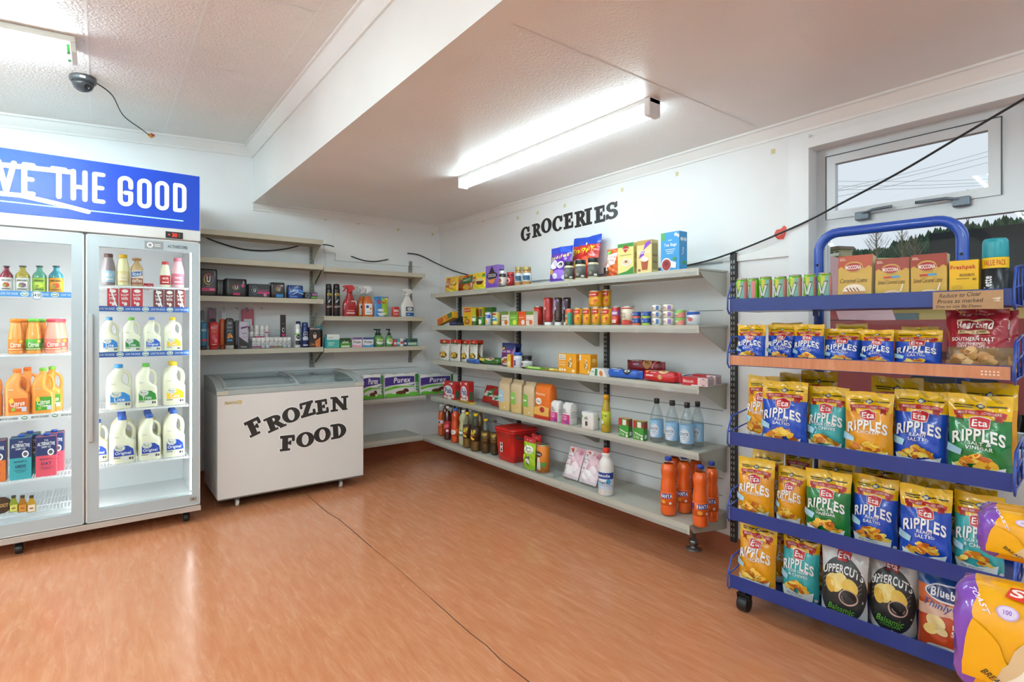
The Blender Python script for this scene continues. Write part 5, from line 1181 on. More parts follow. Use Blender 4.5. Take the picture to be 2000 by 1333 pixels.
trig(699, 719, 559.5, .055, '#c8641c', '#e9ebec', og, 'orange trigger spray bottle standing behind its twin', .095, True)
trig(784.5, 811, 565, .055, '#e4e3de', '#dfdedb', [('r', .30, .20, .90, .36, '#5a5e62'), ('e', .6, .28, .2, .06, '#c8ccd0'), ('r', .30, .03, .92, .16, '#2a5a9c'), ('r', .4, .08, .6, .11, '#cfdcf0')], 'white trigger spray bottle with dark picture and blue label')
s = back_flat(732, 760, 580, z); PB_(bag('cleaner_pouch', s.w, s.h, .04, [(1, '#2f7fc4')], [('r', .5, .05, .98, .95, '#9cc83c'), ('p', [(.5, .95), (.95, .95), (.95, .7), (.7, .8)], '#e8d83c'), ('t', 'Bref', .52, .74, .66, .2, '#c8242c', {'b': .06}), ('e', .4, .32, .22, .07, '#e4ecf2'), ('p', [(.15, .18), (.85, .2), (.6, .04), (.35, .04)], '#eef2f5')], 21), s, .04, 'blue and green toilet cleaner pouch between the spray bottles', 'cleaner pouch')
s = back_flat(767, 781, 600, z); PB_(soft_pack('freshener_pack', s.w, s.h, .04, '#c23a34', [('r', .15, .5, .8, .72, '#e8c8c4'), ('r', .2, .15, .8, .4, '#d87a70')], None, 9, 3), s, .04, 'small red air freshener pack before the white spray bottle', 'air freshener')
# ------------------------------------------------------------------ back wall: soaps
z = ZB2[2]; G = 'soap boxes on the back wall shelf'
def soap(pl, pr, yt, col, items, label, d=.05, top=None):
    s = back_flat(pl, pr, yt, z); return PB_(carton('soap_box', s.w, s.h, d, col, items, (), top), s, d, label, 'soap box', G)
soap(638, 663.5, 654, '#4fb0a4', [('r', 0, .62, 1, 1, '#e4e9e6'), ('r', .1, .74, .5, .8, '#9ab0ac'), ('r', .12, .34, .6, .4, '#d2ece8'), ('r', .12, .2, .5, .25, '#d2ece8')], 'teal and white soap box, largest in the soap row', top='#e4e9e6')
soap(635, 639, 660, '#1f8fa0', [], 'narrow teal box squeezed beside the turquoise capped can')
soap(664.5, 685, 661, '#4f8f3c', [('r', 0, .55, 1, 1, '#2f4a2a'), ('t', 'aloe', .5, .6, .6, .3, '#e6efdc', {'b': .03}), ('r', .1, .05, .9, .22, '#d8e6c8')], 'green soap box on the back wall shelf')
soap(688, 707.5, 660, '#e8e4e6', [('r', 0, .8, 1, 1, '#6a4a8a'), ('t', 'Protex', .5, .55, .76, .28, '#2a2a3a', {'b': .03}), ('p', [(0, .0), (1, 0), (1, .28), (.5, .2), (0, .32)], '#e0a0b4')], 'white soap box with pink sweep on the back wall shelf')
soap(709, 730, 660, '#e6e8ec', [('r', 0, .8, 1, 1, '#34508c'), ('t', 'Protex', .5, .55, .76, .28, '#2a2a3a', {'b': .03}), ('p', [(0, .0), (1, 0), (1, .34), (.5, .16), (0, .26)], '#4f9cd4')], 'white soap box with blue sweep on the back wall shelf')
hw = [('e', .5, .55, .3, .38, '#dfe8d8'), ('e', .5, .75, .16, .18, '#a8cc4c'), ('r', .32, .3, .68, .42, '#eef2ea'), ('r', .36, .5, .64, .56, '#3a6a2a')]
for pl, pr, back, label in ((730.5, 750, .03, 'green pump hand wash bottle in front of its twin'), (727.5, 744, .10, 'green pump hand wash bottle behind its twin'), (751.5, 768, .03, 'green pump hand wash bottle standing alone near the toothpaste')):
    s = back_round(pl, pr, 643, z, back); PBr(pump('hand_wash', s.r, s.h, '#5c9a58', hw), s, label, 'hand wash', 'pump hand wash bottles')
for i, (pl, pr, yt, c, c2, nm) in enumerate(((769, 775, 664, '#c4444e', '#e8e8ea', 'red'), (775.5, 781, 663, '#3c9ca8', '#e0e4e6', 'teal'), (781.5, 788, 661, '#e4e4e4', '#c84040', 'white'), (788.5, 795, 665, '#284a78', '#c8d4e0', 'navy'))):
    s = back_flat(pl, pr, yt, z); PB_(carton('toothpaste_box', s.w, s.h, .12, c, [('r', .1, .3, .9, .6, c2)]), s, .12, f'small {nm} toothpaste box standing end-on beside the hand wash', 'toothpaste box', 'toothpaste boxes')
s = back_flat(796, 816, 660, z); PB_(carton('toothpaste_box', s.w, s.h*.9, .05, '#3f6a58', [('r', .1, .15, .9, .45, '#b8d0c0'), ('r', .3, .6, .95, .85, '#1f3a34')]), s, .05, 'dark green toothpaste box at the corner end of the soap row', 'toothpaste box', 'toothpaste boxes', turn=-.15)
# ------------------------------------------------------------------ toilet rolls
z = ZR[4]
px = [('r', 0, .50, .86, .90, '#4a3585', .03), ('p', [(.0, .50), (.86, .62), (.84, .52), (.5, .47)], '#e9eae6'), ('t', 'Purex', .50, .74, .50, .24, '#f4f2f4', {'b': .05, 's': .12}), ('p', [(0, .40), (.3, .50), (.7, .46), (.86, .44), (.86, .40), (.5, .42), (.2, .36), (0, .28)], '#6fbe3a'), ('r', 0, .02, 1, .14, '#5fb534'), ('e', .12, .14, .12, .05, '#6cc23c'), ('e', .42, .13, .14, .05, '#58ac30'), ('e', .8, .14, .14, .05, '#6cc23c'),
      ('e', .48, .20, .17, .08, '#6a3c24'), ('e', .60, .26, .08, .10, '#5c3320'), ('e', .65, .25, .04, .07, '#4a2818'), ('r', .60, .12, .70, .20, '#eae8e4'), ('r', .88, .60, .98, .97, '#2f8a3c'), ('e', .93, .52, .03, .05, '#3f9a48'), ('e', .93, .40, .03, .05, '#3f9a48'), ('e', .93, .28, .03, .05, '#3f9a48')]
for i, (pl, pr, yt) in enumerate(((709, 748.5, 733), (750.5, 819, 731), (820.5, 889, 732))):
    s = back_flat(pl, pr, yt, z, .03); d = .11
    rt = empty('toilet_roll_pack'); o = soft_pack('wrapper', s.w, s.h, d, '#e8e7e3', px if i else [g for g in px], None, i, 7); o.parent = rt
    q = MB(); nr = 2 if i == 0 else 3
    for k in range(nr): q.lathe([(.02, 0), (s.w/nr*.46, 0), (s.w/nr*.46, .004), (.02, .004)], '#eeedea', 20, 1, min(1, d*.46/(s.w/nr*.46)), T=Matrix.Translation(((k+.5)/nr*s.w-s.w/2, 0, s.h)))
    q.build('roll_end', rt)
    PB_(rt, s, d, ('small pack of toilet rolls nearest the freezer', 'wide pack of toilet rolls in the middle of the low shelf', 'wide pack of toilet rolls in the room corner behind the red boxes')[i], 'toilet rolls', 'toilet roll packs')
# ------------------------------------------------------------------ grocery wall, top shelf
G = 'noodle packets on the top grocery shelf'
def rbag(pl, pr, yt, k, d, zones, items, label, name, cat, grp=None, back=.03, seed=3, fl=0, lean=-.08, bk=None):
    s = right_flat(pl, pr, yt, k, back); return PR_(bag(name, s.w, s.h, d, zones, items, seed, fl, bk), s, d, label, cat, grp, lean)
nood = lambda c, t: [('e', .72, .55, .22, .2, '#e0b440'), ('e', .72, .5, .2, .12, '#8a3a20'), ('r', .05, .30, .45, .70, c), ('t', t, .26, .52, .36, .2, '#f4e9d0', {'b': .03}), ('e', .25, .82, .16, .07, '#c03a20'), ('chips', .70, .55, .38, .3, 3, ('#e8c860', '#d8a838', '#f0dc90')), ('p', [(.5, .2), (.55, .2), (.85, .6), (.82, .62)], '#efe6d0')]
rbag(865, 891, 541, 1, .05, [(.1, '#d8d42c'), (1, '#e8b41c')], nood('#b85a1c', 'CHKN'), 'yellow noodle packet nearest the room corner', 'noodle_packet', 'noodle packet', G, seed=4)
rbag(890, 917.5, 538, 1, .05, [(.72, '#b8401f'), (1, '#e0a018')], [('p', [(.35, .4), (1, .5), (1, .95), (.35, .8)], '#2c6a34'), ('t', 'ORIENT', .66, .66, .5, .13, '#f2efe2', {'b': .03, 'rot': .1}), ('e', .72, .22, .22, .16, '#d8a83c'), ('e', .3, .3, .12, .12, '#e0702c'), ('e', .6, .9, .2, .07, '#c02a20')], 'red and green noodle packet between two yellow ones', 'noodle_packet', 'noodle packet', G, seed=5, back=.09)
rbag(917.5, 945.5, 533, 1, .05, [(.12, '#e0dc30'), (1, '#ecd21e')], [('r', .03, .34, .3, .78, '#b4581c'), ('t', '2min', .17, .58, .24, .16, '#f6e8c8', {'b': .03}), ('e', .62, .50, .25, .16, '#e0c890'), ('p', [(.38, .46), (.9, .46), (.8, .26), (.5, .26)], '#5a2a1c'), ('e', .82, .80, .09, .1, '#4a9a4c')], 'bright yellow noodle packet beside the purple box', 'noodle_packet', 'noodle packet', G, seed=6)
s = right_flat(948, 974, 519, 1, .04); PR_(carton('cereal_box', s.w, s.h, .06, '#8a6ac0', [('p', [(.2, .55), (.5, .98), (.8, .55)], '#2a2428'), ('e', .5, .55, .42, .16, '#2a2428'), ('t', 'COCOA', .5, .56, .62, .14, '#e8e4ee', {'b': .04}), ('e', .5, .3, .2, .1, '#d88a2c'), ('p', [(.05, .05), (.95, .05), (.8, .25), (.5, .16), (.2, .25)], '#7a4ab8'), ('e', .3, .32, .08, .05, '#e0a040'), ('e', .68, .38, .07, .05, '#d87a28')], [('r', .1, .2, .9, .8, '#3a2c44')], '#a88cd0'), s, .06, 'purple and black cereal box on the top grocery shelf', 'cereal box')
s = right_round(974, 989.5, 529.5, 1); PRr(jar('jam_jar', s.r, s.h, '#241618', '#d8d8da', (.10, .60, '#e4ddd6', [('e', .5, .6, .2, .3, '#a0562c'), ('r', .3, .1, .7, .25, '#3a2a2a')])), s, 'dark jam jar with white lid on the top grocery shelf', 'jar', 'jars on the top grocery shelf')
s = right_round(989.5, 1005, 532.5, 1); PRr(jar('jam_jar', s.r, s.h, '#6a1a20', '#b83a3c', (.10, .70, '#a8262c', [('e', .5, .55, .24, .3, '#e8b8b0'), ('e', .5, .5, .16, .2, '#8a1c20')])), s, 'dark red jam jar with red lid on the top grocery shelf', 'jar', 'jars on the top grocery shelf')
for pl, pr, b, nm in ((1005.5, 1020, .05, 'set back'), (1019.5, 1038, .03, 'in front')):
    s = right_round(pl, pr, 522, 1, b); PRr(jar('peanut_butter_jar', s.r, s.h, '#b98446', '#a8985c', (.20, .66, '#e3e6e8', [('r', .45, .15, 1, .70, '#2a5a7c'), ('e', .42, .3, .1, .12, '#e8dcc8'), ('t', 'nutty', .4, .86, .5, .16, '#5a6a78', {'b': .02})])), s, f'peanut butter jar with gold lid, the one {nm} of the pair', 'jar', 'jars on the top grocery shelf')
rbag(1066, 1109, 482, 1, .07, [(.08, '#5a3ab0'), (.80, '#6a34a8'), (1, '#3848c0')], [('p', [(.35, .99), (.9, .99), (.98, .8), (.5, .84)], '#2f5ad8'), ('t', 'Juicies', .5, .70, .86, .14, '#e8cf96', {'b': .06, 'rot': .12, 'grow': .1}), ('e', .62, .48, .15, .1, '#ece8f2'), ('e', .64, .48, .08, .06, '#3a2a4a'), ('e', .3, .50, .18, .13, '#e6e0f0'), ('e', .55, .22, .3, .13, '#9c74d8'), ('e', .38, .18, .12, .08, '#e8e2f4'), ('e', .2, .3, .12, .07, '#d8b040'), ('e', .8, .12, .12, .06, '#d8d0ea')], 'purple and blue snack bag leaning on the wall above the grocery shelf', 'snack_bag', 'snack bag', 'snack bags on the top grocery shelf', seed=8, back=.105)
rbag(1103, 1160, 461, 1, .08, [(.70, '#c92c28'), (.80, '#c83434'), (1, '#2450c8')], [('t', 'Snippy', .48, .68, .80, .18, '#f2d322', {'b': .07, 'rot': .15}), ('e', .55, .82, .05, .03, '#f0e6c0'), ('e', .35, .38, .22, .10, '#e8e0d8'), ('chips', .4, .38, .5, .2, 9, ('#e8c23c', '#d85a30', '#efe8d8', '#e89a2c')), ('e', .7, .42, .2, .12, '#e0501f')], 'red and blue snack bag standing behind the three grey jars', 'snack_bag', 'snack bag', 'snack bags on the top grocery shelf', seed=11, back=.17, lean=-.15)
for i, (pl, pr, yt) in enumerate(((1101.5, 1121.5, 512), (1122.5, 1145, 509), (1147.5, 1170, 505))):
    s = right_round(pl, pr, yt, 1); PRr(jar('coffee_jar', s.r, s.h, '#d2c8a0', '#242322', (.10, .68, '#5a5a56', [('e', .42, .58, .16, .24, '#7a7466'), ('e', .56, .3, .1, .14, '#8a8270'), ('r', .78, .06, .96, .22, '#e8e8e6')])), s, f'grey labelled jar with black lid, {("first", "second", "third")[i]} from the room corner of three', 'jar', 'grey labelled jars')
rbag(1177, 1206.5, 486, 1, .06, [(.10, '#c04a1c'), (1, '#d2601f')], [('p', [(.2, .30), (.75, .42), (.8, .85), (.15, .78)], '#e8d3c8'), ('t', 'Drinking', .48, .68, .5, .08, '#b8401c', {'b': .02}), ('t', 'Choc', .48, .56, .4, .08, '#b8401c', {'b': .02}), ('p', [(.05, .86), (.3, .98), (.35, .86), (.15, .76)], '#6ab83c'), ('e', .22, .14, .18, .1, '#5a2c1c'), ('p', [(.1, .2), (.3, .2), (.26, .36), (.14, .36)], '#efe6dc')], 'orange pouch with green corner on the top grocery shelf', 'drink_pouch', 'pouch', None, seed=13)
s = right_flat(1206, 1237.5, 476, 1); PR_(carton('coffee_box', s.w, s.h, .06, '#e6d98a', [('r', 0, .88, 1, 1, '#3f8a3a'), ('p', [(.3, .84), (.5, .95), (.75, .84), (.5, .70)], '#b82a26'), ('t', 'MOCCONA', .52, .82, .36, .045, '#f3ece0', {'b': .03}), ('t', 'Cappuccino', .5, .63, .7, .06, '#a8922c', {'s': .3}), ('e', .55, .40, .34, .12, '#f1ece2'), ('e', .55, .41, .28, .09, '#e0cfae'), ('e', .55, .42, .1, .04, '#9a6a3c'), ('p', [(0, .0), (1, .0), (1, .26), (.6, .12), (.0, .05)], '#3f8a3a')], [('r', .1, .1, .9, .9, '#cfc07a'), ('r', .2, .2, .8, .4, '#b5a45c'), ('r', .2, .5, .8, .7, '#b5a45c')], '#d8cfa0'), s, .06, 'yellow coffee sachet box with green band on the top grocery shelf', 'coffee box', 'drink boxes on the top grocery shelf')
s = right_flat(1243, 1273, 470, 1); PR_(carton('coffee_box', s.w, s.h, .065, '#e6d28e', [('r', 0, .86, 1, 1, '#b99a4a'), ('p', [(.45, .7), (.95, .88), (.9, .98), (.6, .92)], '#8a4ac0'), ('p', [(.15, .45), (.5, .55), (.55, .7), (.3, .66)], '#8a4ac0'), ('t', 'NESCAFE', .5, .64, .84, .10, '#f6f0e2', {'b': .04}), ('p', [(.3, .40), (.8, .42), (.72, .1), (.38, .1)], '#a8542c'), ('e', .55, .42, .26, .07, '#f2ece2'), ('e', .5, .47, .14, .05, '#efe6dc'), ('e', .2, .1, .1, .04, '#8a5a34')], [('r', .1, .1, .9, .9, '#b59c5c'), ('r', .15, .5, .85, .56, '#8f7a44'), ('r', .15, .3, .85, .36, '#8f7a44')], '#c8b070'), s, .065, 'gold and purple coffee sachet box beside the tea box', 'coffee box', 'drink boxes on the top grocery shelf')
s = right_flat(1290, 1327.5, 454, 1); PR_(carton('tea_box', s.w, s.h, .075, '#3f9ad8', [('r', .06, .80, .22, 1.0, '#58b03c'), ('t', 'Tea Bags', .52, .66, .66, .10, '#f4f8fa', {'b': .04}), ('r', .4, .78, .6, .80, '#d8ecf8'), ('r', .25, .54, .78, .56, '#cfe6f4'), ('r', .3, .49, .72, .51, '#cfe6f4'), ('r', .34, .44, .68, .46, '#cfe6f4'), ('e', .82, .92, .08, .045, '#e8f2f8'), ('e', .95, .88, .05, .045, '#e8f2f8'), ('e', .32, .17, .28, .17, '#f2f2f0'), ('e', .32, .16, .24, .145, '#9a2c30'), ('e', .30, .19, .12, .06, '#7a1f24'), ('p', [(.55, .26), (.85, .2), (.82, .06), (.58, .08)], '#eef0ea'), ('e', .75, .30, .1, .04, '#4a9a3c')], [('t', 'Tea Bags', .45, .5, .6, .1, '#dcecf6', {'b': .03, 'rot': PI/2}), ('e', .3, .8, .2, .05, '#dcecf6'), ('e', .6, .2, .25, .05, '#4a9a3c'), ('e', .7, .8, .2, .05, '#dcecf6')], '#6ab4e4'), s, .075, 'bright blue tea bag box at the window end of the top grocery shelf', 'tea box')
# ------------------------------------------------------------------ second shelf
s = right_flat(851, 908, 602, 2, .03); L = .30
q = MB(); q.box(-L/2, L/2, -.03, .03, 0, .065, M('#e2a41e', .35), .004)
q.gfx(lambda x, y: ((-L/2+x*L, -.03, y*.065), (0, -1, 0)), L, .065, [('r', .05, .62, .4, .8, '#b0321f'), ('r', .05, .36, .44, .54, '#b0321f'), ('r', .05, .1, .4, .28, '#b0321f'), ('e', .55, .7, .04, .14, '#c83a28'), ('e', .62, .35, .04, .14, '#c83a28'), ('r', .7, .2, .98, .9, '#5a7a3a')], .0005)
o = q.build('foil_box'); Y, t = onX(868, XF+.06); put(o, XF+.06, Y-.06, ZR[2]+.020, -PI/2); o.rotation_euler = (0, -.24, -PI/2); o.location.z = ZR[2]+.036; setup(o, 'yellow cling wrap box tilted at the corner end of the second grocery shelf', 'wrap box')
s = right_flat(894, 906, 599, 2, .13); o = MB().lathe([(.026, 0), (.026, .30)], M('#2a3036', .35), 18, T=Matrix.Rotation(PI/2, 4, 'Y')).build('foil_roll'); Y, t = onX(893, XF+.14); put(o, XF+.17, Y+.16, ZR[2]+.027, -PI/2); o.rotation_euler = (0, -.16, -PI/2); o.location.z = ZR[2]+.03; setup(o, 'dark foil roll leaning behind the yellow wrap box', 'foil roll')
s = right_flat(876, 903, 624, 2, .01); PR_(soft_pack('candle_pack', s.w, .032, .03, '#20232c', [('r', .15, .4, .6, .95, '#2a4a9c'), ('e', .35, .6, .05, .2, '#b03040')], None, 12, 4), s, .03, 'small dark blue and black pack lying before the wrap box', 'pack')
G = 'tins and boxes on the second grocery shelf'
def rbox(pl, pr, yt, k, d, col, items, label, name='stock_box', cat='box', grp=G, back=.03, side=(), top=None, turn=0):
    s = right_flat(pl, pr, yt, k, back); return PR_(carton(name, s.w, s.h, d, col, items, side, top), s, d, label, cat, grp, 0, turn)
def rcan(pl, pr, yt, k, col, items, label, back=.03, zz=None, grp=G, lid=METAL, name='food_tin', cat='tin', turn=0):
    s = right_round(pl, pr, yt, k, back, zz); return PRr(can(name, s.r, s.h, col, items, lid), s, label, cat, grp, turn)
rbox(904, 921, 601, 2, .05, '#e6b41c', [('r', .1, .74, .9, .95, '#b82c20'), ('t', 'Gravy', .5, .84, .7, .14, '#f6e9c4', {'b': .04, 'rot': .08}), ('e', .5, .22, .3, .16, '#8a4a20'), ('e', .5, .24, .2, .1, '#d89a3c'), ('e', .35, .45, .2, .05, '#4a8a3a')], 'yellow stock box with red badge on the second grocery shelf', 'stock_box', 'stock box', side=[('r', .1, .1, .9, .9, '#d8d23c')])
rbox(923, 943, 601, 2, .05, '#e0b82a', [('r', .05, .3, .3, .9, '#c8d4dc'), ('r', .4, .3, .62, .9, '#d06a20'), ('r', .72, .5, .95, .9, '#6a6a4a')], 'yellow boxes block behind the green tins on the second grocery shelf', 'stock_box', 'stock box', back=.12)
rbox(946.5, 961, 601, 2, .05, '#3c7a34', [('r', .1, .2, .9, .5, '#7ab04a')], 'green stock box behind the blue and white tin', 'stock_box', 'stock box', back=.14)
for i, (pl, pr, yt, c, its, label) in enumerate((
    (921.5, 933.5, 619, '#4f8a3a', [('r', .1, .5, .9, .9, '#e4e8dc'), ('e', .5, .28, .2, .2, '#6a4a2a')], 'green and white soup tin beside the yellow stock box'),
    (934.5, 947, 619, '#5aa048', [('e', .5, .4, .3, .32, '#dfe6d4'), ('r', .2, .8, .8, .95, '#2f5f2a')], 'green soup tin with pale oval, next to the blue and white tin'),
    (947.5, 960.5, 610, '#dfe4ea', [('r', 0, .55, 1, .82, '#2050b4'), ('e', .5, .25, .2, .2, '#e0b85a'), ('t', 'cream', .5, .66, .4, .12, '#e8ecf4', {'b': .03})], 'blue and white tin on the second grocery shelf'),
    (961.5, 977.5, 610, '#d8c868', [('e', .5, .42, .34, .28, '#2f92c4'), ('r', .25, .8, .75, .95, '#b83a2c'), ('e', .6, .2, .3, .14, '#ecd868'), ('r', .3, .5, .7, .58, '#e8f0f4')], 'yellow and teal fruit tin on the second grocery shelf'),
    (1104, 1120.5, 604, '#d8502c', [('r', .55, 0, 1, .8, '#2f8f78'), ('t', 'SALSA', .36, .6, .4, .2, '#f4e6d8', {'b': .04}), ('e', .4, .2, .2, .16, '#e8a05a')], 'red and teal tin before the brown sauce bottles'),
    (1195, 1212, 600, '#b8282a', [('r', 0, .55, 1, .82, '#7a3f86'), ('r', .2, .6, .8, .76, '#d8c8dc'), ('e', .5, .3, .3, .2, '#d8574a'), ('r', .3, .1, .7, .3, '#e8c4b8')], 'red tin with purple band beside the spaghetti tins'))):
    rcan(pl, pr, yt, 2, c, its, label)
for pl, pr, c, c2, nm in ((979, 993.5, '#eee6d6', '#d0702c', 'white and brown'), (995, 1010.5, '#7cb83a', '#d8e04c', 'lime green'), (1012, 1026.5, '#e0642c', '#f0e0d0', 'orange'), (1027, 1042, '#eddccc', '#e06a3c', 'peach and white')):
    rbox(pl, pr, 609, 2, .045, c, [('r', .0, .76, 1, 1, '#6a8a3a' if c != '#e0642c' else '#d8501f'), ('t', 'juice', .45, .56, .6, .12, '#5a3a24' if c == '#eee6d6' else '#fbf4ea', {'b': .02}), ('e', .66, .22, .24, .18, c2), ('r', .12, .36, .5, .40, '#8a7a6a')], f'small {nm} carton with fruit picture on the second grocery shelf', 'pudding_box', 'pudding box', top='#d8d0c0')
rcan(1042.5, 1061.5, 599, 2, '#c22a22', [('t', 'TOMATO', .5, .62, .5, .10, '#f6e4dc', {'b': .04}), ('t', 'SOUP', .5, .42, .34, .10, '#f6e4dc', {'b': .04}), ('e', .45, .85, .14, .06, '#e0701f'), ('e', .6, .2, .1, .06, '#efd0c4')], 'tall red tin beside the tomato sauce bottle', back=.08)
for pl, pr, yt, b, c, lc, nm in ((1061.5, 1081, 582, .04, '#a3201f', '#c8343a', 'red tomato sauce bottle'), (1082, 1098.5, 582, .05, '#38221c', '#8a5aa8', 'dark brown barbecue sauce bottle in front'), (1099.5, 1115.5, 582, .10, '#2f1d19', '#7a4f96', 'dark brown barbecue sauce bottle set back')):
    s = right_round(pl, pr, yt, 2, b); rt = empty('sauce_bottle'); h = s.h; r = s.r
    q = MB().lathe([(a*r, z*h) for a, z in ((.66, .10), (.84, .15), (.95, .24), (.97, .36), (.90, .46), (.90, .54), (.98, .66), (1, .80), (1, .93), (.93, .985), (.7, 1))], M(c, .2, coat=.5), 24)
    for k in range(3): q.lathe([(r*(.975-.01*k), h*(.20+.07*k)), (r*(.99-.01*k), h*(.215+.07*k)), (r*(.975-.01*k), h*(.23+.07*k))], M(c, .2, coat=.5), 24)
    q.build('body', rt)
    q = MB().gfx(round_of(r*1.0, .50*h, .95*h, PI), PI*r, .45*h, [('p', [(.36, .04), (.58, .08), (.62, .92), (.40, .96)], lc), ('t', 'SAUCE', .44, .5, .62, .10, '#f3ecea', {'b': .03, 'rot': PI/2}), ('e', .54, .25, .04, .10, '#efd9c8')], .0012, .0002, None, r*.4); q.build('label', rt)
    MB().lathe([(r*.80, 0), (r*.84, .01*h), (r*.82, .112*h), (r*.6, .115*h)], M('#e9e6e2', .4), 22).build('cap', rt)
    PRr(rt, s, f'upside-down {nm} on the second grocery shelf', 'sauce bottle', 'sauce bottles')
sp = [('p', [(.15, .66), (.85, .66), (.9, .95), (.1, .95)], '#c3281c'), ('t', 'Spaghetti', .5, .80, .46, .13, '#f7ecd8', {'b': .04}), ('t', 'in sauce', .5, .62, .36, .09, '#c3281c', {'b': .03}), ('chips', .5, .26, .6, .3, 5, ('#e8902c', '#f0b040', '#d8641c')), ('e', .72, .4, .08, .09, '#d84a28')]
for i, (pl, pr, yt, b, nm) in enumerate(((1121.5, 1137.5, 602, .03, 'first in the front row from the room corner'), (1138.5, 1155, 602, .03, 'second in the front row from the room corner'), (1156.5, 1173.5, 601, .03, 'third in the front row from the room corner'), (1175, 1194.5, 602, .03, 'last of the front row beside the purple banded tin'))):
    s = right_round(pl, pr, yt, 2, b)
    PRr(can('spaghetti_tin', s.r, s.h, '#eab222', sp), s, f'yellow spaghetti tin, {nm}', 'spaghetti tin', 'spaghetti tins'); last = s
    if i == 2: hz0 = s.h; rz0 = s.r; y3 = s.y; x3 = s.X
s = right_round(1150, 1177, 569, 2, .03, ZR[2]+hz0+.0005); PRr(can('spaghetti_tin', s.r, s.h, '#eab222', sp), s, 'yellow spaghetti tin stacked on top of the front row', 'spaghetti tin', 'spaghetti tins')
for nm, zz in (('under the stacked tin at the back', ZR[2]), ('at the back on top of another tin', ZR[2]+hz0+.0005)):
    o = can('spaghetti_tin', rz0, hz0, '#eab222', sp); put(o, x3+2*rz0+.012, y3-.028, zz, -PI/2); setup(o, f'yellow spaghetti tin {nm}', 'spaghetti tin', 'spaghetti tins')
rcan(1214, 1239.5, 599, 2, '#e4d8c0', [('r', 0, .9, 1, .97, '#b8322c'), ('t', 'PASTA', .38, .62, .4, .11, '#5a4a40', {'b': .01}), ('t', 'SAUCE', .38, .46, .4, .11, '#5a4a40', {'b': .01}), ('e', .6, .12, .3, .16, '#c23a2c'), ('e', .4, .14, .12, .08, '#d86a4a')], 'cream pasta sauce tin with red rim on the second grocery shelf')
def stackcans(pl, pr, yts, c, its, nm, grp, k=2):
    zz = ZR[k]
    for j, yt in enumerate(yts):
        s = right_round(pl, pr, yt, k, .03, zz); PRr(can('small_tin', s.r, s.h*.995, c, its), s, f'{nm}, {("bottom", "second up", "top")[j] if len(yts) == 3 else ("lower", "upper")[j]} of its stack', 'small tin', grp); zz += s.h
tn = lambda c: [('r', 0, 0, 1, .30, c), ('t', 'tuna', .36, .62, .26, .3, '#e8eef8', {'b': .03}), ('e', .68, .6, .1, .22, '#3a70b8')]
stackcans(1235, 1252.5, (622, 609.5), '#1f3f8c', tn('#e0623c'), 'blue tuna tin with orange stripe', 'small tins'); stackcans(1253.5, 1272, (622, 609), '#1f3f8c', tn('#a8c83c'), 'blue tuna tin with lime stripe', 'small tins')
wt = lambda c: [('t', 'fish', .4, .55, .24, .3, '#b84a3a', {'b': .03}), ('r', .62, .15, .8, .85, c), ('e', .25, .4, .06, .2, '#5a8a3a')]
stackcans(1273.5, 1293.5, (621.5, 608.5, 596), '#ece7df', wt('#4a7ab8'), 'white fish tin with blue mark', 'small tins'); stackcans(1295, 1318, (621.5, 608, 595), '#efe6da', wt('#9a7cc4'), 'white fish tin with violet mark', 'small tins')
stackcans(1319.5, 1339.5, (621, 606.5), '#7fb84a', [('p', [(.3, 0), (1, 0), (1, .9), (.5, .5)], '#e08a7c'), ('r', .15, .4, .5, .6, '#ecf2e4')], 'green and pink small tin', 'small tins')
s = right_round(1341, 1369, 608, 2); PRr(can('food_tin', s.r, s.h, '#e6e9f0', [('p', [(0, .7), (1, .78), (1, .98), (0, .98)], '#2a55b0'), ('t', 'tuna', .36, .56, .3, .16, '#3a5ab0', {'b': .03}), ('e', .52, .4, .12, .16, '#c85a50'), ('r', .3, .1, .7, .14, '#b8bccc')]), s, 'white tin with blue top band at the stand end of the second grocery shelf', 'tin', G)
# ------------------------------------------------------------------ third shelf
G = 'red topped pouches on the third grocery shelf'
po = [('t', 'pasta', .5, .72, .6, .07, '#6a7a5a', {'s': .2}), ('e', .5, .26, .36, .15, '#5a4a2a'), ('chips', .5, .30, .7, .26, 2, ('#e0b83c', '#c8902c', '#efd86a')), ('p', [(.35, .86), (.5, .96), (.65, .86)], '#e8d8a0'), ('r', .1, .78, .9, .83, '#3a6a3c')]
for i, (pl, pr, yt, b) in enumerate(((855, 874.5, 664, .03), (875.5, 896.5, 664, .03), (897.5, 912.5, 665, .05), (914, 929.5, 665, .065), (926, 939.5, 665, .12))):
    rbag(pl, pr, yt, 3, .035, [(.80, '#e8e4da'), (1, '#c8301f')], po, f'white meal pouch with red top, {ORD[i]} from the room corner', 'meal_pouch', 'meal pouch', G, back=b, seed=20+i, lean=-.04)
def lie(name, pl, pr, k, h, d, col, items, label, cat, grp, back=.05, seed=2, endc=None, turn=0, tilt=0, zz=None):
    s = right_flat(pl, pr, 600, k, back, zz); o = flow(name, s.w, h, d, col, items, seed, endc); put(o, s.X+d/2, s.y, s.z, -PI/2+turn); o.rotation_euler = (tilt, 0, -PI/2+turn); return setup(o, label, cat, grp)
lie('rice_packet', 907, 932, 3, .04, .055, '#2a5aa8', [('p', [(.1, .3), (.9, .5), (.9, .7), (.1, .55)], '#4f86d0'), ('r', .2, .75, .7, .85, '#8ab0e4')], 'blue packet lying in front of the meal pouches', 'packet', 'lying packets', -.01, seed=31)
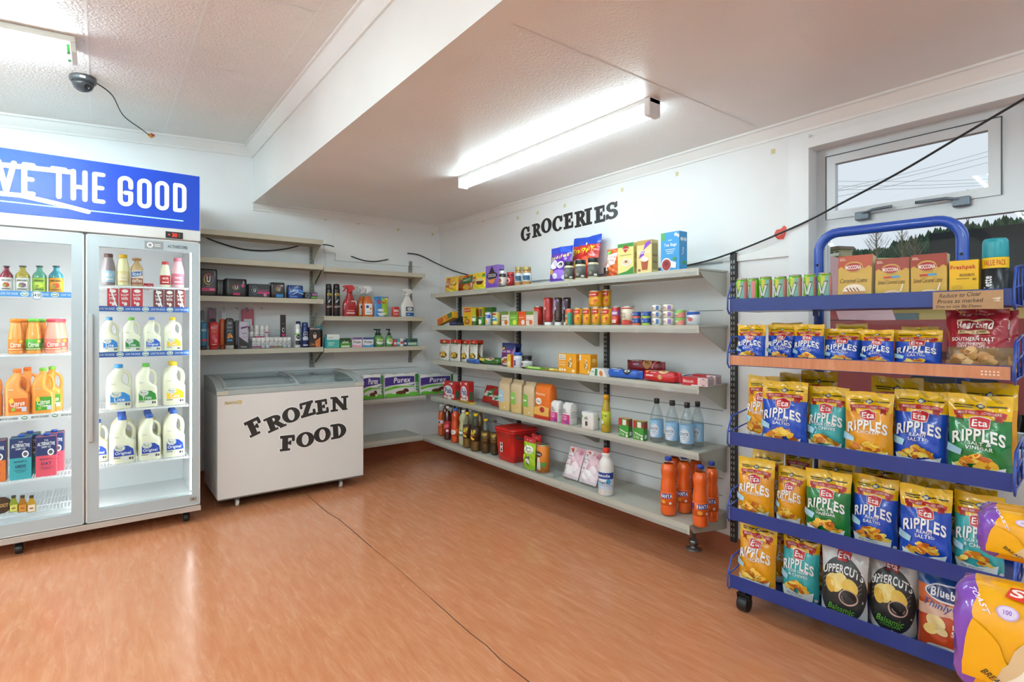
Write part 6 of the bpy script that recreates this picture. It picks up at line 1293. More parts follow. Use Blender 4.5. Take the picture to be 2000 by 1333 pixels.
lie('biscuit_packet', 931, 973, 3, .058, .11, '#3c6a2c', [('e', .58, .5, .22, .26, '#e9dcc4'), ('e', .52, .54, .12, .14, '#b87a3c'), ('e', .66, .48, .10, .12, '#9a5c2a'), ('r', .1, .2, .35, .5, '#e0c04a')], 'green biscuit packet lying beside the purple pouch', 'packet', 'lying packets', seed=32, turn=.1)
rbag(973, 1000, 671, 3, .06, [(.72, '#6a2a6c'), (1, '#26306a')], [('t', 'Fruit Mix', .45, .62, .7, .1, '#eedcf0', {'b': .03, 's': .2}), ('e', .2, .74, .1, .05, '#d8b83c'), ('e', .52, .2, .40, .18, '#e8e0d4'), ('chips', .52, .22, .68, .26, 4, ('#8a3a24', '#d8a050', '#5a2a1c', '#c86a3c'))], 'purple pouch with dried fruit picture on the third grocery shelf', 'fruit_pouch', 'pouch', None, seed=33)
rbag(990, 1011, 673, 3, .05, [(1, '#1f2c64')], [('e', .4, .8, .2, .08, '#c83a3a')], 'dark blue pouch behind the white vitamin jar', 'fruit_pouch', 'pouch', None, back=.10, seed=34)
rbox(990, 1003, 693, 3, .035, '#e2c23c', [('r', .6, .0, 1, 1, '#b03a24'), ('e', .3, .3, .2, .2, '#f0e4b8')], 'small yellow and red box before the purple pouch', 'spice_box', 'spice box', None, .0)
s = right_round(1003, 1021.5, 689, 3, .0); PRr(jar('vitamin_jar', s.r, s.h, '#e6e7ea', '#2450a8', (.10, .66, '#dcdfe6', [('r', .15, .1, .6, .7, '#2f4fa0'), ('e', .38, .4, .14, .2, '#d88a3c'), ('r', .62, .1, .9, .9, '#c8ccd8')]), M('#2450a8', .4)), s, 'white jar with blue lid on the third grocery shelf', 'jar', 'jars on the third grocery shelf')
s = right_round(1018.5, 1040, 695.5, 3, .0); PRr(jar('yeast_spread_jar', s.r, s.h, '#1c1a1a', '#1c1b1b', (.12, .60, '#dcdedd', [('e', .42, .5, .1, .2, '#4a4c4e'), ('r', .52, .25, .9, .75, '#b8bcbc')]), M('#1c1b1b', .35)), s, 'black jar with white label and black lid on the third grocery shelf', 'jar', 'jars on the third grocery shelf')
lie('snack_bar', 1019, 1067, 3, .022, .045, '#6cb83a', [('r', .2, .2, .8, .7, '#b8dc7a')], 'green wrapped bar lying on the third grocery shelf', 'snack bar', 'snack bars', .0, 35)
lie('snack_bar', 1052, 1090, 3, .022, .05, '#c8b02c', [('r', .1, .2, .6, .7, '#5a7a34'), ('e', .7, .4, .15, .3, '#e0d070')], 'yellow and green wrapped bar lying before the orange boxes', 'snack bar', 'snack bars', .0, 36)
mu = [('r', .05, .68, .42, .96, '#eee8dc'), ('t', 'nice &', .23, .88, .28, .08, '#3a342c', {'b': .03}), ('t', 'natural', .23, .77, .32, .09, '#3a342c', {'b': .03}), ('t', 'crunchy', .24, .55, .34, .08, '#fdf4e0', {'b': .03}), ('t', 'nut bars', .24, .43, .34, .08, '#fdf4e0', {'b': .03}), ('chips', .72, .55, .3, .62, 6, ('#f2e2b8', '#c88a3c', '#8a5a2c', '#f4ead0')), ('e', .12, .15, .06, .07, '#f8ecd0'), ('e', .26, .15, .06, .07, '#f8ecd0'), ('e', .40, .15, .06, .07, '#f8ecd0'), ('e', .88, .13, .07, .08, '#f8ecd0')]
rbox(1090, 1125, 692, 3, .07, '#eba41c', mu, 'orange muesli bar box, the front one of two', 'muesli_box', 'muesli box', 'muesli boxes', .01, [('r', .1, .1, .9, .9, '#e0951a'), ('e', .5, .7, .3, .1, '#f0c868')], '#f2b63c')
s = right_flat(1131, 1153, 693, 3, .03); PR_(carton('muesli_box', s.w, s.h, .07, '#eba41c', [('chips', .66, .5, .36, .6, 6, ('#f2e2b8', '#c88a3c', '#8a5a2c', '#f4ead0')), ('e', .88, .13, .07, .08, '#f8ecd0'), ('r', .02, .68, .2, .96, '#eee8dc')], [('r', .1, .1, .9, .9, '#e0951a'), ('e', .5, .7, .3, .1, '#f0c868')], '#f2b63c'), s, .07, 'orange muesli bar box half behind the front one', 'muesli box', 'muesli boxes')
s = right_flat(1150, 1185, 719, 3, .0); w = s.w
q = MB().prism([(-w/2, 0), (w/2, 0), (w*.34, .05), (-w*.34, .05)], -.03, .03, M('#e6e8e4', .4)); q.gfx(lambda x, y: (((x-.5)*w*.9*(1-.25*y), -.03, y*.05), (0, -1, 0)), w*.9, .05, [('r', .30, .05, .48, .95, '#2f8a5a'), ('e', .74, .4, .12, .35, '#d87a3c'), ('t', 'wraps', .14, .5, .2, .3, '#3f9a68', {'b': .03})]); o = q.build('snack_box'); PR_(o, s, .06, 'white and green sloped box beside the orange muesli boxes', 'snack box')
lie('snack_packet', 1186, 1212, 3, .05, .06, '#6a7a6c', [('r', .2, .3, .8, .7, '#b8c4b4')], 'grey green packet lying behind the sloped box', 'packet', 'lying packets', .14, 38)
lie('biscuit_packet', 1179, 1250, 3, .055, .07, '#1f5cc0', [('t', 'Oaty', .32, .70, .3, .30, '#e8f0f8', {'b': .04, 's': .2}), ('r', .25, .38, .42, .44, '#bcd4ee'), ('e', .68, .55, .14, .36, '#20242c'), ('e', .68, .55, .08, .22, '#e4e8ec')], 'bright blue biscuit packet lying on the third grocery shelf', 'biscuit packet', 'biscuit packets', .02, 39)
s = right_flat(1218, 1294, 700, 3, .14); o = flow('biscuit_packet', s.w, .085, .07, '#7c1c26', [('t', "Griffin's", .30, .66, .3, .2, '#ecdcd4', {'b': .02, 's': .2}), ('t', 'cookie', .30, .36, .18, .18, '#c8b8d8', {'b': .04}), ('e', .64, .5, .14, .34, '#b87f44'), ('e', .63, .5, .05, .2, '#4a2414'), ('e', .58, .6, .03, .06, '#5a2c18'), ('e', .70, .4, .03, .06, '#5a2c18'), ('p', [(.78, .2), (.9, .8), (.94, .8), (.82, .2)], '#c87a78')], 40); put(o, s.X+.035, s.y, ZR[3]+.026, -PI/2); setup(o, 'maroon cookie packet standing behind the red and blue packets', 'biscuit packet', 'biscuit packets')
o = flow('biscuit_packet', s.w*.95, .025, .12, '#5a1820', [], 41); put(o, s.X+.04, s.y, ZR[3], -PI/2); setup(o, 'maroon packet lying flat under the standing cookie packet', 'biscuit packet', 'biscuit packets')
lie('biscuit_packet', 1249, 1324, 3, .065, .08, '#c0202a', [('t', 'Krispie', .34, .76, .34, .20, '#f4e4dc', {'b': .04}), ('r', .26, .48, .42, .54, '#f0d8d0'), ('e', .64, .74, .15, .30, '#e0c08a'), ('e', .64, .74, .05, .1, '#b8503a'), ('e', .14, .6, .05, .16, '#e8903c'), ('e', .56, .18, .06, .14, '#d8b070'), ('r', .12, .22, .35, .28, '#e8b8b0')], 'bright red biscuit packet lying on the third grocery shelf', 'biscuit packet', 'biscuit packets', .0, 42)
lie('cracker_packet', 1318, 1372, 3, .045, .09, '#dfe4ec', [('p', [(.1, .2), (.5, .9), (.62, .9), (.22, .2)], '#24448c'), ('p', [(.5, .2), (.9, .9), (.98, .9), (.62, .2)], '#24448c')], 'white and navy cracker packet behind the red boxes', 'biscuit packet', 'biscuit packets', .13, 43, '#24448c')
bx = [('r', 0, 0, .62, 1, '#bb222c'), ('t', 'Biscuit', .26, .52, .40, .34, '#f2dcd8', {'b': .03}), ('r', .38, .0, .62, .14, '#e8e4e4'), ('e', .84, .5, .12, .4, '#a04048'), ('r', .70, .2, .95, .8, '#d8b8b8')]
rbox(1331, 1383, 738, 3, .06, '#dcd2d2', bx, 'red and white biscuit box at the stand end of the third grocery shelf', 'biscuit_box', 'biscuit box', 'biscuit boxes', .0, [('r', .1, .1, .9, .9, '#b8a0a4')], '#b04048')
s = right_flat(1352, 1398, 733, 3, .10); PR_(carton('biscuit_box', s.w, s.h, .06, '#dccfd0', bx, [('r', .1, .1, .9, .9, '#a88a90')], '#a84850'), s, .06, 'second red and white biscuit box set back toward the wall', 'biscuit box', 'biscuit boxes')
# ------------------------------------------------------------------ fourth shelf
fa = [('e', .45, .48, .36, .30, '#e6e8f0'), ('t', 'Fab', .46, .48, .56, .30, '#24408c', {'b': .06}), ('e', .2, .10, .14, .08, '#e8e0dc'), ('e', .55, .08, .2, .09, '#ece4e0'), ('e', .85, .2, .12, .12, '#e8dcd8'), ('p', [(.5, .9), (.85, .98), (.8, .82)], '#ecdcd8'), ('e', .08, .88, .06, .08, '#e8dcd8')]
for i, (pl, pr, b) in enumerate(((865, 888.5, .03), (898.5, 915, .04))):
    rbox(pl, pr, 746, 4, .06, '#bf2a28', fa, f'red washing powder box {"nearest the room corner" if not i else "second from the room corner"} on the fourth grocery shelf', 'washing_powder', 'washing powder', 'washing powder boxes', b, [('r', .2, .1, .8, .5, '#2f6a4a'), ('r', .1, .6, .9, .9, '#a82222')], '#c83a34')
s = right_flat(889, 924, 779, 4, .0); o = flow('sponge_packet', s.w, .014, .06, '#d8b81c', [('r', .2, .3, .8, .7, '#2a2c24'), ('e', .85, .5, .06, .2, '#3a8a3c')], 51); put(o, s.X+.02, s.y, ZR[4], -PI/2); setup(o, 'flat yellow and black packet lying before the red powder boxes', 'packet')
for i, (pl, pr, yt, b, tn_) in enumerate(((937, 960, 757, .14, -.4), (955, 972, 768, .085, -.3))):
    s = right_flat(pl, pr, yt, 4, b); o = bag('candy_packet', s.w, s.h*1.1, .03, [(.35, '#b3261f'), (.55, '#e2ddd4'), (1, '#b02a22')], [('p', [(.4, .3), (.9, .5), (.9, .9), (.5, .7)], '#2f7a40'), ('r', .2, .56, .8, .66, '#e8e4da')], 52+i); PR_(o, s, .03, f'red white and green packet leaning {"against the wall" if not i else "in the clear tray"} on the fourth grocery shelf', 'packet', 'red and green packets', tn_)
s = right_flat(925, 972, 768, 4, .02); q = MB(); w = s.w
q.box(-w/2, w/2, -.05, -.048, 0, .055, PET).box(-w/2, -w/2+.002, -.048, -.02, 0, .055, PET).box(w/2-.002, w/2, -.048, -.02, 0, .055, PET)
o = q.build('acrylic_tray'); put(o, s.X+.075, s.y, ZR[4]+.0003, -PI/2); setup(o, 'clear acrylic tray around the red and green packets', 'tray')
for i, (pl, pr, yt, b, c) in enumerate(((972.5, 993.5, 739, .03, '#a8cfe4'), (996, 1017, 743, .02, '#8cc05a'), (1020, 1041.5, 747, .015, '#7cb84e'))):
    s = right_flat(pl, pr, yt, 4, b); o = paperbag('flour_bag', s.w, s.h, .075, '#d3bc96', [('p', [(.05, .32), (.55, .30), (.5, .72), (.08, .78)], c), ('r', .12, .5, .40, .56, '#e6efdc'), ('e', .64, .12, .07, .03, '#f0e8d8')], 60+i, '#d9bd7c'); PR_(o, s, .075, f'brown paper flour bag with {("pale blue", "green", "bright green")[i]} panel, {("first", "second", "third")[i]} from the room corner', 'flour bag', 'brown paper flour bags')
s = right_flat(1043, 1073, 751, 4, .01); PR_(paperbag('flour_bag', s.w, s.h, .085, '#e2701c', [('e', .32, .56, .2, .11, '#f2ece2'), ('t', 'flour', .32, .56, .26, .07, '#6a4a34', {'b': .03}), ('p', [(.0, .12), (1, .12), (1, .38), (.5, .44), (0, .34)], '#e8b45c'), ('e', .55, .3, .16, .09, '#a83226'), ('t', 'Home', .45, .80, .6, .10, '#f4dcb4', {'b': .03}), ('r', 0, .0, 1, .10, '#b8301c')], 64, None, (), .90), s, .085, 'bright orange flour bag on the fourth grocery shelf', 'flour bag', 'orange flour bag')
for i, (pl, pr, yt, b) in enumerate(((1074.5, 1089.5, 784, .01), (1097.5, 1113.5, 788, .0))):
    s = right_flat(pl, pr, yt, 4, b); PR_(paperbag('sugar_bag', s.w, s.h, .075, '#e8e6e4', [('r', .03, .03, .97, .52, '#c63c86'), ('t', 'Icing', .38, .42, .46, .12, '#f2dcea', {'b': .02}), ('t', 'sugar', .40, .28, .5, .12, '#f2dcea', {'b': .02}), ('e', .72, .14, .16, .08, '#6a4a9c'), ('e', .3, .72, .2, .1, '#a8a8a8'), ('r', .2, .6, .7, .63, '#8a8a8c')], 66+i, None, [('r', .1, .5, .9, .54, '#b8b8ba'), ('r', .1, .38, .9, .42, '#b8b8ba'), ('r', .1, .62, .9, .66, '#b8b8ba')], .9), s, .075, f'white and pink sugar bag {"beside the orange flour bag" if not i else "nearer the tissue packs"}', 'sugar bag', 'sugar bags')
for i, (pl, pr, yt, b) in enumerate(((1134, 1158.5, 806, .0), (1152, 1173, 806, .07))):
    s = right_flat(pl, pr, yt, 4, b); PR_(soft_pack('tissue_pack', s.w, s.h, .06, '#e9e9e6', [('t', 'silk', .45, .66, .3, .2, '#5a5a58', {'b': .02}), ('r', .38, .2, .56, .46, '#5a4a34'), ('e', .12, .72, .05, .1, '#5aa83c')] if not i else [('e', .88, .6, .07, .1, '#5aa83c')], None, 70+i, 6), s, .06, f'white tissue pack {"in front of its twin" if not i else "behind its twin"} beside the oil bottle', 'tissue pack', 'tissue packs')
s = right_round(1174.5, 1193.5, 772, 4, .0); PRr(bottle('oil_bottle', 'oil', s.r, s.h, M('#b59a1e', .12, coat=.5), M('#e8a41c', .4), (.20, .56, '#c3c83a', [('t', 'Olive', .42, .75, .36, .12, '#3a4a14', {'b': .03}), ('t', 'oil', .42, .58, .2, .12, '#3a4a14', {'b': .03}), ('r', .3, .1, .55, .36, '#e8ecd8'), ('e', .7, .7, .06, .07, '#3c6a2c')]), None, .6, .90), s, 'olive oil bottle with yellow cap on the fourth grocery shelf', 'oil bottle')
gn = [('p', [(0, .62), (.32, .60), (.32, 1), (0, 1)], '#b82a26'), ('r', .42, .66, .78, .95, '#e4e8dc'), ('r', .82, .66, 1, 1, '#8a3a2c'), ('p', [(.1, .42), (.8, .28), (.98, .3), (.9, .2), (.2, .34)], '#e8eee4'), ('t', 'Lite', .36, .18, .5, .2, '#c8e4b8', {'b': .03, 's': .2, 'rot': -.15}), ('e', .85, .1, .12, .08, '#e8ece4')]
for i, (pl, pr, yt) in enumerate(((1208, 1227.5, 818.5), (1236.5, 1257, 823.5))):
    rbox(pl, pr, yt, 4, .04, '#3f9434', gn, f'small green box {"beside the oil bottle" if not i else "beside the water bottles"}', 'sweetener_box', 'sweetener box', 'small green boxes', .0, [('r', .1, .6, .9, .95, '#a03a2c'), ('e', .5, .2, .3, .12, '#e8ece4')], '#d8a060')
wl = [('r', .0, .0, 1, 1, '#8fc0e4'), ('e', .46, .42, .26, .40, '#d8e4f0'), ('t', 'source', .46, .52, .40, .15, '#4a5a70', {'b': .02}), ('t', 'mineral', .4, .76, .22, .06, '#7a8494'), ('r', .34, .32, .58, .36, '#9aa6b8'), ('r', .36, .22, .56, .25, '#9aa6b8')]
WATER = glassy('water_plastic', (.86, .89, .90), ior=1.45, mul=1.6, rough=.05)
for i, (pl, pr, yt, b, nm) in enumerate(((1269.5, 1296, 779, .0, 'standing alone beside the green boxes'), (1299.5, 1326.5, 783, .0, 'second of the front row'), (1328, 1356, 787, -.005, 'last of the front row, nearest the stand'), (1350, 1375, 785, .09, 'half hidden behind the last one'))):
    s = right_round(pl, pr, yt, 4, b+.005); PRr(bottle('water_bottle', 'water', s.r, s.h, WATER, M('#262728', .4), (.13, .52, '#8fc0e4', wl), None, .42, .90, lr=1.02), s, f'clear black capped water bottle, {nm}', 'water bottle', 'water bottles', .25)
# ------------------------------------------------------------------ bottom shelf
def soda(pl, pr, yt, prof, col, cap, lab, label, b, fill=None, nz=None, turn=.3, grp='large soda bottles by the room corner'):
    s = right_round(pl, pr, yt, 5, b); s.h = min(s.h, .285 if 938 < pl < 960 else .325); return PRr(bottle('soda_bottle', prof, s.r, s.h, M(col, .12, coat=.6), M(cap, .4), lab, fill, .46, .95), s, label, 'soda bottle', grp, turn)
lo = (.30, .52, '#e06428', [('r', .1, .5, .9, .95, '#e6e2de'), ('e', .5, .7, .14, .16, '#24408c'), ('r', .3, .2, .7, .3, '#f0d8c4')])
soda(855.5, 869, 791, 'soda', '#c2521c', '#ecebe8', lo, 'orange soda bottle with white cap nearest the room corner', .10, .82)
soda(866.5, 882.5, 794, 'soda', '#4a1614', '#ecebe8', (.22, .56, '#a8242c', [('p', [(.2, .3), (.8, .5), (.8, .8), (.2, .6)], '#d85a60'), ('r', .6, .1, .8, .3, '#efd8d4')]), 'dark red soda bottle with white cap', .05, .84)
soda(881, 898, 798.5, 'wavy', '#c4461a', '#2f5cc0', (.20, .42, '#e0561c', [('e', .5, .55, .26, .3, '#efe6e0'), ('t', 'FIZZ', .5, .55, .3, .24, '#24306c', {'b': .04})]), 'orange waisted soda bottle with blue cap by the room corner', .04)
soda(896, 914.5, 802, 'wavy', '#b5b38a', '#eeeeec', (.20, .44, '#dfe2da', [('r', 0, .9, 1, 1, '#4f7a3c'), ('r', .3, .3, .7, .6, '#5a7a60')]), 'pale lemonade bottle with white cap', .04)
br = lambda a: (.28, .64, '#3a220f', [('t', 'L&P', .5, .66, .50, .36, '#e8cc2c', {'b': .06, 'rot': .05}), ('p', [(.22, .40), (.7, .44), (.7, .38), (.22, .34)], '#c8542c'), ('e', .48, .22, .10, .10, '#e0b428'), ('e', .36, .28, .08, .08, '#d8a824'), ('e', .6, .16, .07, .08, '#e0b428'), ('r', .06, .1, .16, .2, '#e4e0d4')])
soda(904, 921, 806, 'dome', '#6a4a1c', '#e2bc18', br(0), 'brown lemon soda bottle with yellow cap, left of the foremost', .02, .66)
soda(919, 940, 808.7, 'dome', '#5c3f18', '#e2bc18', br(0), 'brown lemon soda bottle with yellow cap standing foremost', .0, .66, turn=.15)
bb = lambda: (.28, .64, '#5a3c18', [('t', 'L&P', .6, .80, .40, .2, '#e0c02c', {'b': .05}), ('r', .3, .3, .8, .34, '#8a6a34'), ('r', .3, .5, .8, .54, '#8a6a34')])
soda(939.5, 958, 806.5, 'dome', '#4a3012', '#e2bc18', bb(), 'brown lemon soda bottle with yellow cap beside the red bucket', .03, .66)
soda(958, 975, 803, 'dome', '#3f2a14', '#4a3a28', bb(), 'brown lemon soda bottle partly behind the red bucket', .06, .66)
for i, (pl, pr, yt, col, cap, prof, nm) in enumerate(((863, 876, 789, '#7a3a1c', '#ecebe8', 'soda', 'amber bottle with white cap'), (880, 893, 790, '#3a2016', '#d8d4d0', 'soda', 'dark cola bottle with white cap'), (892, 904, 793, '#30201a', '#d8d4d0', 'soda', 'black cola bottle with pale cap'), (906, 918, 797, '#8a4a1c', '#2a4aa0', 'wavy', 'orange brown bottle with blue cap'), (913, 926, 801, '#a8a27c', '#eeeeec', 'wavy', 'pale bottle with white cap'), (931, 945, 803, '#6a4a1c', '#e2bc18', 'dome', 'brown bottle with yellow cap'))):
    soda(pl, pr, yt, prof, col, cap, None, f'{nm} in the back row of the corner sodas', .205 if i % 2 else .165, None)
# red bucket
s = right_flat(969, 1030, 830, 5, .02); bw_, bh = .27, .262; rt = empty('bucket')
q = MB(); RED = M('#c01a17', .32, coat=.2)
q.loft([superell(0, 0, bw_*.42*k, bw_*.42*k, f, 32, 7) for f, k in ((0, .93), (.004, .96), (.10, 1.03), (bh*.86, 1.12), (bh*.865, 1.17), (bh*.93, 1.18))], RED); q.build('body', rt)
q = MB().loft([superell(0, 0, bw_*.42*k, bw_*.42*k, f, 32, 7) for f, k in ((bh*.932, 1.21), (bh*.96, 1.22), (bh*.985, 1.17), (bh, 1.05))], RED); q.build('lid', rt)
q = MB().tube([(.135, -.10, bh*.84), (.150, -.115, bh*.80), (.152, -.02, bh*.70), (.152, .06, bh*.70), (.150, .11, bh*.80), (.135, .10, bh*.84)], .006, '#2a2626', 8); q.build('handle', rt)
q = MB().gfx(lambda x, y: ((-.045+x*.035, -bw_*.42*(1.0+.0), .07+y*.075), (0, -1, 0)), .035, .075, [('r', 0, 0, 1, 1, '#e6e4e2'), ('r', .2, .65, .8, .9, '#3a3a3a'), ('r', .2, .45, .8, .5, '#5a5a5a'), ('r', .25, .1, .75, .38, '#2a2a2a')], .010); q.build('label', rt)
put(rt, s.X+.125, onX(1003, s.X+.1)[0], ZR[5], -PI/2-.02); setup(rt, 'red square plastic bucket with lid and black handle on the bottom shelf', 'bucket')
pf = [('r', 0, .84, 1, .97, '#b8262a'), ('t', 'meaty', .5, .90, .5, .05, '#f2dcd4', {'b': .02}), ('e', .5, .62, .38, .13, '#eef0dc'), ('t', 'Tasty', .5, .66, .5, .09, '#2a3a1c', {'b': .03, 's': .2}), ('t', 'Treats', .5, .57, .5, .08, '#2a3a1c', {'b': .03, 's': .2}), ('e', .5, .26, .16, .11, '#e8e4dc'), ('e', .5, .20, .09, .06, '#4a3a2c'), ('e', .40, .36, .06, .05, '#4a3a2c'), ('e', .60, .36, .06, .05, '#4a3a2c'), ('p', [(.1, .42), (.4, .48), (.1, .25)], '#d8e03c')]
s = right_flat(1018, 1042, 856, 5, .02); PR_(bag('pet_food_pouch', s.w, s.h, .04, [(.84, '#9ac41c'), (1, '#b8262a')], pf, 80), s, .04, 'lime green pet treat pouch with red top in the clear tray', 'pet food pouch', 'pet treat pouches', -.04)
s = right_flat(1033, 1052, 851, 5, .08); PR_(bag('pet_food_pouch', s.w, s.h, .04, [(.80, '#8ab41c'), (1, '#b8262a')], pf, 81), s, .04, 'lime green pet treat pouch behind the orange tin', 'pet food pouch', 'pet treat pouches', -.04)
s = right_round(1048, 1074, 868, 5, .015); PRr(can('pet_food_tin', s.r, s.h, '#d87a1c', [('e', .48, .70, .24, .11, '#2a2420'), ('t', 'Morsels', .48, .70, .34, .08, '#efe4d4', {'b': .03}), ('p', [(.36, .1), (.44, .5), (.6, .54), (.64, .1)], '#d8d4cc'), ('e', .52, .5, .08, .07, '#e6e2da'), ('e', .22, .28, .1, .1, '#4a9ac0'), ('r', .64, .22, .9, .40, '#4a8a3c'), ('e', .3, .45, .06, .05, '#3f7a3c')], M('#c8bc8a', .3, .8)), s, 'large orange pet food tin on the bottom grocery shelf', 'pet food tin')
def tray(pl, pr, hF, D, X, label, rz=0.0, z=ZR[5]):
    Ya, _ = onX(pl, X); Yb, _ = onX(pr, X); w = abs(Ya-Yb); q = MB()
    q.box(-w/2, w/2, 0, .002, 0, hF, PET).box(-w/2, -w/2+.002, .002, D, .0, hF*1.3, PET).box(w/2-.002, w/2, .002, D, .0, hF*1.3, PET)
    o = q.build('acrylic_tray'); put(o, X, (Ya+Yb)/2, z+.0003, -PI/2+rz); setup(o, label, 'tray', 'clear acrylic trays on the bottom shelf')
tray(1004, 1077, .05, .10, XFB+.004, 'clear acrylic tray around the pet food')
tray(1080, 1163, .06, .09, XFB+.015, 'clear acrylic tray holding the pink wipes')
for i, (pl, pr, yt) in enumerate(((1092, 1126, 888), (1122, 1162, 896))):
    s = right_flat(pl, pr, yt, 5, .06); o = bag('wipes_pack', s.w*.90, s.h*1.2, .04, [(.4, '#e6d2d8'), (1, '#dcaebc')], [('p', [(.02, .97), (.45, .97), (.30, .35), (.02, .3)], '#ece6e6'), ('r', .10, .80, .30, .94, '#c2342c'), ('t', 'COTTON', .2, .68, .30, .05, '#3a3438', {'b': .03}), ('t', 'BALLS', .19, .60, .26, .05, '#b83a44', {'b': .03}), ('e', .2, .42, .05, .03, '#c87a8a'), ('e', .6, .7, .25, .16, '#e4c2cc'), ('e', .7, .4, .2, .16, '#f0e2e6'), ('e', .45, .25, .25, .14, '#f2eaec'), ('e', .8, .85, .12, .08, '#c88498')], 90+i); PR_(o, s, .05, f'pink cotton wool pack leaning back in the clear tray, {"farther from" if not i else "nearer"} the bleach bottle', 'cotton wool pack', 'pink cotton wool packs', -.38)
s = right_round(1168.5, 1199, 876, 5, .0); rt = bottle('bleach_bottle', 'bleach', s.r, s.h, M('#e9e9e6', .3), M('#d8361f', .4), (.14, .50, '#e4e8ee', [('r', 0, .62, 1, 1, '#1f3f94'), ('t', 'Janola', .48, .80, .62, .24, '#f2f4f8', {'b': .06}), ('t', 'bleach', .46, .42, .46, .16, '#2a3a6c', {'b': .03, 's': .2}), ('e', .72, .46, .1, .16, '#3f9cd4'), ('r', .1, .0, .9, .2, '#c4d4e8'), ('e', .3, .3, .2, .1, '#a8cce8')]), None, .44, .915); PRr(rt, s, 'white bleach bottle with red cap and blue label on the bottom shelf', 'bleach bottle', None, .35)
fo = lambda tx: (.19, .42, '#e2601a', [('p', [(.28, .48), (.72, .56), (.70, .92), (.26, .84)], '#243a94'), ('t', 'FANTA', .50, .70, .48, .28, '#f4f2f2', {'b': .06, 'rot': .08}), ('e', .38, .26, .10, .14, '#f0a03c'), ('e', .66, .20, .05, .1, '#f2e4dc'), ('p', [(.0, .48), (.12, .5), (.12, .9), (.0, .84)], '#243a94')])
FA = M('#e8621c', .1, coat=.6)
for i, (pl, pr, yt, b, cap, tn_, nm) in enumerate(((1289.5, 1321.5, 889, .01, '#2546a8', .35, 'front bottle farther from the stand'), (1352, 1384.5, 893.5, .0, '#2546a8', .9, 'front bottle nearer the stand'), (1321, 1351, 889, .115, '#2546a8', .35, 'middle bottle between the two front ones'), (1376, 1404, 893, .12, None, .4, 'rear bottle nearest the upright'), (1303, 1331, 883, .215, '#2546a8', .4, 'rear bottle farthest from the stand'), (1345, 1373, 888, .225, '#2546a8', .4, 'middle bottle of the rear row'))):
    s = right_round(pl, pr, yt, 5, b); h = min(s.h, .325)
    o = bottle('orange_soda', 'wavy', s.r, h, FA, M(cap or '#2546a8', .4), fo(i), .86, .46, .955); PRr(o, s, f'large orange soda bottle with blue cap, {nm}', 'soda bottle', 'large orange sodas', tn_)
# ------------------------------------------------------------------ goods on the chip stand
def ST(pl, pr, yt, k, dep, d):
    s = Spot(); La, ta = on_stand(pl, dep); Lb, tb = on_stand(pr, dep); s.L = (La+Lb)/2; s.w = (Lb-La); s.dep = dep; s.z = LIPS[k][0]+.0085
    s.h = zat(yt, (ta+tb)/2)-s.z; s.h = min(s.h, LIPS[k-1][0]-s.z-.012) if k > 1 else s.h; hw_ = min(s.w, .25)/2+.004; s.L = min(max(s.L, hw_), SL-hw_); P = SP0+SD*s.L+SN*(dep+d/2); s.x, s.y = P.x, P.y; return s
def PS(o, s, label, cat, grp=None, lean=0.0, turn=0.0):
    put(o, s.x, s.y, s.z+.0004, SRZ+turn, lean, .13); return setup(o, label, cat, grp)
CANG = M('#7fc23c', .25, .4)
for i, px in enumerate((1437.5, 1467.5, 1491, 1520, 1549, 1578, 1607)):
    wpx = (24, 23, 27, 28, 29, 27, 30)[i]; yt = (545, 543, 540.5, 540, 537, 534.5, 532.5)[i]
    s = ST(px-wpx/2, px+wpx/2, yt, 1, .03, .05); r = min(.0275, s.w/2*.90)
    v = [('r', .0, .0, .42, 1, '#86c63a'), ('r', .56, .0, .78, 1, '#7fbfae'), ('r', .78, 0, 1, 1, '#d88a8c'), ('r', .42, .7, .6, 1, '#c8cc4a'), ('p', [(.20, .84), (.37, .82), (.47, .52), (.57, .82), (.74, .84), (.56, .34), (.40, .34)], '#33363a'), ('p', [(.24, .82), (.355, .80), (.47, .45), (.585, .80), (.70, .82), (.55, .37), (.41, .37)], '#d6dad8')]
    o = drink_can('energy_drink_can', r, s.h, v, CANG); put(o, s.x, s.y, s.z, SRZ+(-.2, -.9, .0, -.15, -.1, -.05, 0)[i]); setup(o, f'slim lime green energy drink can, {ORD[i]} from the grocery shelves', 'drink can', 'energy drink cans')
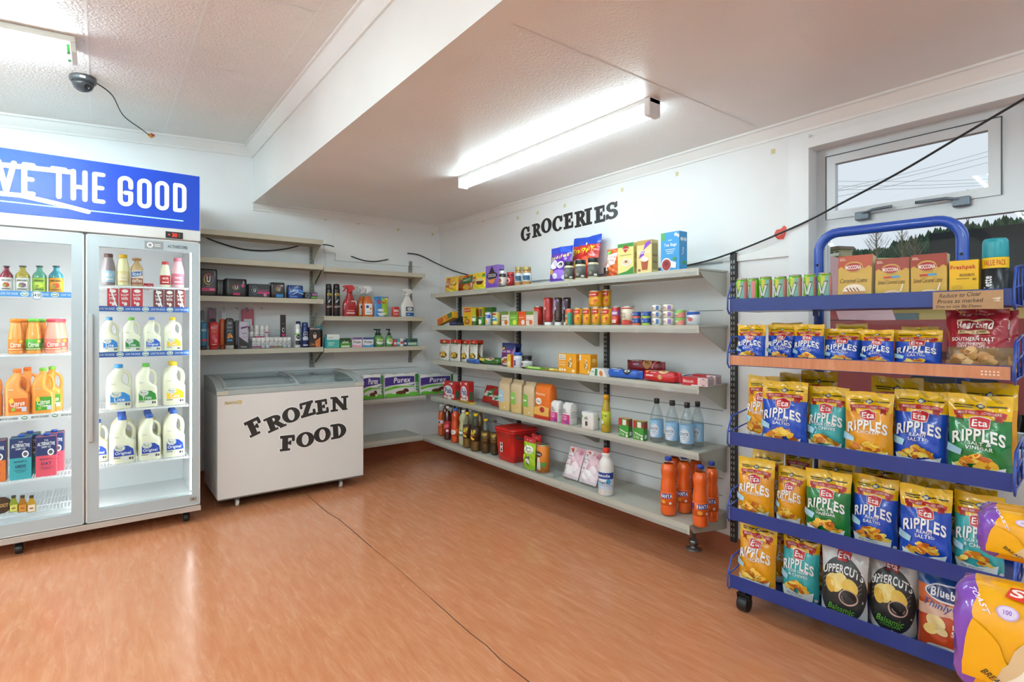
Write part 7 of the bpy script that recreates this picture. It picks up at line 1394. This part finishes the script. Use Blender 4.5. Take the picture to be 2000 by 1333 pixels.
def moc(title, salted):
    it = [('r', 0, .82, 1, 1, '#b0461f' if not salted else '#96351f'), ('p', [(0, .82), (1, .82), (1, .74), (.9, .78), (.78, .72), (.66, .80), (.34, .80), (.22, .72), (.1, .78), (0, .74)], '#b0461f' if not salted else '#96351f'), ('e', .46, .77, .27, .105, '#c9a24c'), ('e', .46, .76, .25, .085, '#a8241f'), ('t', 'MOCCONA', .46, .755, .46, .085, '#f6f2ea', {'b': .05}),
          ('r', .34, .65, .62, .67, '#b5923c'), ('t', title, .48, .485, .80, .085, '#4a3212', {'s': .3})]
    if salted: it += [('p', [(.27, .565), (.5, .57), (.47, .61), (.25, .605)], '#b83028'), ('p', [(.5, .57), (.74, .575), (.72, .615), (.48, .61)], '#3f9ad0'), ('e', .52, .2, .28, .10, '#f0e8dc'), ('e', .52, .215, .22, .07, '#d8b088'), ('e', .48, .215, .10, .035, '#a8502c'), ('p', [(.26, .19), (.78, .19), (.70, .0), (.34, .0)], '#e6d8c0'), ('p', [(.74, .28), (.78, .27), (.84, .42), (.81, .43)], '#efe6da')]
    else: it += [('e', .5, .27, .34, .14, '#efd9bc'), ('e', .5, .29, .30, .11, '#f4e6d0')]+[('p', [(.26+.1*i, .33), (.29+.1*i, .34), (.42+.1*i, .22), (.39+.1*i, .21)], '#8a4a24') for i in range(4)]+[('p', [(.17, .26), (.83, .26), (.74, .0), (.28, .0)], '#c48a4c')]
    return it+[('p', [(.72, .0), (1, .0), (1, .18)], '#b0501f'), ('r', .05, .90, .24, .915, '#e8c8b0'), ('r', .05, .93, .2, .945, '#e8c8b0')]
for pl, pr, yt, ttl, sa, ln, label in ((1634, 1702, 503, 'Caramel Latte', False, -.10, 'gold and orange caramel coffee box tilted beside the energy cans'), (1708, 1776, 507, 'Salted Caramel Latte', True, -.05, 'gold and brown coffee box in the middle of the top tier'), (1778, 1850, 497, 'Salted Caramel Latte', True, 0, 'gold and brown coffee box beside the yellow tea box')):
    s = ST(pl, pr, yt, 1, .03, .05); PS(carton('coffee_box', s.w*.98, s.h, .05, '#cfa84a', moc(ttl, sa), [('r', .02, .01, .98, .99, '#e2d3b2')], '#ece0c8', None), s, label, 'coffee box', 'coffee boxes on the chip stand', ln)
s = ST(1853, 1912, 509, 1, .03, .05); PS(carton('rooibos_tea_box', s.w*.98, s.h, .05, '#eab80f', [('t', 'Freshpak', .48, .83, .86, .12, '#b8281c', {'b': .05}), ('t', 'ROOIBOS', .62, .66, .5, .06, '#4a3a14', {'b': .03}), ('r', .25, .57, .7, .585, '#6a5a1c'), ('t', '40', .86, .56, .14, .06, '#4a3a14', {'b': .03}), ('e', .28, .38, .20, .06, '#d8a60c'), ('e', .46, .18, .34, .10, '#f0e4cc'), ('e', .46, .18, .28, .075, '#c2501c'), ('e', .84, .16, .08, .05, '#f0e4cc'), ('p', [(.14, .16), (.78, .16), (.66, .0), (.26, .0)], '#f0e4cc')], [('r', .05, .02, .95, .98, '#e0b212')], '#f2e8c8'), s, 'yellow tea box on the top tier beside the shaving foam', 'tea box')
s = ST(1914, 1970, 465, 1, .03, .06); r = s.w/2*.96; h = s.h; rt = empty('shaving_foam')
q = MB().lathe([(r*.97, 0), (r, .02*h), (r, .70*h)], M('#20262c', .28, .2), 28); q.gfx(round_of(r, .02*h, .70*h, PI), PI*r, .68*h, [('r', 0, .76, 1, 1, '#e8c012'), ('t', 'VALUE PACK', .52, .88, .56, .13, '#b8361c', {'b': .04}), ('t', 'Gillette', .34, .36, .62, .17, '#eef1f3', {'b': .05, 'rot': PI/2})], .0006); q.build('body', rt)
MB().lathe([(r*.99, .70*h), (r*1.0, .71*h), (r*.985, .93*h), (r*.93, .97*h), (r*.80, .995*h), (.0001, h)], M('#2196a4', .3), 28).build('cap', rt)
PS(rt, s, 'tall shaving foam can with turquoise cap at the window end of the top tier', 'shaving foam')
def crisp(pl, pr, yt, k, col, flav, label, dep=.035, d=.09, seed=1, lean=-.06, turn=0.0, fl=0.0, grp=None, zo=None, name='chip_bag'):
    s = ST(pl, pr, yt, k, dep, d); z_, it = zo if zo else ripples(col, flav, seed)
    return PS(bag(name, s.w*.99, s.h, d, z_, it, seed, fl, '#c9a21a'), s, label, 'chip bag', grp or f'chip bags on the {tier[k]} tier', lean, turn)
BL, GO, TE, GR = '#1f4fc0', '#e69c12', '#3fb0b4', '#1f7a38'
# second tier: small bags
for i, (pl, pr, yt) in enumerate(((1428, 1483, 637), (1492, 1550, 636), (1543, 1604, 636), (1603, 1679, 645), (1676, 1741, 647), (1740, 1838, 648))):
    crisp(pl, pr, yt, 2, BL, 'READY|SALTED', f'small blue and yellow chip bag on the second tier, {ORD[i]} from the grocery shelves', .03+.03*(i % 2), .07, 101+i)
for i, (pl, pr, yt) in enumerate(((1500, 1560, 632), (1626, 1690, 634), (1756, 1830, 640))):
    crisp(pl, pr, yt, 2, BL, 'READY|SALTED', f'small chip bag in the back row of the second tier, {("behind the second front bag", "behind the fourth front bag", "beside the dark red bag")[i]}', .18, .07, 111+i, -.03)
hl = [(.40, '#8a6a44'), (.42, '#8a3a34'), (1, '#9c2630')]
hi = [('chips', .48, .24, 1.0, .36, 12, ('#c89a5c', '#b5834a', '#d8b078', '#a87440', '#c08f55')), ('chips', .80, .10, .4, .16, 9, ('#d8b478', '#b88c50', '#c8a062')), ('t', 'from our farm to you', .50, .90, .56, .05, '#f2e4de', {'s': .3, 'rot': .05}), ('r', .22, .66, .80, .80, '#8c2028'), ('r', .22, .80, .78, .825, '#d8c090'), ('t', 'Heartland', .50, .74, .56, .11, '#f4ece0', {'b': .05}), ('r', .24, .60, .74, .655, '#d8c090'), ('t', 'POTATO CHIPS', .49, .628, .44, .035, '#5a2a20', {'b': .03}), ('t', 'SOUTHERN SALT', .48, .52, .66, .055, '#f2e8e2', {'b': .04}), ('t', 'OLD-FASHIONED', .46, .455, .44, .035, '#eadcd6', {'b': .02}), ('t', 'WAVE CUT CHIPS', .46, .415, .44, .035, '#eadcd6', {'b': .02})]
crisp(1838, 1968, 596, 2, '', '', 'large dark red chip bag with potatoes at the end of the second tier', .03, .12, 121, -.05, zo=(hl, hi))
crisp(1915, 1992, 596, 2, '', '', 'large dark red chip bag behind the front dark red one', .19, .10, 122, -.02, zo=(hl, hi))
# third tier
for i, (pl, pr, yt, c, f, dp, label) in enumerate(((1430, 1493, 737, GO, 'CHICKEN', .11, 'golden chicken chip bag at the grocery end of the third tier'), (1479, 1568, 749, BL, 'READY|SALTED', .025, 'blue chip bag beside the golden one on the third tier'), (1569, 1650, 760, TE, 'SOUR CREAM|& CHIVES', .07, 'turquoise chip bag on the third tier'), (1642, 1739, 771, GO, 'CHICKEN', .025, 'golden chicken chip bag in the middle of the third tier'), (1737, 1849, 768, BL, 'READY|SALTED', .065, 'blue chip bag in the window half of the third tier'), (1862, 1996, 779, GR, 'SALT &|VINEGAR', .03, 'green chip bag at the window end of the third tier'))):
    crisp(pl, pr, yt, 3, c, f, label, dp, .095, 131+i, -.06, (-.05, .06, -.03, .08, -.04, .03)[i])
for i, (pl, pr, yt, c) in enumerate(((1514, 1556, 731, GO), (1556, 1630, 728, GO), (1694, 1800, 740, GO), (1795, 1880, 752, BL), (1880, 1996, 752, GO))):
    crisp(pl, pr, yt, 3, c, 'CHICKEN', f'chip bag in the back row of the third tier, {ORD[i]} from the grocery shelves', .20+.04*(i % 2), .075, 141+i, -.03, fl=.4)
# fourth tier
for i, (pl, pr, yt, c, f, label) in enumerate(((1422, 1491, 900, GO, 'CHICKEN', 'golden chip bag at the grocery end of the fourth tier'), (1508, 1567, 919, GO, 'CHICKEN', 'golden chip bag second on the fourth tier'), (1565, 1655, 927, GR, 'SALT &|VINEGAR', 'green chip bag on the fourth tier'), (1656, 1750, 939, BL, 'READY|SALTED', 'blue chip bag beside the green one on the fourth tier'), (1750, 1856, 960, BL, 'READY|SALTED', 'blue chip bag second of two on the fourth tier'), (1856, 1960, 975, TE, 'SOUR CREAM|& CHIVES', 'turquoise chip bag at the window end of the fourth tier'))):
    crisp(pl, pr, yt, 4, c, f, label, .03+.04*(i % 2), .09, 151+i, -.06, (.1, -.06, .05, -.03, .07, -.05)[i])
for i, (pl, pr, yt, c) in enumerate(((1451, 1512, 883, GO), (1526, 1580, 880, GO), (1590, 1664, 903, GR), (1676, 1758, 908, BL), (1765, 1850, 940, BL), (1845, 1945, 958, GR))):
    crisp(pl, pr, yt, 4, c, 'CHICKEN', f'chip bag in the back row of the fourth tier, {ORD[i]} from the grocery shelves', .18+.05*(i % 2), .075, 161+i, -.03, fl=.4)
# bottom tier
crisp(1426, 1500, 1022, 5, GO, 'CHICKEN', 'golden chip bag at the grocery end of the bottom tier', .03, .09, 171, -.08)
crisp(1492, 1530, 1034, 5, GO, 'CHICKEN', 'golden chip bag turned aside behind the first on the bottom tier', .17, .08, 172)
crisp(1519, 1594, 1038, 5, TE, 'SOUR CREAM|& CHIVES', 'turquoise chip bag on the bottom tier', .065, .09, 173)
uz = [(1, '#d4d4d4')]
ui = [('e', .5, .42, .50, .44, '#2a2b2c'), ('p', [(.35, .94), (.50, .97), (.66, .93), (.63, .80), (.37, .81)], '#b8262a'), ('t', 'Eta', .5, .875, .24, .085, '#ffffff', {'b': .03}), ('t', 'UPPERCUTS', .5, .70, .86, .11, '#f0f0ee', {'b': .05, 'arc': .07}), ('e', .34, .50, .19, .12, '#ecd07a', .5), ('e', .46, .54, .16, .11, '#f2dc8c', -.3), ('e', .68, .48, .16, .12, '#e8c45c', .3), ('e', .26, .46, .11, .10, '#e4b84a', .2), ('e', .66, .35, .20, .105, '#c8a89a'), ('e', .66, .355, .175, .09, '#1f1e1f'), ('t', 'Balsamic', .5, .17, .56, .085, '#6fb83c', {'s': .3, 'b': .01, 'rot': -.05}), ('t', 'VINEGAR', .5, .10, .44, .045, '#6fb83c', {'b': .03})]
ui += [('e', .12+.02*(i % 4)+.7*(i//12), .40+.015*(i % 12), .006, .004, '#d8d8d4') for i in range(24)]
crisp(1596, 1689, 1078, 5, '', '', 'white and black chip bag beside the turquoise one on the bottom tier', .025, .09, 174, zo=(uz, ui))
crisp(1690, 1786, 1098, 5, '', '', 'white and black chip bag beside the blue and orange one on the bottom tier', .07, .09, 175, zo=(uz, ui))
crisp(1572, 1625, 1066, 5, GO, 'CHICKEN', 'chip bag peeping from behind the first white and black bag', .19, .07, 176)
bz = [(.62, '#b8421c'), (.80, '#c9622e'), (1, '#1f4f9c')]
bi = [('p', [(.0, .56), (.3, .62), (.7, .62), (1, .54), (1, .42), (.5, .50), (.0, .44)], '#d8b09a'), ('e', .48, .745, .36, .105, '#e6e6ea'), ('e', .48, .745, .335, .088, '#1b2f66'), ('t', 'Bluebird', .48, .745, .54, .10, '#f2f4f6', {'b': .05}), ('t', 'Thinly Cut', .47, .58, .72, .11, '#24408c', {'s': .3, 'b': .01, 'rot': -.08}), ('t', 'READY', .72, .40, .36, .055, '#f2e8e0', {'b': .04}), ('t', 'SALTED', .72, .33, .38, .055, '#f2e8e0', {'b': .04}), ('e', .30, .40, .15, .085, '#ead69a', -.4), ('e', .24, .31, .12, .06, '#e2c474', .3), ('e', .38, .32, .11, .055, '#f0dfa8', -.2), ('e', .4, .10, .22, .05, '#d8d4d0'), ('p', [(.62, .18), (.8, .1), (.78, .0), (.66, .02)], '#e6c070')]
crisp(1783, 1930, 1122, 5, '', '', 'orange and blue chip bag at the end of the bottom tier', .02, .12, 177, zo=(bz, bi))
# ------------------------------------------------------------------ bread loaves in the foreground
def loaf(name, L, w, h, seed):
    """bagged loaf lying along x from its sealed heel at x=0; returns an Empty with bag, loaf and prints"""
    rg = random.Random(seed); rt = empty(name); n = 32
    YE, PU = M('#eda812', .16, coat=.6), M('#7c46b0', .16, coat=.6)
    xs = [0, .003, .008, .016, .030, .12, .17, .22, .27, L]; ks = [.55, .72, .86, .95, .985, 1, 1.01, 1.0, 1.01, 1.0]
    rings = []
    for x, k in zip(xs, ks):
        ph = rg.uniform(0, 6)
        rings.append([(x+.004*math.sin(5*i/n*2*PI+ph)*(x > 0), a*(1+.012*math.sin(7*i*2*PI/n+ph)), h/2+b*(1+.012*math.sin(6*i*2*PI/n+ph))) for i, (a, b, _) in enumerate(superell(0, 0, w/2*k, h/2*k, 0, n, 3.6))])
    q = MB(); q.loft(rings, [PU, PU, PU, PU, YE, YE, YE, YE, YE])
    def sf(x, y):
        i = PI*1.13-y*PI*.63; c, s_ = math.cos(i), math.sin(i); e = 2/3.6
        return (.02+x*(L-.02), w/2*1.015*math.copysign(abs(c)**e, c), h/2+h/2*1.015*math.copysign(abs(s_)**e, s_)), (0, -.75, .66)
    q.gfx(sf, L, h*1.4, [('p', [(-.05, .0), (.02, .34), (.12, .22), (.20, .12), (.3, .0)], '#eda812'), ('p', [(.09, .0), (.13, .16), (.22, .27), (.9, .3), (.9, .0)], '#dcbc90'), ('p', [(.14, .06), (.22, .20), (.6, .24), (.6, .18), (.26, .13)], '#f3e8d4'), ('e', .150, .50, .042, .095, '#c4a6d2'), ('e', .150, .50, .035, .08, '#dccbe4'), ('t', '100', .150, .50, .03, .06, '#7c46b0', {'b': .03}), ('p', [(.14, .74), (.24, .68), (.95, .68), (.95, .98), (.25, .98), (.16, .96)], '#d2301f'), ('t', 'SOFT', .30, .84, .28, .17, '#f4e6e0', {'b': .05, 'rot': -.1}), ('t', 'TOAST', .045, .60, .26, .036, '#e9def0', {'b': .04, 'rot': -PI/2+.25}), ('t', 'BREAD', .10, .06, .10, .05, '#3a3226', {'b': .02, 'rot': -.7})], .0015, .0003, None, .012)
    q.build('bag', rt)
    q = MB(); q.loft([[(x, a, h/2+b) for a, b, _ in superell(0, 0, w/2*k, h/2*k, 0, 12, 2.5)] for x, k in ((-.001, .50), (-.012, .30), (-.022, .10), (-.05, .16), (-.06, .10))], PU)
    return rt
def at(px, py, t):
    rx, ry = ray(px); return Vector((rx*t, ry*t, zat(py, t)))
TT = .690
LY = -1.42
a = at(1866, 1230, .93)
o = loaf('bread_loaf', .36, .14, .185, 3); o.location = (a.x+.068, a.y+.015, TT+.004); o.rotation_euler = (0, 0, LY); tag(o, 'yellow and purple bagged bread loaf lying lowest beside the chip stand', 'bread', 'bagged loaves')
a2 = at(1918, 1060, 1.03)
o = loaf('bread_loaf', .34, .13, .095, 7); o.location = (a2.x+.064, a2.y+.018, TT+.190); o.rotation_euler = (0, 0, LY); tag(o, 'yellow and purple bagged bread loaf stacked on top of the other', 'bread', 'bagged loaves')
ct = empty('bread_crate', (a.x+.05, a.y+.03, 0), LY, 'orange plastic bread crate stack under the loaves', 'crate')
OR = M('#e8622a', .4)
for k in range(3):
    z0 = .012+.23*k; q = MB()
    q.box(.05, .55, -.12, .30, z0, z0+.012, OR).box(.05, .55, -.12, -.112, z0+.0125, z0+.205, OR).box(.05, .55, .292, .30, z0+.0125, z0+.205, OR).box(.05, .058, -.1115, .2915, z0+.0125, z0+.205, OR).box(.542, .55, -.1115, .2915, z0+.0125, z0+.205, OR)
    if k == 2: q.box(.059, .541, -.111, .291, z0+.10, TT-.06, OR)
    q.build('crate_tier', ct)
MB().box(.06, .54, -.1, .28, 0, .0115, '#8a8a88').build('base', ct)
# ------------------------------------------------------------------ outside the window
def OUT(px, d): rx, ry = ray(px); return Vector((rx*d, ry*d, 0))
GRS = wall_material('grass_paddock', '#8aa83c', .8, 3, .3, .05, 6, .25)
ASPH = wall_material('asphalt_road', '#7c7d80', .7, 30, .3, .01)
o = MB().box(XR+.5, 14, -40, 40, -.12, -.02, ASPH).build('road'); o['kind'] = 'structure'
pa = [OUT(px, t)+Vector((0, 0, z)) for t, z in ((13.5, -.06), (30, 3.0), (62, zat(504, 62)), (70, zat(505, 70))) for px in (1250, 1500, 1750, 2000, 2400)]
o = MB().add([tuple(v) for v in pa], [(5*j+i, 5*j+i+1, 5*j+i+6, 5*j+i+5) for j in range(3) for i in range(4)], GRS, True).build('paddock'); o['kind'] = 'structure'
# forested hill
HILL = wall_material('dark_hill_slope', '#47603c', .9, 2, .4, .2, 6, .4)
hpts = [(1600, 470), (1650, 497), (1700, 497), (1740, 490), (1780, 478), (1830, 462), (1880, 452), (1940, 440), (2010, 428), (2200, 400)]
D = 110.0; q = MB(); top = []; botm = []
for px, py in hpts:
    p = OUT(px, D*.74 if False else 80); p.z = zat(min(py, 498)+6, 80); top.append(p)
    b = OUT(px, 62); b.z = zat(512, 62); botm.append(b)
q.add([tuple(p) for p in top]+[tuple(p) for p in botm], [(i, len(top)+i, len(top)+i+1, i+1) for i in range(len(top)-1)], HILL); o = q.build('hill'); o['kind'] = 'structure'
rg = random.Random(9); q = MB(); PINE = (M('#2f4a30', .9), M('#3a5638', .9), M('#28402c', .9))
for i in range(620):
    f = rg.uniform(.12, 1)*(len(hpts)-1); k = min(int(f), len(hpts)-2); g = f-k
    if k < 1: continue
    A = top[k].lerp(top[k+1], g); B = botm[k].lerp(botm[k+1], g); w = rg.uniform(0, .8); p = A.lerp(B, w); h = rg.uniform(1.3, 2.0)*(1 if k > 2 else .7); r = h*.34
    q.lathe([(r, p.z-.2), (r*.75, p.z+h*.3), (r*.45, p.z+h*.65), (.02, p.z+h)], PINE[i % 3], 6, c=(p.x, p.y))
o = q.build('pine_forest'); tag(o, 'dark green pine forest covering the hill outside the window', 'forest', None, 'stuff')
def bare_tree(px, d, h, seed, label, pyb=500):
    rg = random.Random(seed); p = OUT(px, d); z0 = zat(pyb, d); rt = empty('bare_tree', (p.x, p.y, z0), 0, label, 'tree', 'bare trees outside')
    BK = M('#8a7a6c', .9); MB().tube([(0, 0, -.6), (.02, 0, h*.3), (0, .03, h*.75), (.05, 0, h)], [h*.022, h*.018, h*.010, .01], BK, 6).build('trunk', rt)
    q = MB()
    for i in range(46):
        z = rg.uniform(.15, .9)*h; a = rg.uniform(0, 6.28); l = (h-z)*rg.uniform(.35, .6)+.15; e = Vector((math.cos(a)*l*.6, math.sin(a)*l*.6, z+l*.8)); m_ = Vector((math.cos(a)*l*.35, math.sin(a)*l*.35, z+l*.35))
        q.tube([(0, 0, z), tuple(m_), tuple(e)], [h*.006, h*.004, .006], BK, 4)
        for j in range(3):
            b = m_.lerp(e, rg.random()); q.tube([tuple(b), tuple(b+Vector((rg.uniform(-.3, .3), rg.uniform(-.3, .3), .35))*h*.14)], [h*.003, .004], BK, 3)
    q.build('branches', rt)
for i, (px, h, d) in enumerate(((1712, 3.4, 44), (1762, 3.4, 46), (1787, 2.9, 48))): bare_tree(px, d, h, 3+i, f'bare winter tree outside the window, {("first", "second", "third")[i]} from the grocery wall side', 520)
rt = empty('house', OUT(1625, 60), SRZ-.5, 'low house with verandah on the grassy rise outside', 'house'); rt.location.z = zat(503, 60)
MB().box(-1.4, 1.2, 0, 1.5, 0, .75, M('#b8a890', .8)).build('walls', rt)
MB().prism([(-1.7, .75), (1.5, .75), (1.1, 1.12), (-1.2, 1.12)], -.3, 1.8, M('#6c5c50', .8)).build('roof', rt)
MB().box(-1.1, -.6, -.01, .0, .12, .6, '#3a4048').box(-.3, .2, -.01, .0, .12, .6, '#3a4048').box(.5, .9, -.01, .0, .12, .6, '#3a4048').build('windows', rt)
MB().box(-1.6, 1.6, -.7, -.66, 0, .3, M('#d8d4cc', .7)).build('deck_rail', rt)
# yellow brick building, fence and pickup across the road
p = OUT(1790, 15.5); rt = empty('brick_building', (p.x, p.y, -.05), 0, 'yellow brick building across the road behind the pickup', 'building')
MB().box(0, 4, -4.2, 3.0, 0, 1.95, M('#c8a868', .8)).box(-.2, 4.2, -4.4, 3.2, 1.951, 2.08, M('#8a8c90', .7)).build('walls', rt)
for y in (1.7, .4, -1.4, -3.0): MB().box(-.03, -.001, y-.45, y+.45, .9, 1.75, M('#5a6a70', .2)).build('window_pane', rt)
p = OUT(1600, 24); rt = empty('shed', (p.x, p.y, -.05), 0, 'grey and white shed across the road', 'shed')
MB().box(0, 2.5, -.9, 3.2, 0, 1.75, M('#a8b0b6', .7)).box(-.02, -.001, .3, 1.2, .4, 1.5, M('#4a545c', .3)).build('walls', rt)
MB().box(-.2, 2.7, -1.1, 3.4, 1.751, 1.85, M('#d8dadc', .6)).build('roof', rt)
TRUCK = M('#a8423c', .3, coat=.6)
p = OUT(1549, 7.6); tk = empty('pickup_truck', (p.x, p.y, -.02), PI/2+.02, 'dark red pickup truck on the road outside the window', 'pickup truck')
q = MB(); q.prism([(-2.6, .42), (2.6, .42), (2.62, .75), (2.45, 1.02), (1.15, 1.10), (-2.6, 1.12)], -.9, .9, TRUCK); q.build('body', tk)
MB().prism([(-.75, 1.121), (1.10, 1.101), (.45, 1.72), (-.55, 1.75)], -.78, .78, TRUCK).build('cab', tk)
MB().prism([(-.60, 1.18), (.90, 1.16), (.40, 1.65), (-.47, 1.67)], -.79, .79, M('#2a3036', .1)).build('windows', tk)
MB().box(-2.62, 2.62, -.915, -.901, .80, .86, M('#5c2a28', .4)).box(-2.62, 2.62, .901, .915, .80, .86, M('#5c2a28', .4)).build('side_trim', tk)
MB().box(2.55, 2.64, -.7, .7, .55, .80, M('#d8dadc', .2, .6)).build('grille', tk)
for x in (-1.6, 1.65):
    for y in (-.86, .86): MB().lathe([(.18, -.11), (.36, -.11), (.38, -.06), (.38, .06), (.36, .11), (.18, .11)], M('#1c1c1e', .6), 22, T=Matrix.Translation((x, y, .38)) @ Matrix.Rotation(PI/2, 4, 'X')).build('wheel', tk)
tk.scale = (1.27, 1.27, 1.27)
# black signboard hung outside against the glass on a chain
xs = XR+.20; Ya, ta = onX(1815, xs); zt = zat(457, ta)
bd = empty('signboard', (xs, Ya, 0), 0, 'black signboard hanging just outside the window on a chain', 'signboard')
MB().box(0, .02, -1.6, 0, 1.44, zt, M('#1b1d20', .6)).build('board', bd)
Yc, tc = onX(1889, xs)
q = MB(); z = zt
while z < 1.93:
    q.tube([(.01+(.004 if int(z*50) % 2 else 0)*math.cos(a), Yc-Ya+.004*math.cos(a), z+.010+.012*math.sin(a)) for a in lin_space(0, 2*PI, 8)[:-1]], .0015, M('#5a5c60', .4, .8), 4, True); z += .02
q.build('chain', bd)
# overhead wires
for i, (a, b) in enumerate((((1560, 385), (2080, 250)), ((1560, 388), (2080, 262)), ((1560, 398), (2080, 275)), ((1560, 352), (2080, 340)), ((1560, 362), (2080, 345)), ((1560, 370), (2080, 349)))):
    d = 26 if i < 3 else 40; A = OUT(a[0], d); A.z = zat(a[1], d); B = OUT(b[0], d); B.z = zat(b[1], d); pts = []
    for k in range(13):
        t = k/12; p = A.lerp(B, t); p.z -= (.35 if i < 3 else .5)*4*t*(1-t)*.6; pts.append(tuple(p))
    o = MB().tube(pts, .010 if i < 3 else .014, M('#b4babf', .6), 4).build('power_line'); tag(o, f'thin overhead power line outside, {("highest sloping", "second sloping", "third sloping", "upper sagging", "middle sagging", "lowest sagging")[i]} wire', 'power line', 'overhead power lines')
